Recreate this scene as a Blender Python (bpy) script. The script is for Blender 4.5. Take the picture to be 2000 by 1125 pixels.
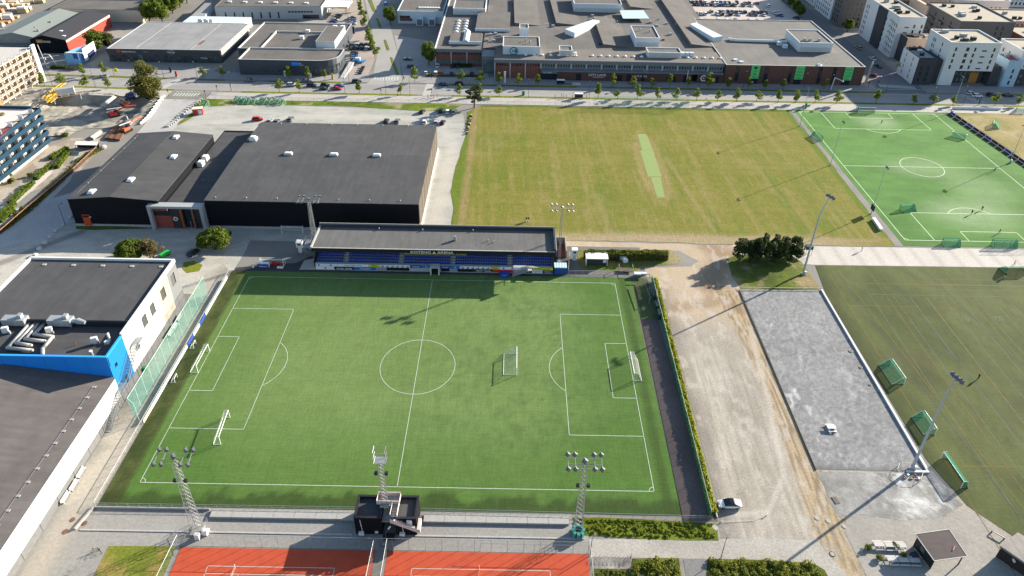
# Aerial view of a football ground, sports halls, playing fields and a shopping street.
# Units are metres; the main football pitch is centred on the origin, x to the right, y away.
import bpy, bmesh, math, random
import numpy as np
from mathutils import Vector, Matrix
R = math.radians
random.seed(11)
for o in list(bpy.data.objects): bpy.data.objects.remove(o)
scene = bpy.context.scene
COL = scene.collection

# ---------------------------------------------------------------- camera, sky, sun, exposure
cd = bpy.data.cameras.new('camera'); cam = bpy.data.objects.new('camera', cd); COL.objects.link(cam)
cd.sensor_width = 36; cd.lens = 1377.04/2000*36; cd.shift_y = -(562.5-360)/2000
cd.clip_start = 1; cd.clip_end = 8000
_y, _p, _r = 0.0014, 0.5287, 0.019
_f = Vector((math.sin(_y)*math.cos(_p), math.cos(_y)*math.cos(_p), -math.sin(_p)))
_rt = Vector((math.cos(_y), -math.sin(_y), 0)); _u = _rt.cross(_f)
_a = math.cos(_r)*_rt + math.sin(_r)*_u; _b = -math.sin(_r)*_rt + math.cos(_r)*_u
cam.matrix_world = Matrix(((_a.x, _b.x, -_f.x, 22.14), (_a.y, _b.y, -_f.y, -126.96), (_a.z, _b.z, -_f.z, 126.38), (0, 0, 0, 1)))
scene.camera = cam
SUN_AZ, SUN_EL = R(32), R(19.8)
w = bpy.data.worlds.new('World'); scene.world = w; w.use_nodes = True
nt = w.node_tree; sky = nt.nodes.new('ShaderNodeTexSky'); sky.sky_type = 'NISHITA'; sky.sun_disc = False
sky.sun_elevation = SUN_EL; sky.sun_rotation = R(90)-SUN_AZ; sky.air_density = 1.0; sky.dust_density = 0.6; sky.ozone_density = 1.5
bg = nt.nodes['Background']; bg.inputs[1].default_value = 0.085; nt.links.new(sky.outputs[0], bg.inputs[0])
sd = bpy.data.lights.new('sun', 'SUN'); sd.energy = 5.0; sd.angle = R(0.5); sd.color = (1, 0.915, 0.78)
sun = bpy.data.objects.new('sun', sd); COL.objects.link(sun)
sun.rotation_euler = Vector((math.cos(SUN_EL)*math.cos(SUN_AZ), math.cos(SUN_EL)*math.sin(SUN_AZ), math.sin(SUN_EL))).to_track_quat('Z', 'Y').to_euler()
sun.location = (120, 80, 150)
vs = scene.view_settings; vs.view_transform = 'Standard'; vs.look = 'None'; vs.gamma = 1; vs.exposure = 1.58; vs.use_curve_mapping = False
scene.render.resolution_x = 1024; scene.render.resolution_y = 576

# ---------------------------------------------------------------- helpers: noise, materials, meshes
def vnoise(x, y, s, seed=0):
    x = np.asarray(x, float)/s + seed*17.3; y = np.asarray(y, float)/s + seed*9.1
    i = np.floor(x).astype(np.int64); j = np.floor(y).astype(np.int64); f = x-i; g = y-j
    f = f*f*(3-2*f); g = g*g*(3-2*g)
    def h(a, b):
        n = (a*374761393 + b*668265263 + seed*1442695041) & 0xffffffff
        n = ((n ^ (n >> 13))*1274126177) & 0xffffffff
        return ((n ^ (n >> 16)) & 0xffff)/65535.0
    return (h(i, j)*(1-f)+h(i+1, j)*f)*(1-g) + (h(i, j+1)*(1-f)+h(i+1, j+1)*f)*g
def fbm(x, y, s, seed=0): return 0.5*vnoise(x, y, s, seed)+0.3*vnoise(x, y, s/2.1, seed+1)+0.2*vnoise(x, y, s/4.3, seed+2)
def sstep(a, b, v): t = np.clip((v-a)/(b-a), 0, 1); return t*t*(3-2*t)
def lerp(a, b, t): return np.asarray(a)*(1-t[:, None]) + np.asarray(b)*t[:, None]
def dpoly(x, y, pts):
    d = np.full(len(x), 1e9)
    for (ax, ay), (bx, by) in zip(pts[:-1], pts[1:]):
        ex, ey = bx-ax, by-ay; t = np.clip(((x-ax)*ex+(y-ay)*ey)/(ex*ex+ey*ey+1e-9), 0, 1)
        d = np.minimum(d, np.hypot(x-ax-t*ex, y-ay-t*ey))
    return d
MATS = {}
def N(nt, t, **k):
    n = nt.nodes.new(t)
    for a, b in k.items(): setattr(n, a, b)
    return n
def mat(name, rgb=(.5, .5, .5), rough=.8, var=.08, vs=1.0, metal=0, spec=.25, bump=0, bs=None, attr=False, band=None, alpha=1, transl=0, grain=0, stretch=None):
    if name in MATS: return MATS[name]
    m = bpy.data.materials.new(name); m.use_nodes = True; nt = m.node_tree; L = nt.links; p = nt.nodes['Principled BSDF']
    p.inputs['Roughness'].default_value = rough; p.inputs['Metallic'].default_value = metal; p.inputs['Specular IOR Level'].default_value = spec
    tc = N(nt, 'ShaderNodeTexCoord'); co = tc.outputs['Object']
    if stretch:
        mp = N(nt, 'ShaderNodeMapping'); mp.inputs['Scale'].default_value = stretch; L.new(co, mp.inputs[0]); co2 = mp.outputs[0]
    else: co2 = co
    if attr:
        a = N(nt, 'ShaderNodeAttribute', attribute_name='Col'); c = a.outputs['Color']
    else:
        a = N(nt, 'ShaderNodeRGB'); a.outputs[0].default_value = (*rgb, 1); c = a.outputs[0]
    def mulv(c, val, amt):
        mr = N(nt, 'ShaderNodeMapRange'); mr.inputs[1].default_value = .25; mr.inputs[2].default_value = .75; mr.inputs[3].default_value = 1-amt; mr.inputs[4].default_value = 1+amt
        L.new(val, mr.inputs[0]); mx = N(nt, 'ShaderNodeMix', data_type='RGBA', blend_type='MULTIPLY'); mx.inputs[0].default_value = 1
        L.new(c, mx.inputs[6]); L.new(mr.outputs[0], mx.inputs[7]); return mx.outputs[2]
    if var:
        n = N(nt, 'ShaderNodeTexNoise'); n.inputs['Scale'].default_value = vs; n.inputs['Detail'].default_value = 6; n.inputs['Roughness'].default_value = .65; L.new(co2, n.inputs['Vector'])
        c = mulv(c, n.outputs[0], var)
    if grain:                     # fibres lying in the two directions a machine drives
        for sc in ((.25, 2.6, 1), (2.6, .25, 1)):
            mp = N(nt, 'ShaderNodeMapping'); mp.inputs['Scale'].default_value = sc; L.new(co, mp.inputs[0]); n = N(nt, 'ShaderNodeTexNoise'); n.inputs['Scale'].default_value = .9; n.inputs['Detail'].default_value = 5; n.inputs['Roughness'].default_value = .75; L.new(mp.outputs[0], n.inputs['Vector']); c = mulv(c, n.outputs[0], grain)
    if band:                      # sheets of roofing or mown stripes: axis, width, amount
        ax, wd, am = band; sx = N(nt, 'ShaderNodeSeparateXYZ'); L.new(co, sx.inputs[0])
        dv = N(nt, 'ShaderNodeMath', operation='DIVIDE'); L.new(sx.outputs[ax], dv.inputs[0]); dv.inputs[1].default_value = wd
        fl = N(nt, 'ShaderNodeMath', operation='FLOOR'); L.new(dv.outputs[0], fl.inputs[0])
        dv2 = N(nt, 'ShaderNodeMath', operation='MULTIPLY_ADD'); L.new(sx.outputs[1-ax], dv2.inputs[0]); dv2.inputs[1].default_value = 1/(wd*9); wr = N(nt, 'ShaderNodeTexWhiteNoise', noise_dimensions='1D'); L.new(fl.outputs[0], wr.inputs['W']); L.new(wr.outputs['Value'], dv2.inputs[2])
        fl2 = N(nt, 'ShaderNodeMath', operation='FLOOR'); L.new(dv2.outputs[0], fl2.inputs[0]); cb = N(nt, 'ShaderNodeCombineXYZ'); L.new(fl.outputs[0], cb.inputs[0]); L.new(fl2.outputs[0], cb.inputs[1])
        wn = N(nt, 'ShaderNodeTexWhiteNoise', noise_dimensions='2D'); L.new(cb.outputs[0], wn.inputs['Vector'])
        st = N(nt, 'ShaderNodeTexNoise'); st.inputs['Scale'].default_value = .09; st.inputs['Detail'].default_value = 5; st.inputs['Roughness'].default_value = .7; L.new(co, st.inputs['Vector']); c = mulv(c, st.outputs[0], .16)
        c = mulv(c, wn.outputs['Value'], am)
    L.new(c, p.inputs['Base Color'])
    if bump:
        n2 = N(nt, 'ShaderNodeTexNoise'); n2.inputs['Scale'].default_value = bs or vs*3; n2.inputs['Detail'].default_value = 4; L.new(co2, n2.inputs['Vector'])
        b = N(nt, 'ShaderNodeBump'); b.inputs['Strength'].default_value = bump; b.inputs['Distance'].default_value = .08; L.new(n2.outputs[0], b.inputs['Height']); L.new(b.outputs[0], p.inputs['Normal'])
    out = nt.nodes['Material Output']; sh = p.outputs[0]
    if transl:
        t = N(nt, 'ShaderNodeBsdfTranslucent'); L.new(c, t.inputs[0]); x = N(nt, 'ShaderNodeMixShader'); x.inputs[0].default_value = transl; L.new(sh, x.inputs[1]); L.new(t.outputs[0], x.inputs[2]); sh = x.outputs[0]
    if alpha < 1:                 # woven net or wire mesh: mostly open
        t = N(nt, 'ShaderNodeBsdfTransparent'); x = N(nt, 'ShaderNodeMixShader'); x.inputs[0].default_value = alpha; L.new(t.outputs[0], x.inputs[1]); L.new(sh, x.inputs[2]); sh = x.outputs[0]
    L.new(sh, out.inputs[0]); MATS[name] = m
    return m
def thing(name, label, cat, loc=(0, 0, 0), rz=0, group=None):
    o = bpy.data.objects.new(name, None); COL.objects.link(o); o.empty_display_size = .5
    o.location = loc if len(loc) == 3 else (*loc, 0); o.rotation_euler = (0, 0, rz)
    return tag(o, label, cat, group)
def tag(o, label=None, cat=None, group=None, kind=None):
    if label: o['label'] = label
    if cat: o['category'] = cat
    if group: o['group'] = group
    if kind: o['kind'] = kind
    return o
def root_loc(o):
    while o.parent: o = o.parent
    return o.location
class MB:
    def __init__(s): s.v = []; s.f = []; s.m = []; s.cm = 0
    def add(s, vs, fs):
        b = len(s.v); s.v += [tuple(p) for p in vs]; s.f += [tuple(b+i for i in f) for f in fs]; s.m += [s.cm]*len(fs); return s
    def box(s, x0, x1, y0, y1, z0, z1): return s.prism([(x0, y0), (x1, y0), (x1, y1), (x0, y1)], z0, z1)
    def obox(s, c, sx, sy, sz, rz=0):      # centred on c in x and y, standing on c.z
        ca, sa = math.cos(rz), math.sin(rz)
        return s.prism([(c[0]+ca*x-sa*y, c[1]+sa*x+ca*y) for x, y in ((-sx/2, -sy/2), (sx/2, -sy/2), (sx/2, sy/2), (-sx/2, sy/2))], c[2], c[2]+sz)
    def prism(s, poly, z0, z1):
        n = len(poly); zt = z1 if isinstance(z1, (list, tuple)) else [z1]*n
        return s.add([(x, y, z0) for x, y in poly]+[(x, y, zt[i]) for i, (x, y) in enumerate(poly)],
                     [tuple(range(n))[::-1], tuple(range(n, 2*n))]+[(i, (i+1) % n, n+(i+1) % n, n+i) for i in range(n)])
    def quad(s, *p): return s.add(p, [tuple(range(len(p)))])
    def tube(s, p, q, r, n=6, r2=None):
        p, q = Vector(p), Vector(q); d = (q-p)
        if d.length < 1e-6: return s
        a = d.orthogonal().normalized(); b = d.normalized().cross(a); r2 = r if r2 is None else r2
        vs = [p+(a*math.cos(t)+b*math.sin(t))*r for t in [2*math.pi*i/n for i in range(n)]]+[q+(a*math.cos(t)+b*math.sin(t))*r2 for t in [2*math.pi*i/n for i in range(n)]]
        return s.add(vs, [(i, (i+1) % n, n+(i+1) % n, n+i) for i in range(n)]+[tuple(range(n))[::-1], tuple(range(n, 2*n))])
    def path(s, pts, r, n=6):
        for a, b in zip(pts[:-1], pts[1:]): s.tube(a, b, r, n)
        return s
    def ball(s, c, r, n=8, m=5, sz=1):
        vs = [(c[0], c[1], c[2]+r*sz)]
        for j in range(1, m):
            t = math.pi*j/m
            vs += [(c[0]+r*math.sin(t)*math.cos(2*math.pi*i/n), c[1]+r*math.sin(t)*math.sin(2*math.pi*i/n), c[2]+r*sz*math.cos(t)) for i in range(n)]
        vs.append((c[0], c[1], c[2]-r*sz)); fs = [(0, 1+i, 1+(i+1) % n) for i in range(n)]
        for j in range(m-2): fs += [(1+j*n+i, 1+(j+1)*n+i, 1+(j+1)*n+(i+1) % n, 1+j*n+(i+1) % n) for i in range(n)]
        l = len(vs)-1; fs += [(l, 1+(m-2)*n+(i+1) % n, 1+(m-2)*n+i) for i in range(n)]
        return s.add(vs, fs)
    def build(s, name, mt, parent=None, local=False, smooth=False, cols=None):
        me = bpy.data.meshes.new(name); v = s.v
        if parent is not None and not local:
            l = root_loc(parent); v = [(a-l.x, b-l.y, c-l.z) for a, b, c in v]
        me.from_pydata(v, [], s.f)
        for m in (mt if isinstance(mt, (list, tuple)) else [mt]): me.materials.append(m)
        if any(s.m): me.polygons.foreach_set('material_index', s.m)
        if smooth: me.polygons.foreach_set('use_smooth', [True]*len(s.f))
        if cols is not None:
            at = me.color_attributes.new('Col', 'FLOAT_COLOR', 'POINT'); c = np.ones((len(v), 4)); c[:, :3] = cols; at.data.foreach_set('color', c.ravel())
        me.update(); o = bpy.data.objects.new(name, me); COL.objects.link(o)
        if parent is not None: o.parent = parent
        return o
def copy_tree(o, parent=None):
    c = o.copy(); COL.objects.link(c); c.parent = parent
    for ch in list(o.children): copy_tree(ch, c)
    return c
def inside(x, y, poly):
    r = np.zeros(np.shape(x), bool); n = len(poly)
    for i in range(n):
        (x0, y0), (x1, y1) = poly[i], poly[(i+1) % n]
        if y0 == y1: continue
        r ^= ((y0 > y) != (y1 > y)) & (x < (x1-x0)*(y-y0)/(y1-y0)+x0)
    return r
def clip(poly, ax, v, keep_less):
    out = []
    for i in range(len(poly)):
        a, b = poly[i-1], poly[i]; ia = (a[ax] <= v) == keep_less or a[ax] == v; ib = (b[ax] <= v) == keep_less or b[ax] == v
        if ia != ib:
            t = (v-a[ax])/(b[ax]-a[ax]); out.append((a[0]+t*(b[0]-a[0]), a[1]+t*(b[1]-a[1])))
        if ib: out.append(b)
    return out
def sheet(name, poly, z, mt, res=2.0, col=None, kind='structure', wob=0, zf=None, label=None):
    """a ground surface cut into a grid inside its outline, with wear, dirt and some painted glare and shade as a colour attribute"""
    if wob:
        q = []
        for i in range(len(poly)):
            a, b = poly[i], poly[(i+1) % len(poly)]; n = max(1, int(math.dist(a, b)/2.5))
            q += [(a[0]+(b[0]-a[0])*k/n, a[1]+(b[1]-a[1])*k/n) for k in range(n)]
        poly = [(x+wob*2*(float(vnoise(x, y, 4, 5))-.5), y+wob*2*(float(vnoise(x, y, 4, 6))-.5)) for x, y in q]
    xs = [p[0] for p in poly]; ys = [p[1] for p in poly]; i0, i1 = math.floor(min(xs)/res), math.ceil(max(xs)/res); j0, j1 = math.floor(min(ys)/res), math.ceil(max(ys)/res)
    edge = set()
    for i in range(len(poly)):
        a, b = poly[i-1], poly[i]; n = max(1, int(math.dist(a, b)/res*5))
        for k in range(n+1):
            x, y = a[0]+(b[0]-a[0])*k/n, a[1]+(b[1]-a[1])*k/n; I, J = math.floor(x/res), math.floor(y/res)
            edge.add((I, J))
            if abs(x/res-round(x/res)) < .02: edge.add((round(x/res)-1, J)); edge.add((round(x/res), J))
            if abs(y/res-round(y/res)) < .02: edge.add((I, round(y/res)-1)); edge.add((I, round(y/res)))
    X, Y = np.meshgrid((np.arange(i0, i1)+.5)*res, (np.arange(j0, j1)+.5)*res, indexing='ij'); ins = inside(X, Y, poly)
    idx = {}; V = []; F = []
    def vid(x, y):
        k = (round(x, 3), round(y, 3))
        if k not in idx: idx[k] = len(V); V.append(k)
        return idx[k]
    for i in range(i0, i1):
        for j in range(j0, j1):
            x0, y0 = i*res, j*res
            if (i, j) in edge:
                c = poly
                for ax, v, kl in ((0, x0, False), (0, x0+res, True), (1, y0, False), (1, y0+res, True)):
                    if len(c) < 3: break
                    c = clip(c, ax, v, kl)
                if len(c) >= 3:
                    f = []
                    for p in c:
                        t = vid(*p)
                        if t not in f: f.append(t)
                    if len(f) >= 3: F.append(f)
            elif ins[i-i0, j-j0]:
                F.append([vid(x0, y0), vid(x0+res, y0), vid(x0+res, y0+res), vid(x0, y0+res)])
    A = np.array(V); mb = MB(); zz = np.full(len(V), z) if zf is None else z+zf(A[:, 0], A[:, 1])
    area = sum(poly[i-1][0]*poly[i][1]-poly[i][0]*poly[i-1][1] for i in range(len(poly)))
    mb.v = [(a, b, c) for (a, b), c in zip(V, zz)]; mb.f = [f if area > 0 else f[::-1] for f in F]; mb.m = [0]*len(F)
    o = mb.build(name, mt, cols=col(A[:, 0], A[:, 1]) if col else None)
    tag(o, kind=kind, label=label)
    return o
def rect(x0, x1, y0, y1): return [(x0, y0), (x1, y0), (x1, y1), (x0, y1)]
def inset(poly, d):
    out = []; n = len(poly)
    for i in range(n):
        p0, p1, p2 = [Vector(poly[k % n]) for k in (i-1, i, i+1)]
        a = (p1-p0).normalized(); b = (p2-p1).normalized(); na = Vector((-a.y, a.x)); nb = Vector((-b.y, b.x))
        m = (na+nb); k = d/max(.3, 1+na.dot(nb)); q = p1+m*k; out.append((q.x, q.y))
    return out
def wall(mb, p0, p1, z0, z1, holes=(), depth=.18, parent=None, glass=None, wname='window'):
    """a wall with real openings; outside is on the right walking p0 to p1; each opening gets its own pane set back in the reveal"""
    p0, p1 = Vector(p0), Vector(p1); L = (p1-p0).length; d = (p1-p0)/L; n = Vector((d.y, -d.x))
    P = lambda s, z, k=0: (p0.x+d.x*s-n.x*k, p0.y+d.y*s-n.y*k, z)
    hs = [h for h in holes if h[0] > .02 and h[1] < L-.02]
    S = sorted({0, L, *[round(h[0], 3) for h in hs], *[round(h[1], 3) for h in hs]}); Z = sorted({z0, z1, *[round(h[2], 3) for h in hs], *[round(h[3], 3) for h in hs]})
    if not hs: mb.quad(P(0, z0), P(L, z0), P(L, z1), P(0, z1)); return
    for j in range(len(Z)-1):
        run = None
        for i in range(len(S)-1):
            cs, cz = (S[i]+S[i+1])/2, (Z[j]+Z[j+1])/2
            solid = not any(h[0] < cs < h[1] and h[2] < cz < h[3] for h in hs)
            if solid and run is None: run = S[i]
            if run is not None and (not solid or i == len(S)-2):
                e = S[i+1] if solid else S[i]
                mb.quad(P(run, Z[j]), P(e, Z[j]), P(e, Z[j+1]), P(run, Z[j+1])); run = None
    for h in hs:
        a, b, c, e = h[:4]
        mb.quad(P(a, c), P(b, c), P(b, c, depth), P(a, c, depth)); mb.quad(P(b, e), P(a, e), P(a, e, depth), P(b, e, depth))
        mb.quad(P(a, e), P(a, c), P(a, c, depth), P(a, e, depth)); mb.quad(P(b, c), P(b, e), P(b, e, depth), P(b, c, depth))
        if parent is not None:
            g = h[4] if len(h) > 4 else glass; q = MB(); q.quad(P(a, c, depth), P(b, c, depth), P(b, e, depth), P(a, e, depth)); q.build(h[5] if len(h) > 5 else wname, g, parent)
def winrow(L, n, w, z0, z1, m0=1.5, m1=None):
    m1 = m0 if m1 is None else m1; st = (L-m0-m1)/n
    return [(m0+st*(i+.5)-w/2, m0+st*(i+.5)+w/2, z0, z1) for i in range(n)]
def building(t, poly, z0, z1, mw, mr, holes={}, ph=.5, mp=None, glass=None, roof=True, wt=.35, wname='window'):
    """walls with openings, a sunk flat roof and a parapet, as parts of thing t; poly runs counter-clockwise"""
    mb = MB(); n = len(poly)
    for i in range(n): wall(mb, poly[i], poly[(i+1) % n], z0, z1-.12, holes.get(i, ()), parent=t, glass=glass or MATS['glass'], wname=wname)
    mb.build('wall', mw, t)
    if roof:
        ins = inset(poly, wt); r = MB(); r.add([(x, y, z1-ph) for x, y in ins], [tuple(range(n))]); r.build('roof', mr, t)
        c = MB(); o = inset(poly, -.08)
        for i in range(n):
            k = (i+1) % n; A, B, Cc, D = o[i], o[k], ins[k], ins[i]
            c.add([(*A, z1-.12), (*B, z1-.12), (*B, z1), (*A, z1), (*Cc, z1), (*D, z1), (*Cc, z1-ph), (*D, z1-ph)], [(0, 1, 2, 3), (3, 2, 4, 5), (5, 4, 6, 7)])
        c.build('parapet', mp or mw, t)
def textmesh(name, s, size, mt, parent, p0, d, up=(0, 0, 1), ext=.04, align='LEFT', bold=0, sx=1):
    cu = bpy.data.curves.new(name, 'FONT'); cu.body = s; cu.size = size; cu.extrude = ext; cu.align_x = align; cu.offset = bold; cu.resolution_u = 2
    o = bpy.data.objects.new(name, cu); COL.objects.link(o); bpy.context.view_layer.update()
    me = bpy.data.meshes.new_from_object(o.evaluated_get(bpy.context.evaluated_depsgraph_get())); bpy.data.objects.remove(o)
    d = Vector(d).normalized(); u = Vector(up).normalized(); n = d.cross(u); l = root_loc(parent) if parent else Vector((0, 0, 0))
    me.transform(Matrix(((d.x*sx, u.x, n.x, p0[0]-l.x), (d.y*sx, u.y, n.y, p0[1]-l.y), (d.z*sx, u.z, n.z, p0[2]-l.z), (0, 0, 0, 1))))
    me.materials.clear(); me.materials.append(mt); q = bpy.data.objects.new(name, me); COL.objects.link(q); q.parent = parent
    return q

# ---------------------------------------------------------------- materials
GROUND = mat('ground_mix', attr=True, rough=.95, var=.27, vs=2.2, spec=.1, bump=.5, bs=3)
TURF = mat('artificial_turf', attr=True, rough=.9, var=.2, vs=2.6, grain=.17, spec=.12, bump=.25, bs=6)
GRASS = mat('mown_grass', attr=True, rough=.95, var=.28, vs=1.8, grain=.25, spec=.08, bump=.5, bs=4)
PAVE = mat('asphalt', attr=True, rough=.9, var=.2, vs=1.6, spec=.15, bump=.15, bs=5)
glass = mat('glass', (.015, .02, .028), .12, .3, .4, spec=.5)
pale_glass = mat('glass_pale', (.10, .13, .13), .15, .5, .5, spec=.5)  # paler tint used for some panes
white = mat('white_paint', (.60, .60, .585), .55, .06, 2)
cream = mat('cream_paint', (.62, .52, .42), .6, .06, 2)
line_w = mat('line_white', (.42, .45, .39), .9, .25, 1.5)
steel = mat('galvanised_steel', (.27, .28, .285), .5, .12, 3, metal=.4, spec=.4)
dark = mat('dark_metal', (.02, .021, .024), .5, .1, 2)
black = mat('black_cladding', (.008, .0085, .011), .75, .15, .6, spec=.1)
concrete = mat('concrete', (.30, .29, .27), .85, .15, 1.5, bump=.1)
# ---------------------------------------------------------------- the ground
def road_off(x):
    x = np.asarray(x, float); return 2.6*sstep(-95, -190, x) + .0022*np.clip(-190-x, 0, 400)**2
def flat(rgb, amt=.12, s=9, seed=3):
    def f(x, y):
        k = 1+amt*2*(fbm(x, y, s, seed)-.5); return np.asarray(rgb)[None, :]*k[:, None]
    return f
tb = MB(); hx0, hx1, hy0, hy1, BG = -186, -133.5, 128.5, 161, 4000
for q in (((-BG, -BG), (BG, hy0)), ((-BG, hy1), (BG, BG)), ((-BG, hy0), (hx0, hy1)), ((hx1, hy0), (BG, hy1))): (xa, ya), (xb, yb) = q; tb.quad((xa, ya, 0), (xb, ya, 0), (xb, yb, 0), (xa, yb, 0))
tag(tb.build('terrain', mat('city_ground', (.185, .175, .155), .95, .25, .03, bump=.2, bs=2)), kind='structure')

def turf_main(x, y):
    n = fbm(x, y, 14, 1); n2 = fbm(x, y, 5, 8); fine = fbm(x, y, 1.6, 33)
    c = lerp((.124, .182, .058), (.112, .168, .050), sstep(.3, .7, n))
    sc = sstep(.5, .75, n2)*sstep(46, 12, np.hypot(x-22, (y+8)*1.1)); c = lerp(c, (.058, .100, .028), np.clip(sc*.3*(.2+1.5*fine), 0, 1))
    scuff = sstep(.5, .72, vnoise(x, y*.35, 1.3, 41))*sstep(.45, .6, vnoise(x*.35, y, 1.3, 42)); c = lerp(c, (.062, .105, .028), scuff*.3*sstep(-25, 15, x))
    goal_ = np.maximum(sstep(9, 2, np.hypot(x-44, y*.7)), sstep(9, 2, np.hypot(x+46, y*.7))); c = lerp(c, (.11, .155, .06), goal_*.5*fine)
    edge_green = np.clip(sstep(26, 50, x+8*(n-.5))*.85 + sstep(-8, -36, y+8*(n-.5))*.85 + sstep(-30, -52, x+6*(n-.5))*.5+sstep(22, 34, y)*.3, 0, 1); c = lerp(c, (.050, .112, .018), edge_green*.8)  # deeper green towards the edges of the pitch
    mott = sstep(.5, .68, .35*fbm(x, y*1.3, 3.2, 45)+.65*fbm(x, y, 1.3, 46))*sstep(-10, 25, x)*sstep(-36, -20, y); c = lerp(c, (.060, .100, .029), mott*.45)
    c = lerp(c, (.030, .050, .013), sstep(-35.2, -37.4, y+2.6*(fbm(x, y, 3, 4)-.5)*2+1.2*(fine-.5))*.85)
    moss = sstep(-54.0, -54.9, x+.8*(n2-.5)); c = lerp(c, lerp((.062, .070, .022), (.030, .040, .012), sstep(.35, .62, .6*n2+.4*fine)), moss*.95)
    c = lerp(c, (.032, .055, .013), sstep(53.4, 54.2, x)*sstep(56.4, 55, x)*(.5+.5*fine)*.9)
    seam = (np.abs((y % 4)-2) < .5)*0.03+(np.abs((x % 7.5)-3) < .5)*.025
    return c*(1-seam+.16*(fine-.5))[:, None]
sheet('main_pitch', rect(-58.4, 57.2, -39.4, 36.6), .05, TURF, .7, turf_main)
sheet('pitch_side_turf', [(57.2, 18.5), (62.2, 18.5), (62.2, 36.6), (57.2, 36.6)], .05, TURF, 1.0, lambda x, y: lerp((.085, .105, .045), (.06, .07, .03), sstep(.4, .7, fbm(x, y, 3, 2)))*(1-.35*((np.abs((y % 3)-1.5) < .5)))[:, None])
sheet('pitch_side_asphalt', [(57.2, -40.4), (64, -40.4), (62.2, 18.5), (57.2, 18.5)], .045, PAVE, 1.5, flat((.125, .098, .088), .25, 5))
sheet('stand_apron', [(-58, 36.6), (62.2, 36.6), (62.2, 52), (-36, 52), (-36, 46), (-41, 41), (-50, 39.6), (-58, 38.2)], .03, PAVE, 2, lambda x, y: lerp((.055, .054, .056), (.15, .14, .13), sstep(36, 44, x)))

def lines(name, segs, arcs=(), w=.12, z=.06, m=None, parent=None):
    mb = MB()
    for a, b in segs:
        a, b = Vector(a), Vector(b); d = (b-a).normalized()*w/2; n = Vector((-d.y, d.x)); a = a-d; b = b+d
        mb.quad((*(a-n), z), (*(b-n), z), (*(b+n), z), (*(a+n), z))
    for k, (c, r, t0, t1) in enumerate(arcs):
        n = max(6, int(abs(t1-t0)/R(5)))
        for i in range(n):
            u, v = t0+(t1-t0)*i/n, t0+(t1-t0)*(i+1)/n
            P = lambda t, rr: (c[0]+rr*math.cos(t), c[1]+rr*math.sin(t), z+.004)
            mb.quad(P(u, r-w/2), P(u, r+w/2), P(v, r+w/2), P(v, r-w/2))
    o = mb.build(name, m or line_w, parent)
    return tag(o, kind='structure') if parent is None else o
def pitch_lines(name, x0, x1, y0, y1, along_x=True, m=None, w=.12, full=True):
    L, W = (x1-x0, y1-y0) if along_x else (y1-y0, x1-x0); l, h = L/2, W/2; cx, cy = (x0+x1)/2, (y0+y1)/2
    T = (lambda a, b: (cx+a, cy+b)) if along_x else (lambda a, b: (cx-b, cy+a))
    base = 0 if along_x else math.pi/2
    S = [((-l, -h), (l, -h)), ((l, -h), (l, h)), ((l, h), (-l, h)), ((-l, h), (-l, -h)), ((0, -h), (0, h))]; A = [((0, 0), 9.15 if full else 7.6, 0, 2*math.pi)]
    for s in (-1, 1):
        for dp, hw in ((16.5, 20.16), (5.5, 9.16)): S += [((s*l, -hw), (s*(l-dp), -hw)), ((s*(l-dp), -hw), (s*(l-dp), hw)), ((s*(l-dp), hw), (s*l, hw))]
        a = math.acos(5.5/9.15); c0 = math.pi if s > 0 else 0; A.append(((s*(l-11), 0), 9.15, c0-a, c0+a))
        for q in (-1, 1):
            t0 = math.atan2(-q, -s); A.append(((s*l, q*h), 1, t0-math.pi/4, t0+math.pi/4))
    return lines(name, [(T(*a), T(*b)) for a, b in S], [(T(*c), r, t0+base, t1+base) for c, r, t0, t1 in A], w=w, m=m)
pitch_lines('pitch_marking', -52.5, 52.5, -34, 34)

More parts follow.
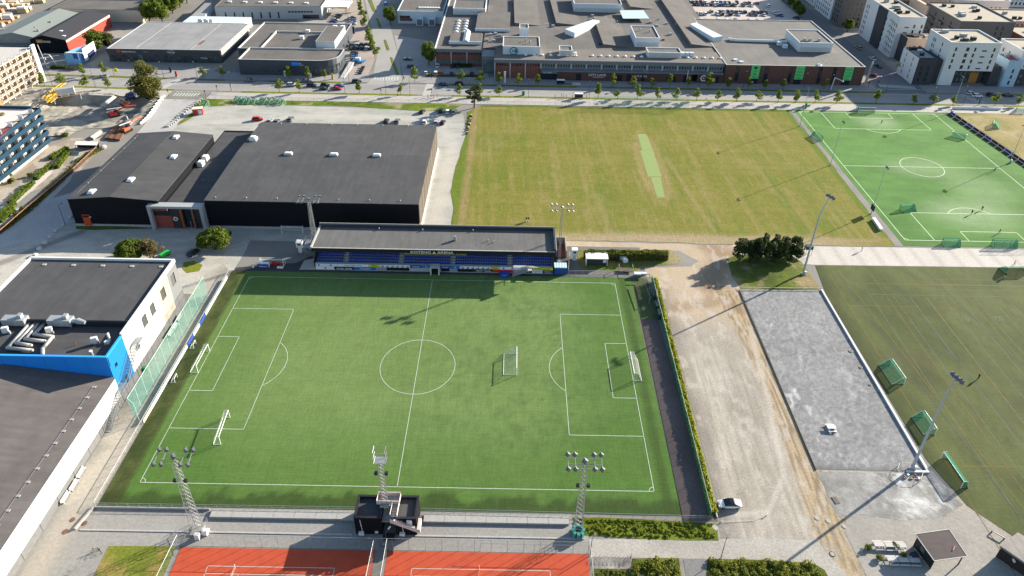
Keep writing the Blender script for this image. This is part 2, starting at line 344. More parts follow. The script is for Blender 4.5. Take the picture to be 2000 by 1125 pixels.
# yard of earth, gravel and dust east of the main pitch
def yard_east(x, y):
    n = fbm(x, y, 9, 3); n2 = fbm(x*2.2, y*.5, 6, 5); f = fbm(x, y, 1.8, 50); st = vnoise(x, y*.07, .8, 51); st2 = vnoise(x+.12*y, y*.06, 1.1, 52)
    c = lerp((.285, .256, .212), (.335, .304, .256), sstep(.35, .65, n))*(1+.34*(st-.5)*sstep(20, -5, y)+.25*(f-.5))[:, None]
    c = lerp(c, (.39, .295, .19), sstep(10, 26, y+4*(n-.5))*(.55+.6*(n2-.3)))
    c = lerp(c, (.155, .138, .125), sstep(70.5, 65.5, x+2*(st-.5)+1.2*n)*sstep(36, 30, y)*.85*(.6+.5*st))
    T = [(84.4, 29.9), (86.4, 14.2), (87.7, -7.1), (86.8, -29.6), (86.0, -40.2), (85.3, -49.5)]; tr = dpoly(x, y, T); on = sstep(5, 2.4, tr+2*(n-.5)); c = lerp(c, (.34, .262, .162), on*.9)
    c = lerp(c, (.20, .15, .095), on*sstep(.5, .75, vnoise(tr*1.5, y*.12, .6, 53))*.9); c = lerp(c, (.42, .365, .29), on*sstep(.6, .8, vnoise(tr*1.2, y*.1, .8, 57))*.6)
    for off in (.4, 1.5, 2.6, 3.6): c = lerp(c, (.165, .122, .078), sstep(.32, .08, np.abs(tr-off-.5*(vnoise(y, x*0, 9, 5+int(off*3))-.5)))*(.25+.75*sstep(.35, .6, vnoise(x, y, 4, 66)))*.7)
    for X0, B in ((69.4, .02), (71.2, .02), (74.5, -.03), (76.3, -.03), (79.5, .05), (81.2, .05)): c = lerp(c, (.21, .185, .155), sstep(.35, .1, np.abs(x-X0-B*y-.8*(vnoise(y, y*0, 14, 3)-.5)))*.5*sstep(18, 0, y)*sstep(.3, .6, vnoise(x, y, 6, 67)))
    tr2 = dpoly(x, y, [(69.5, 24.0), (80.0, 26.5), (85.1, 24.4)]); c = lerp(c, (.22, .15, .09), sstep(3, .5, tr2+4*(n2-.5)+2*(f-.5))*.6)
    hub = dpoly(x, y, [(80.2, 33.3), (87.6, 48.4), (83.5, 54.2)]); c = lerp(c, (.22, .15, .09), sstep(6, 1, hub+6*(n2-.5)+2*(f-.5))*.75)
    ring = np.abs(dpoly(x, y, [(86.3, 16.1), (83.1, -11.8), (80.3, -29.8), (74.5, -38.2), (68.2, -38.9)])); c = lerp(c, (.42, .385, .335), sstep(.9, .2, ring+.8*(f-.5))*.55)
    c = lerp(c, (.40, .365, .315), sstep(.58, .74, fbm(x*1.4, y*.6, 2.6, 12))*.6)
    bot = sstep(-38, -44, y); return lerp(c, (.30, .28, .245), bot*.5*sstep(.4, .7, f))
EY = [(64.9, -38.8), (64.2, -40.6), (62.5, -44.6), (38.2, -44.8), (37.6, -60), (122, -60), (122, -36), (112.4, -31), (111.3, -28.5), (87.6, -28.1), (88, 32.2), (90, 46), (93, 54), (37, 54.9), (37, 51.5), (42.5, 49.8), (46, 50.8), (74, 50.6), (79, 45.5), (76, 42.5), (58, 41.8), (58, 37.5), (63, 37.2), (65.2, 35.4)]
sheet('earth_yard', EY, .02, GROUND, .45, yard_east, wob=.25)
def gravel(x, y):
    n = fbm(x, y, 7, 9); f = fbm(x, y, .9, 60); g = vnoise(x, y, .55, 61); c = lerp((.185, .184, .182), (.225, .223, .22), sstep(.3, .7, .5*n+.5*f))*(1+.5*(g-.5))[:, None]
    dust = sstep(.58, .78, .6*fbm(x*1.3, y*.6, 2.2, 21)+.4*f)*(.35+.8*sstep(101, 89, x)); c = lerp(c, (.46, .46, .45), np.clip(dust, 0, 1)*.8)
    return lerp(c, (.10, .10, .10), sstep(-26.2, -27.8, y)*.5)
sheet('gravel_lot', [(88.2, 31.8), (87.8, -27.9), (108, -27.9), (111.2, -27.6), (111.2, 32.1)], .035, GROUND, .5, gravel)
def spread(x, y):
    n = fbm(x, y, 5, 2); f = fbm(x, y, 1.2, 62); c = lerp((.17, .165, .155), (.27, .262, .245), sstep(.3, .7, .5*n+.5*f))
    return lerp(c, (.52, .51, .48), np.clip(sstep(.5, .72, .5*fbm(x, y, 3, 31)+.5*f)*.75*sstep(96, 101, x)+sstep(4, 1, np.hypot((x-105)/1.3, y+36))*.6*(.4+f), 0, 1))
sheet('gravel_spread', [(87.6, -28.6), (109.9, -28.5), (112.2, -27.2), (114.7, -35.7), (109.6, -38.4), (100.5, -39.2), (91.3, -38.3), (88.4, -39.2), (87.7, -36.2), (88.0, -32.1)], .04, GROUND, .5, spread, wob=.3)
sheet('concrete_plaza', [(91.6, -38.4), (100.4, -39.6), (110.0, -38.6), (115.5, -36.6), (118.6, -43.0), (120.2, -48.4), (118.1, -51.8), (88.8, -52.3), (88.2, -42.3), (89.3, -39.9)], .045, PAVE, 1.0, lambda x, y: flat((.265, .248, .22), .15, 6)(x, y)*(1+.25*(fbm(x, y, 1.2, 63)-.5))[:, None])
sheet('gravel_path', [(38.2, -44.6), (62.5, -44.3), (66, -44), (82, -44), (86, -53), (60, -48.2), (38, -48.2)], .042, GROUND, 1.0, flat((.31, .29, .255), .18, 4))

# olive training turf with many faint coloured lines
def olive(x, y):
    n = fbm(x, y, 16, 2); c = lerp((.082, .095, .032), (.062, .076, .025), sstep(.35, .65, n))*(1+.3*(vnoise(x+.5*y, y*.3, 1.5, 72)-.5))[:, None]
    c = lerp(c, (.050, .044, .024), sstep(.5, .7, fbm(x, y, 9, 14))*sstep(30, 5, np.hypot(x-138, y-5))*.55)
    return lerp(c, (.034, .042, .014), sstep(117, 112.4, x+1.5*(n-.5))*.65)
OL = [(113.9, 44.3), (111.9, 30), (112.7, -25), (115.4, -36), (121.5, -43.4), (128, -60), (270, -60), (270, 45.6)]
sheet('olive_turf', OL, .05, TURF, 1.5, olive)
lw, ly, lb = [mat(n, c, .9, .4, .8) for n, c in (('faded_white_line', (.125, .13, .085)), ('faded_yellow_line', (.17, .115, .025)), ('faded_blue_line', (.05, .065, .09)))]
ox = 131
lines('olive_marking_white', [((124.5, 31), (250, 31)), ((124.5, 31), (124.5, -60))]+[((ox+k*4.6, 30.4), (ox+k*4.6, -60)) for k in range(0, 14)]+[((144, 38.6), (250, 38.6)), ((144, 36), (250, 36)), ((144, 33.8), (250, 33.8)), ((141.5, 44), (146, 31))], w=.13, z=.062, m=lw)
lines('olive_marking_yellow', [((116.5, 40), (116.5, -60)), ((120, 42), (128.5, -60)), ((122, 36), (250, 36.6)), ((129, 40), (129, -60)), ((140, 40), (140, -60)), ((116.5, -26.5), (250, -26.5)), ((116.5, 26), (136, 26)), ((140, 25.5), (146, 25.5)), ((138, -17.5), (146, -17.5)), ((152, 42), (152, -60))], w=.13, z=.064, m=ly)
lines('olive_marking_blue', [((119, 43), (126, -60)), ((133.5, 44), (139, -60)), ((128, 12), (142, 2)), ((139, -9), (147, -8.5)), ((146, 44), (160, -60))], w=.13, z=.066, m=lb)
for s, x, y in (('01', 146.2, 22.2), ('02', 155.6, 22.4)):
    textmesh('yard_number', s, 2.6, lw, None, (x, y, .068), (-1, 0, 0), up=(0, -1, 0), ext=.001, align='CENTER')['kind'] = 'structure'

sheet('concrete_path', [(91, 46.5), (108, 44.9), (113.9, 44.6), (270, 45.9), (270, 55.2), (91.5, 54.2)], .055, PAVE, 1.5, lambda x, y: flat((.44, .405, .36), .1, 6)(x, y)*(1-.16*((np.abs((x % 6)-3) < .8)))[:, None])
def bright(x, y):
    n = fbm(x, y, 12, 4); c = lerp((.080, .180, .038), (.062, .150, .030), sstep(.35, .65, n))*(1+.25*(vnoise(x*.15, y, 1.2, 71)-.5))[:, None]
    g = np.clip(sstep(15, 2, np.hypot((x-178)/1.5, y-75))+sstep(10, 1, np.hypot((x-178)/1.3, y-147))+.7*sstep(12, 2, np.hypot((x-178)/1.8, y-108))+.5*sstep(16, 4, np.hypot(x-190, y-92)), 0, 1)  # sun glare on the turf, painted in as lighter patches
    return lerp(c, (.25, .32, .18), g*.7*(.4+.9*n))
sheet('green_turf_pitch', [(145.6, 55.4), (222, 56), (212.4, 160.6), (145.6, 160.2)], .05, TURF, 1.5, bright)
pitch_lines('green_pitch_marking', 147.7, 207, 58.7, 157, along_x=False, w=.2, m=mat('bright_line', (.55, .62, .45), .9, .2, 1), full=False)
sheet('pitch_edge_path', [(142.6, 55), (145.6, 55), (145.6, 160.4), (144.2, 160.4), (143.6, 120)], .052, PAVE, 2, flat((.20, .18, .175), .2, 4))
# mown cricket field
def cricket(x, y):
    n = fbm(x, y, 22, 6); st = vnoise(x+.06*y, y*.04, 1.0, 3); st2 = vnoise(x*.05, y, 1.5, 4); st3 = vnoise(x-.03*y, y*.03, 5, 9); st4 = vnoise(x, y*.03, 2.4, 19)
    c = lerp((.128, .136, .021), (.196, .168, .046), np.clip(.4*st+.4*st2+.4*n-.15, 0, 1))
    c = lerp(c, (.098, .135, .018), sstep(.45, .8, .6*fbm(x, y, 15, 16)+.4*st4)*.7); c = lerp(c, (.25, .195, .09), np.clip(sstep(.6, .8, .25*st3+.75*st)*.28+.25*sstep(.58, .75, fbm(x, y, 6, 30)), 0, 1))
    e = np.minimum(np.minimum(x-3, 142.6-x), np.minimum(y-54.6, 158-y)); c = lerp(c, (.25, .18, .095), sstep(1.8, .3, np.abs(e-3.4)+1.5*(n-.5))*.6*((x < 20) | (y < 64)))
    c = lerp(c, (.085, .135, .015), sstep(2.4, .8, e)*(y > 60)*.75); c = lerp(c, (.30, .235, .15), sstep(62, 56, y+4*(n-.5))*sstep(70, 40, np.abs(x-75))*.8)
    wk = np.hypot((x-74.5)/5.2, (y-106)/27.5); c = lerp(c, (.27, .20, .10), sstep(1.12, .9, wk+.5*(fbm(x, y, 3, 11)-.5))*.45)
    tr = dpoly(x, y, [(81, 112), (84, 92), (86, 72), (88, 62)]); return lerp(c, (.26, .20, .11), sstep(1.2, .3, tr)*.4)
CF = [(9, 157.8), (2.6, 150), (3.4, 128), (1.5, 100), (1, 84), (3.4, 72), (2.9, 54.9), (37, 54.9), (60, 55.4), (91, 54.4), (143, 54.9), (143.8, 120), (143.2, 158.6)]
sheet('cricket_field', CF, .055, GRASS, .7, cricket, wob=.35)
mt = mat('cricket_mat', (.20, .255, .085), .9, .12, 1.5)
for nm, P in (('cricket_strip', [(73.2, 131.7), (76.8, 131.9), (77.2, 117.9), (72.9, 117.3)]), ('cricket_strip', [(72.1, 117.3), (77.2, 117.6), (77, 97), (71.9, 96.6)]), ('cricket_strip', [(72.8, 96.0), (76.5, 96.9), (75.5, 82.5), (72.9, 82.1)])):
    m_ = MB(); m_.prism(P, .05, .075); o = m_.build(nm, mt); tag(o, kind='structure')
sheet('dry_field', [(216.5, 56), (300, 56), (300, 161), (216.2, 160.5)], .05, GRASS, 2, lambda x, y: lerp(lerp((.27, .215, .095), (.20, .175, .06), sstep(.4, .65, fbm(x, y, 14, 3))), (.36, .30, .19), sstep(.55, .7, fbm(x, y, 6, 9))*.5))
sheet('fence_shade_strip', [(221, 56), (226, 56), (216.2, 160.5), (212.4, 160.6)], .058, PAVE, 2, flat((.045, .047, .055), .15))  # dark sheet painted in for the shadow of the banner fence
lines('dry_field_marking', [((221, 155), (262, 60)), ((221, 155), (270, 155.4))], w=.2, z=.07, m=mat('pale_line', (.4, .36, .24), .9))
sheet('tree_mound', [(88.1, 47.1), (91.7, 49.0), (110.7, 49.6), (110.6, 43.9), (111.4, 32.8), (88.2, 32.6), (87.3, 38.2)], .03, GRASS, 1.0, lambda x, y: lerp(lerp((.10, .13, .02), (.075, .095, .02), sstep(.4, .6, fbm(x, y, 4, 3))), (.27, .20, .12), sstep(.5, .68, fbm(x, y, 5, 19))*.8), zf=lambda x, y: .8*sstep(12, 3, np.hypot(x-100, y-42)))
sheet('hedge_lawn', [(43.2, 50.2), (71.7, 51.1), (74.0, 46.6), (72.7, 44.0), (60.9, 41.9), (59.0, 39.3), (43.3, 40.4), (42.3, 45.7)], .06, GRASS, 1.0, lambda x, y: lerp(lerp((.10, .14, .02), (.14, .13, .04), sstep(.45, .6, fbm(x, y, 4, 3))), (.28, .22, .13), sstep(66, 72, x)*.8), wob=.2)

# southern edge: terraces, walkway, tennis courts, planted beds
sheet('south_walk', [(-59.5, -39.4), (-66, -39.4), (-70, -60), (-38.9, -60), (-38.9, -47.4), (38, -47.6), (38.2, -43.9), (35.2, -43.9), (35.2, -39.4)], .03, PAVE, 1.5, lambda x, y: lerp(flat((.235, .225, .205), .14, 7)(x, y), (.31, .275, .225), np.clip(sstep(3.5, 1, dpoly(x, y, [(-62, -36), (-63, -60)])), 0, 1)*.7))
sheet('west_walk', [(-65.8, -39.4), (-59, -39.4), (-59, 36), (-62, 40), (-66, 34), (-65.6, 24)], .028, PAVE, 1.5, lambda x, y: lerp((.33, .30, .25), (.24, .225, .195), sstep(.4, .65, fbm(x, y, 6, 3))))
sheet('grass_patch', [(-52.0, -47.7), (-39.4, -47.5), (-39.3, -54.1), (-51.8, -54.3)], .055, GRASS, .8, lambda x, y: lerp((.13, .15, .022), (.24, .18, .055), sstep(.42, .66, fbm(x, y, 3, 3))))
red = mat('red_court', (.40, .062, .026), .85, .14, .5, bump=.08)
for k, (x0, x1) in enumerate(((-38.4, -2.0), (0.3, 37.8))):
    m_ = MB(); m_.quad((x0, -64, .05), (x1, -64, .05), (x1, -47.7, .05), (x0, -47.7, .05)); tag(m_.build('tennis_court', red), kind='structure')
lines('court_marking', [((-32.1, -51.2), (-8.9, -51.2)), ((-32.1, -51.2), (-32.1, -64)), ((-8.9, -51.2), (-8.9, -64)), ((-32.1, -52.6), (-8.9, -52.6)), ((-26, -52.6), (-26, -64)), ((5.2, -51), (30.6, -51)), ((5.2, -51), (5.2, -64)), ((30.6, -51), (30.6, -64)), ((5.2, -52.4), (30.6, -52.4))], w=.1, z=.06, m=line_w)

# ---- the main street and everything along it
def strip(name, ya, yb, x0, x1, z, mt, colf, res=3.0, gaps=()):
    xs = [x0]+[g for gp in gaps for g in gp]+[x1]
    for a, b in zip(xs[0::2], xs[1::2]):
        n = max(1, int((b-a)/12)); X = [a+(b-a)*i/n for i in range(n+1)]
        poly = [(x, ya+float(road_off(x))) for x in X]+[(x, yb+float(road_off(x))) for x in X[::-1]]
        sheet(name, poly, z, mt, res, colf)
asp = lambda x, y: lerp(flat((.27, .258, .24), .1, 8)(x, y), (.20, .193, .182), sstep(1.2, .2, np.abs(((y-road_off(x)-168.3) % 3.6)-1.8))*.45)
walk = flat((.36, .335, .30), .1, 6); verge = lambda x, y: lerp((.15, .16, .022), (.11, .13, .02), sstep(.4, .6, fbm(x, y, 4, 3)))
strip('main_street', 168.3, 179.6, -330, 420, .03, PAVE, asp)
strip('south_pavement', 158.6, 166.2, -330, 420, .12, PAVE, walk, gaps=((-131, -113),))
strip('south_verge', 166.2, 168.2, -330, 420, .13, GRASS, verge, gaps=((-131, -100), (-21, -5), (224, 244)))
strip('north_verge', 179.7, 181.4, -330, 420, .13, GRASS, verge, gaps=((-140, -126), (-112, -92), (-58, -8), (52, 64), (196, 250)))
strip('north_pavement', 181.4, 190.5, -330, 420, .12, PAVE, flat((.25, .24, .23), .1, 6), gaps=((-46, -30), (194, 216)))
ln = [((x, 174+float(road_off(x))), (x+3, 174+float(road_off(x+3)))) for x in range(-230, 300, 12)]+[((x, 177+float(road_off(x))), (x+5, 177+float(road_off(x+5)))) for x in range(-230, -140, 16)]+[((-12+x, 171.3), (-6+x, 171.3)) for x in range(0, 40, 10)]+[((-89, 172), (-89, 175))]
lines('road_marking', ln, w=.22, z=.036, m=line_w)
def zebra(x0, y0, x1, y1, n, wd, ln_):
    d = Vector((x1-x0, y1-y0)); u = d.normalized(); p = Vector((-u.y, u.x)); S = []
    for i in range(n): c = Vector((x0, y0))+d*((i+.5)/n); S.append((tuple(c-p*ln_/2), tuple(c+p*ln_/2)))
    lines('zebra_crossing', S, w=wd, z=.042, m=line_w)
zebra(-44, 187, -32, 187, 9, .65, 3); zebra(-129, 163.3, -117.5, 163.3, 9, .6, 3); zebra(197, 189.3, 213.5, 187.2, 15, .6, 3); zebra(232, 181, 236, 169.5, 8, .6, 4)
for a, b, y in ((-46, -28, 184.4), (-129, -118, 166.6), (196, 220, 184.8)): lines('give_way_marking', [((x, y), (x+.8, y)) for x in np.arange(a, b, 1.6)], w=.4, z=.042, m=line_w)
lines('crossing_paving', [((-17, 168.6), (-16.6, 179.4)), ((-137, 171), (-133.5, 181))], w=3.4, z=.038, m=mat('pale_paving', (.36, .34, .31), .9, .1))
# cross street with a planted median
sheet('cross_street', [(-45, 190.5), (-46, 179.6), (-29, 179.6), (-31.5, 190.5), (-36, 215), (-46, 255), (-62, 330), (-82, 420), (-92, 420), (-76, 330), (-57, 255), (-47.5, 215)], .03, PAVE, 3, flat((.28, .27, .25), .1, 8))
for i, P in enumerate(([(-40.7, 215.4), (-39.7, 215.4), (-32.6, 191.8), (-33.9, 191.1)], [(-48.2, 242.0), (-47.1, 242.1), (-42.6, 226.0), (-44.0, 225.9)], [(-59.3, 280.1), (-58.1, 280.1), (-52.5, 261.3), (-54.1, 262.1)], [(-70.9, 318.2), (-68.6, 318.4), (-61.1, 292.3), (-63.2, 293.2)])):
    sheet('street_median', P, .14, GRASS, 2, verge)
sheet('brick_pavement', [(-58, 181.6), (-47, 181.6), (-48, 215), (-58, 255), (-77, 330), (-88, 330), (-70, 255), (-60, 215)], .1, PAVE, 3, flat((.30, .255, .22), .15, 5))
sheet('shop_forecourt', [(-30.5, 190.5), (10, 190.5), (10, 208), (-16, 208), (-18, 240), (-44, 250), (-36, 215)], .025, PAVE, 3, flat((.27, .26, .245), .12, 9))
sheet('car_park', [(-88, 205), (-60, 205), (-58, 225), (-72, 290), (-84, 330), (-120, 330), (-100, 262), (-88, 250)], .02, PAVE, 3, flat((.28, .26, .235), .12, 6))
sheet('mall_car_park', [(128, 255), (196, 255), (206, 330), (216, 420), (100, 420), (110, 320)], .025, PAVE, 4, flat((.42, .36, .31), .1, 9))
sheet('apartment_street', [(197, 181), (216, 181), (214, 200), (209, 240), (208, 300), (214, 420), (196, 420), (197, 300), (193, 240), (195, 200)], .03, PAVE, 3, flat((.15, .148, .15), .12, 8))
sheet('store_yard', [(-330, 190), (-180, 190), (-122, 190.6), (-118, 215), (-121, 250), (-330, 250)], .015, PAVE, 4, flat((.255, .24, .215), .14, 10))
sheet('courtyard_paving', [(214, 192), (420, 192), (420, 420), (214, 420)], .022, PAVE, 6, flat((.24, .225, .205), .15, 8))

# ---- the pale gravel yard around the black halls
def pale(x, y):
    n = fbm(x, y, 12, 5); n2 = fbm(x*.5, y*1.6, 6, 6); f = fbm(x*.5, y*1.4, 2.2, 64); c = lerp((.29, .285, .255), (.37, .36, .32), sstep(.3, .7, .5*n+.5*f)); c = lerp(c, (.20, .20, .165), sstep(.5, .7, .5*n2+.5*f)*.6)
    tr = dpoly(x, y, [(-110, 134), (-60, 143), (-10, 143), (-1, 120), (-2, 60)]); c = lerp(c, (.43, .40, .35), sstep(3.5, 1, tr+2*(n-.5))*.5)
    west = dpoly(x, y, [(-139, 57), (-126, 77), (-118, 108), (-122, 150)]); c = lerp(c, (.34, .33, .30), sstep(6, 3, west)*.7)
    s = sstep(60, 52, y); c = lerp(c, lerp((.33, .315, .275), (.43, .40, .34), sstep(.4, .6, .5*n2+.5*f)), s*.8)
    return lerp(c, (.15, .145, .135), sstep(2, .8, dpoly(x, y, [(-112, 55), (-122, 44), (-135, 28)]))*.7)
sheet('gravel_yard', [(-146, 26), (-66, 26), (-61, 36), (-58, 36.8), (-58, 52), (-36, 52), (-5, 52), (3, 54), (3, 85), (2, 100), (4, 128), (1, 148), (-8, 150.5), (-40, 152.5), (-90, 154), (-110, 151), (-113, 148), (-116, 158), (-131, 158), (-127, 130), (-126, 100), (-128, 78), (-150, 60), (-175, 40)],   .018, GROUND, 1.0, pale, wob=.25)
sheet('west_lane', [(-175, 40), (-146, 36), (-122, 52), (-117.5, 62), (-117.6, 110), (-114, 130), (-113, 158), (-131, 158), (-127.4, 130), (-126, 100), (-128, 78), (-150, 60)], .026, PAVE, 2, flat((.35, .34, .325), .14, 8))
sheet('roadside_grass', [(-115, 160), (-118, 146), (-112, 150.5), (-90, 153.6), (-60, 154.5), (-45, 153.5), (-22, 150.5), (-4, 150.6), (0, 158.4), (-60, 158.4), (-78, 158.5)], .06, GRASS, 1.5, lambda x, y: lerp(lerp((.13, .17, .018), (.08, .12, .014), sstep(.4, .62, fbm(x, y, 5, 3))), (.36, .30, .2), sstep(.6, .7, fbm(x, y, 7, 13))*.6), wob=.4)
sheet('verge_wedge', [(-114.3, 131.5), (-111.5, 138.5), (-110.3, 152.1), (-112.9, 153.1), (-113.6, 140.4), (-114.9, 135.4)], .05, GRASS, 1, verge)
sheet('shrub_lawn', [(-74.2, 40.3), (-71.3, 41.4), (-68.1, 39.0), (-68.0, 36.1), (-71.1, 35.2), (-73.3, 37.1)], .05, GRASS, 1, lambda x, y: lerp((.15, .16, .02), (.30, .25, .14), sstep(.5, .65, fbm(x, y, 3, 3))), wob=.3)
sheet('hall_grass', [(-115.6, 58.3), (-99.3, 58.8), (-90.7, 57.7), (-96.9, 57.2), (-110.1, 56.2), (-114.4, 56.6)], .05, GRASS, 1, lambda x, y: lerp((.07, .09, .02), (.10, .11, .03), sstep(.4, .6, fbm(x, y, 2, 3))), wob=.2)
# building site and garden in the west
def site(x, y):
    n = fbm(x*.6, y, 7, 5); f = fbm(x*.5, y*1.3, 2, 65); c = lerp((.34, .315, .26), (.22, .21, .185), sstep(.35, .65, .5*n+.5*f)); return lerp(c, (.14, .13, .115), sstep(.5, .66, .5*fbm(x, y*1.5, 8, 9)+.5*f)*.7)
def pit(x, y): return -3.4*sstep(26.5, 21, np.abs(x+160)*1.05+6*(fbm(x, y, 6, 2)-.5))*sstep(16.2, 12.5, np.abs(y-145)+3*(fbm(x, y, 5, 3)-.5))+.6*sstep(.5, .8, fbm(x, y, 5, 77))
sheet('building_site', [(-240, 120), (-152, 120), (-150, 128), (-133, 128), (-131.5, 157), (-150, 163), (-240, 163)], .1, GROUND, 1.2, site, zf=pit)
sheet('garden_soil', [(-175, 40), (-154.5, 78), (-154.5, 112), (-150, 119), (-139, 119), (-134, 105), (-133, 92), (-152, 62)], .03, GROUND, 1.2, lambda x, y: lerp((.26, .215, .165), (.36, .32, .26), sstep(.45, .65, fbm(x, y, 4, 3))))
sheet('garden_path', [(-131.8, 50.9), (-132.2, 58.0), (-135.1, 67.0), (-134.4, 75.1), (-134.5, 86.5), (-138.9, 98.4), (-141.7, 106.3), (-139.0, 105.6), (-135.0, 94.7), (-132.7, 85.5), (-131.7, 64.0), (-127.9, 49.7)], .04, PAVE, 1.5, flat((.33, .325, .30), .1))
sheet('terrace_paving', [(-147.9, 71.4), (-145.8, 79.1), (-145.3, 88.7), (-146.8, 98.1), (-145.8, 101.3), (-141.9, 90.7), (-141.8, 78.2), (-142.1, 62.2)], .045, PAVE, 1.5, flat((.50, .44, .39), .08))
sheet('brick_terrace', [(-150.9, 103.9), (-148.9, 106.9), (-145.4, 106.2), (-144.4, 99.0), (-146.1, 97.3)], .05, PAVE, 1.5, flat((.30, .21, .16), .08))

sheet('green_bank', [(35.4, -40.1), (48.7, -40.2), (63.4, -40.8), (63.1, -44.5), (52.0, -44.5), (37.3, -44.0)], .06, GRASS, .7, lambda x, y: lerp((.125, .155, .016), (.075, .10, .012), sstep(.35, .65, fbm(x, y, 2.5, 80))), wob=.15)
for P_ in ([(46.1, -48.4), (54.8, -48.1), (54.6, -52.4), (44.8, -52.6)], [(60.1, -48.2), (71.4, -48.2), (79.9, -48.6), (81.6, -49.8), (81.8, -52.4), (58.7, -52.8)], [(38.7, -50.5), (45.3, -50.4), (45.0, -52.6), (38.3, -52.7)]): sheet('bed_soil', P_, .055, GRASS, .8, lambda x, y: lerp((.10, .12, .018), (.05, .06, .014), sstep(.35, .65, fbm(x, y, 2, 81))), wob=.2)
# ---------------------------------------------------------------- sports halls, stand and near buildings
roof_dk = mat('hall_roofing', (.066, .0655, .0665), .85, .12, .25, band=(0, 1.0, .05), spec=.2)
roof_dky = mat('hall_roofing_across', (.062, .0615, .0625), .85, .12, .25, band=(1, 1.0, .05), spec=.2)
roof_gr = mat('grey_roofing', (.102, .10, .096), .85, .1, .3, band=(0, .7, .06))
roof_br = mat('felt_roofing', (.114, .104, .094), .9, .14, .12, band=(0, 1.1, .035))
roof_pale = mat('pale_roofing', (.225, .222, .218), .8, .1, .15, band=(0, 1.2, .03))
trim_w = mat('pale_trim', (.43, .42, .395), .6, .08)
tan_panel = mat('tan_panel', (.10, .082, .06), .7, .12, .5)
rust = mat('red_brown_cladding', (.24, .06, .042), .7, .15, 1)
dome = mat('skylight_acrylic', (.70, .72, .72), .3, .05, spec=.5)
def bx(name, mt, parent, x0, x1, y0, y1, z0, z1): return MB().box(x0, x1, y0, y1, z0, z1).build(name, mt, parent)
def gable(t, x0, x1, y0, y1, ze, zr, axis, mw, mr, ridge=None, trim=None, ov=.15):
    """walls under a shallow two-slope roof; axis is the ridge direction"""
    w_ = MB(); r = MB()
    if axis == 'y':
        xm = ridge or (x0+x1)/2
        for y, s in ((y0, 1), (y1, -1)):
            p = [(x0, y, 0), (x1, y, 0), (x1, y, ze), (xm, y, zr), (x0, y, ze)]; w_.quad(*(p if s > 0 else p[::-1]))
        w_.quad((x1, y0, 0), (x1, y1, 0), (x1, y1, ze), (x1, y0, ze)); w_.quad((x0, y1, 0), (x0, y0, 0), (x0, y0, ze), (x0, y1, ze))
        a = [(x0-ov, ze), (xm, zr), (x1+ov, ze)]
        for (xa, za), (xb, zb) in zip(a[:-1], a[1:]): r.add([(xa, y0-ov, za), (xb, y0-ov, zb), (xb, y1+ov, zb), (xa, y1+ov, za), (xa, y0-ov, za+.2), (xb, y0-ov, zb+.2), (xb, y1+ov, zb+.2), (xa, y1+ov, za+.2)], [(3, 2, 1, 0), (4, 5, 6, 7), (0, 1, 5, 4), (2, 3, 7, 6), (1, 2, 6, 5), (3, 0, 4, 7)])
    else:
        ym = ridge or (y0+y1)/2
        for x, s in ((x1, 1), (x0, -1)):
            p = [(x, y0, 0), (x, y1, 0), (x, y1, ze), (x, ym, zr), (x, y0, ze)]; w_.quad(*(p if s > 0 else p[::-1]))
        w_.quad((x0, y0, 0), (x1, y0, 0), (x1, y0, ze), (x0, y0, ze)); w_.quad((x1, y1, 0), (x0, y1, 0), (x0, y1, ze), (x1, y1, ze))
        a = [(y0-ov, ze), (ym, zr), (y1+ov, ze)]
        for (ya, za), (yb, zb) in zip(a[:-1], a[1:]): r.add([(x0-ov, ya, za), (x1+ov, ya, za), (x1+ov, yb, zb), (x0-ov, yb, zb), (x0-ov, ya, za+.2), (x1+ov, ya, za+.2), (x1+ov, yb, zb+.2), (x0-ov, yb, zb+.2)], [(3, 2, 1, 0), (4, 5, 6, 7), (0, 1, 5, 4), (2, 3, 7, 6), (1, 2, 6, 5), (3, 0, 4, 7)])
    w_.build('wall', mw, t); r.build('roof', mr, t)
def skylight(t, x, y, z, sx=2.2, sy=1.2, h=.9, rz=0):
    m = MB(); m.obox((x, y, z), sx+.2, sy+.2, h*.55, rz); c = m.build('skylight', trim_w, t)
    m = MB(); ca, sa = math.cos(rz), math.sin(rz); q = [(x+ca*a-sa*b, y+sa*a+ca*b) for a, b in ((-sx/2, -sy/2), (sx/2, -sy/2), (sx/2, sy/2), (-sx/2, sy/2))]; q2 = [(x+(a-x)*.75, y+(b-y)*.6) for a, b in q]
    m.add([(a, b, z+h*.55) for a, b in q]+[(a, b, z+h) for a, b in q2], [(4, 5, 6, 7)]+[(i, (i+1) % 4, 4+(i+1) % 4, 4+i) for i in range(4)]); m.build('dome', dome, c)
def vent(t, x, y, z, r=.22, h=.7):
    m = MB(); m.tube((x, y, z), (x, y, z+h), r, 8); v = m.build('roof_vent', steel, t); MB().tube((x, y, z+h), (x, y, z+h+.18), r*1.7, 8, r*.8).build('cowl', steel, v)
plinth = mat('concrete_plinth', (.33, .32, .30), .9, .15)
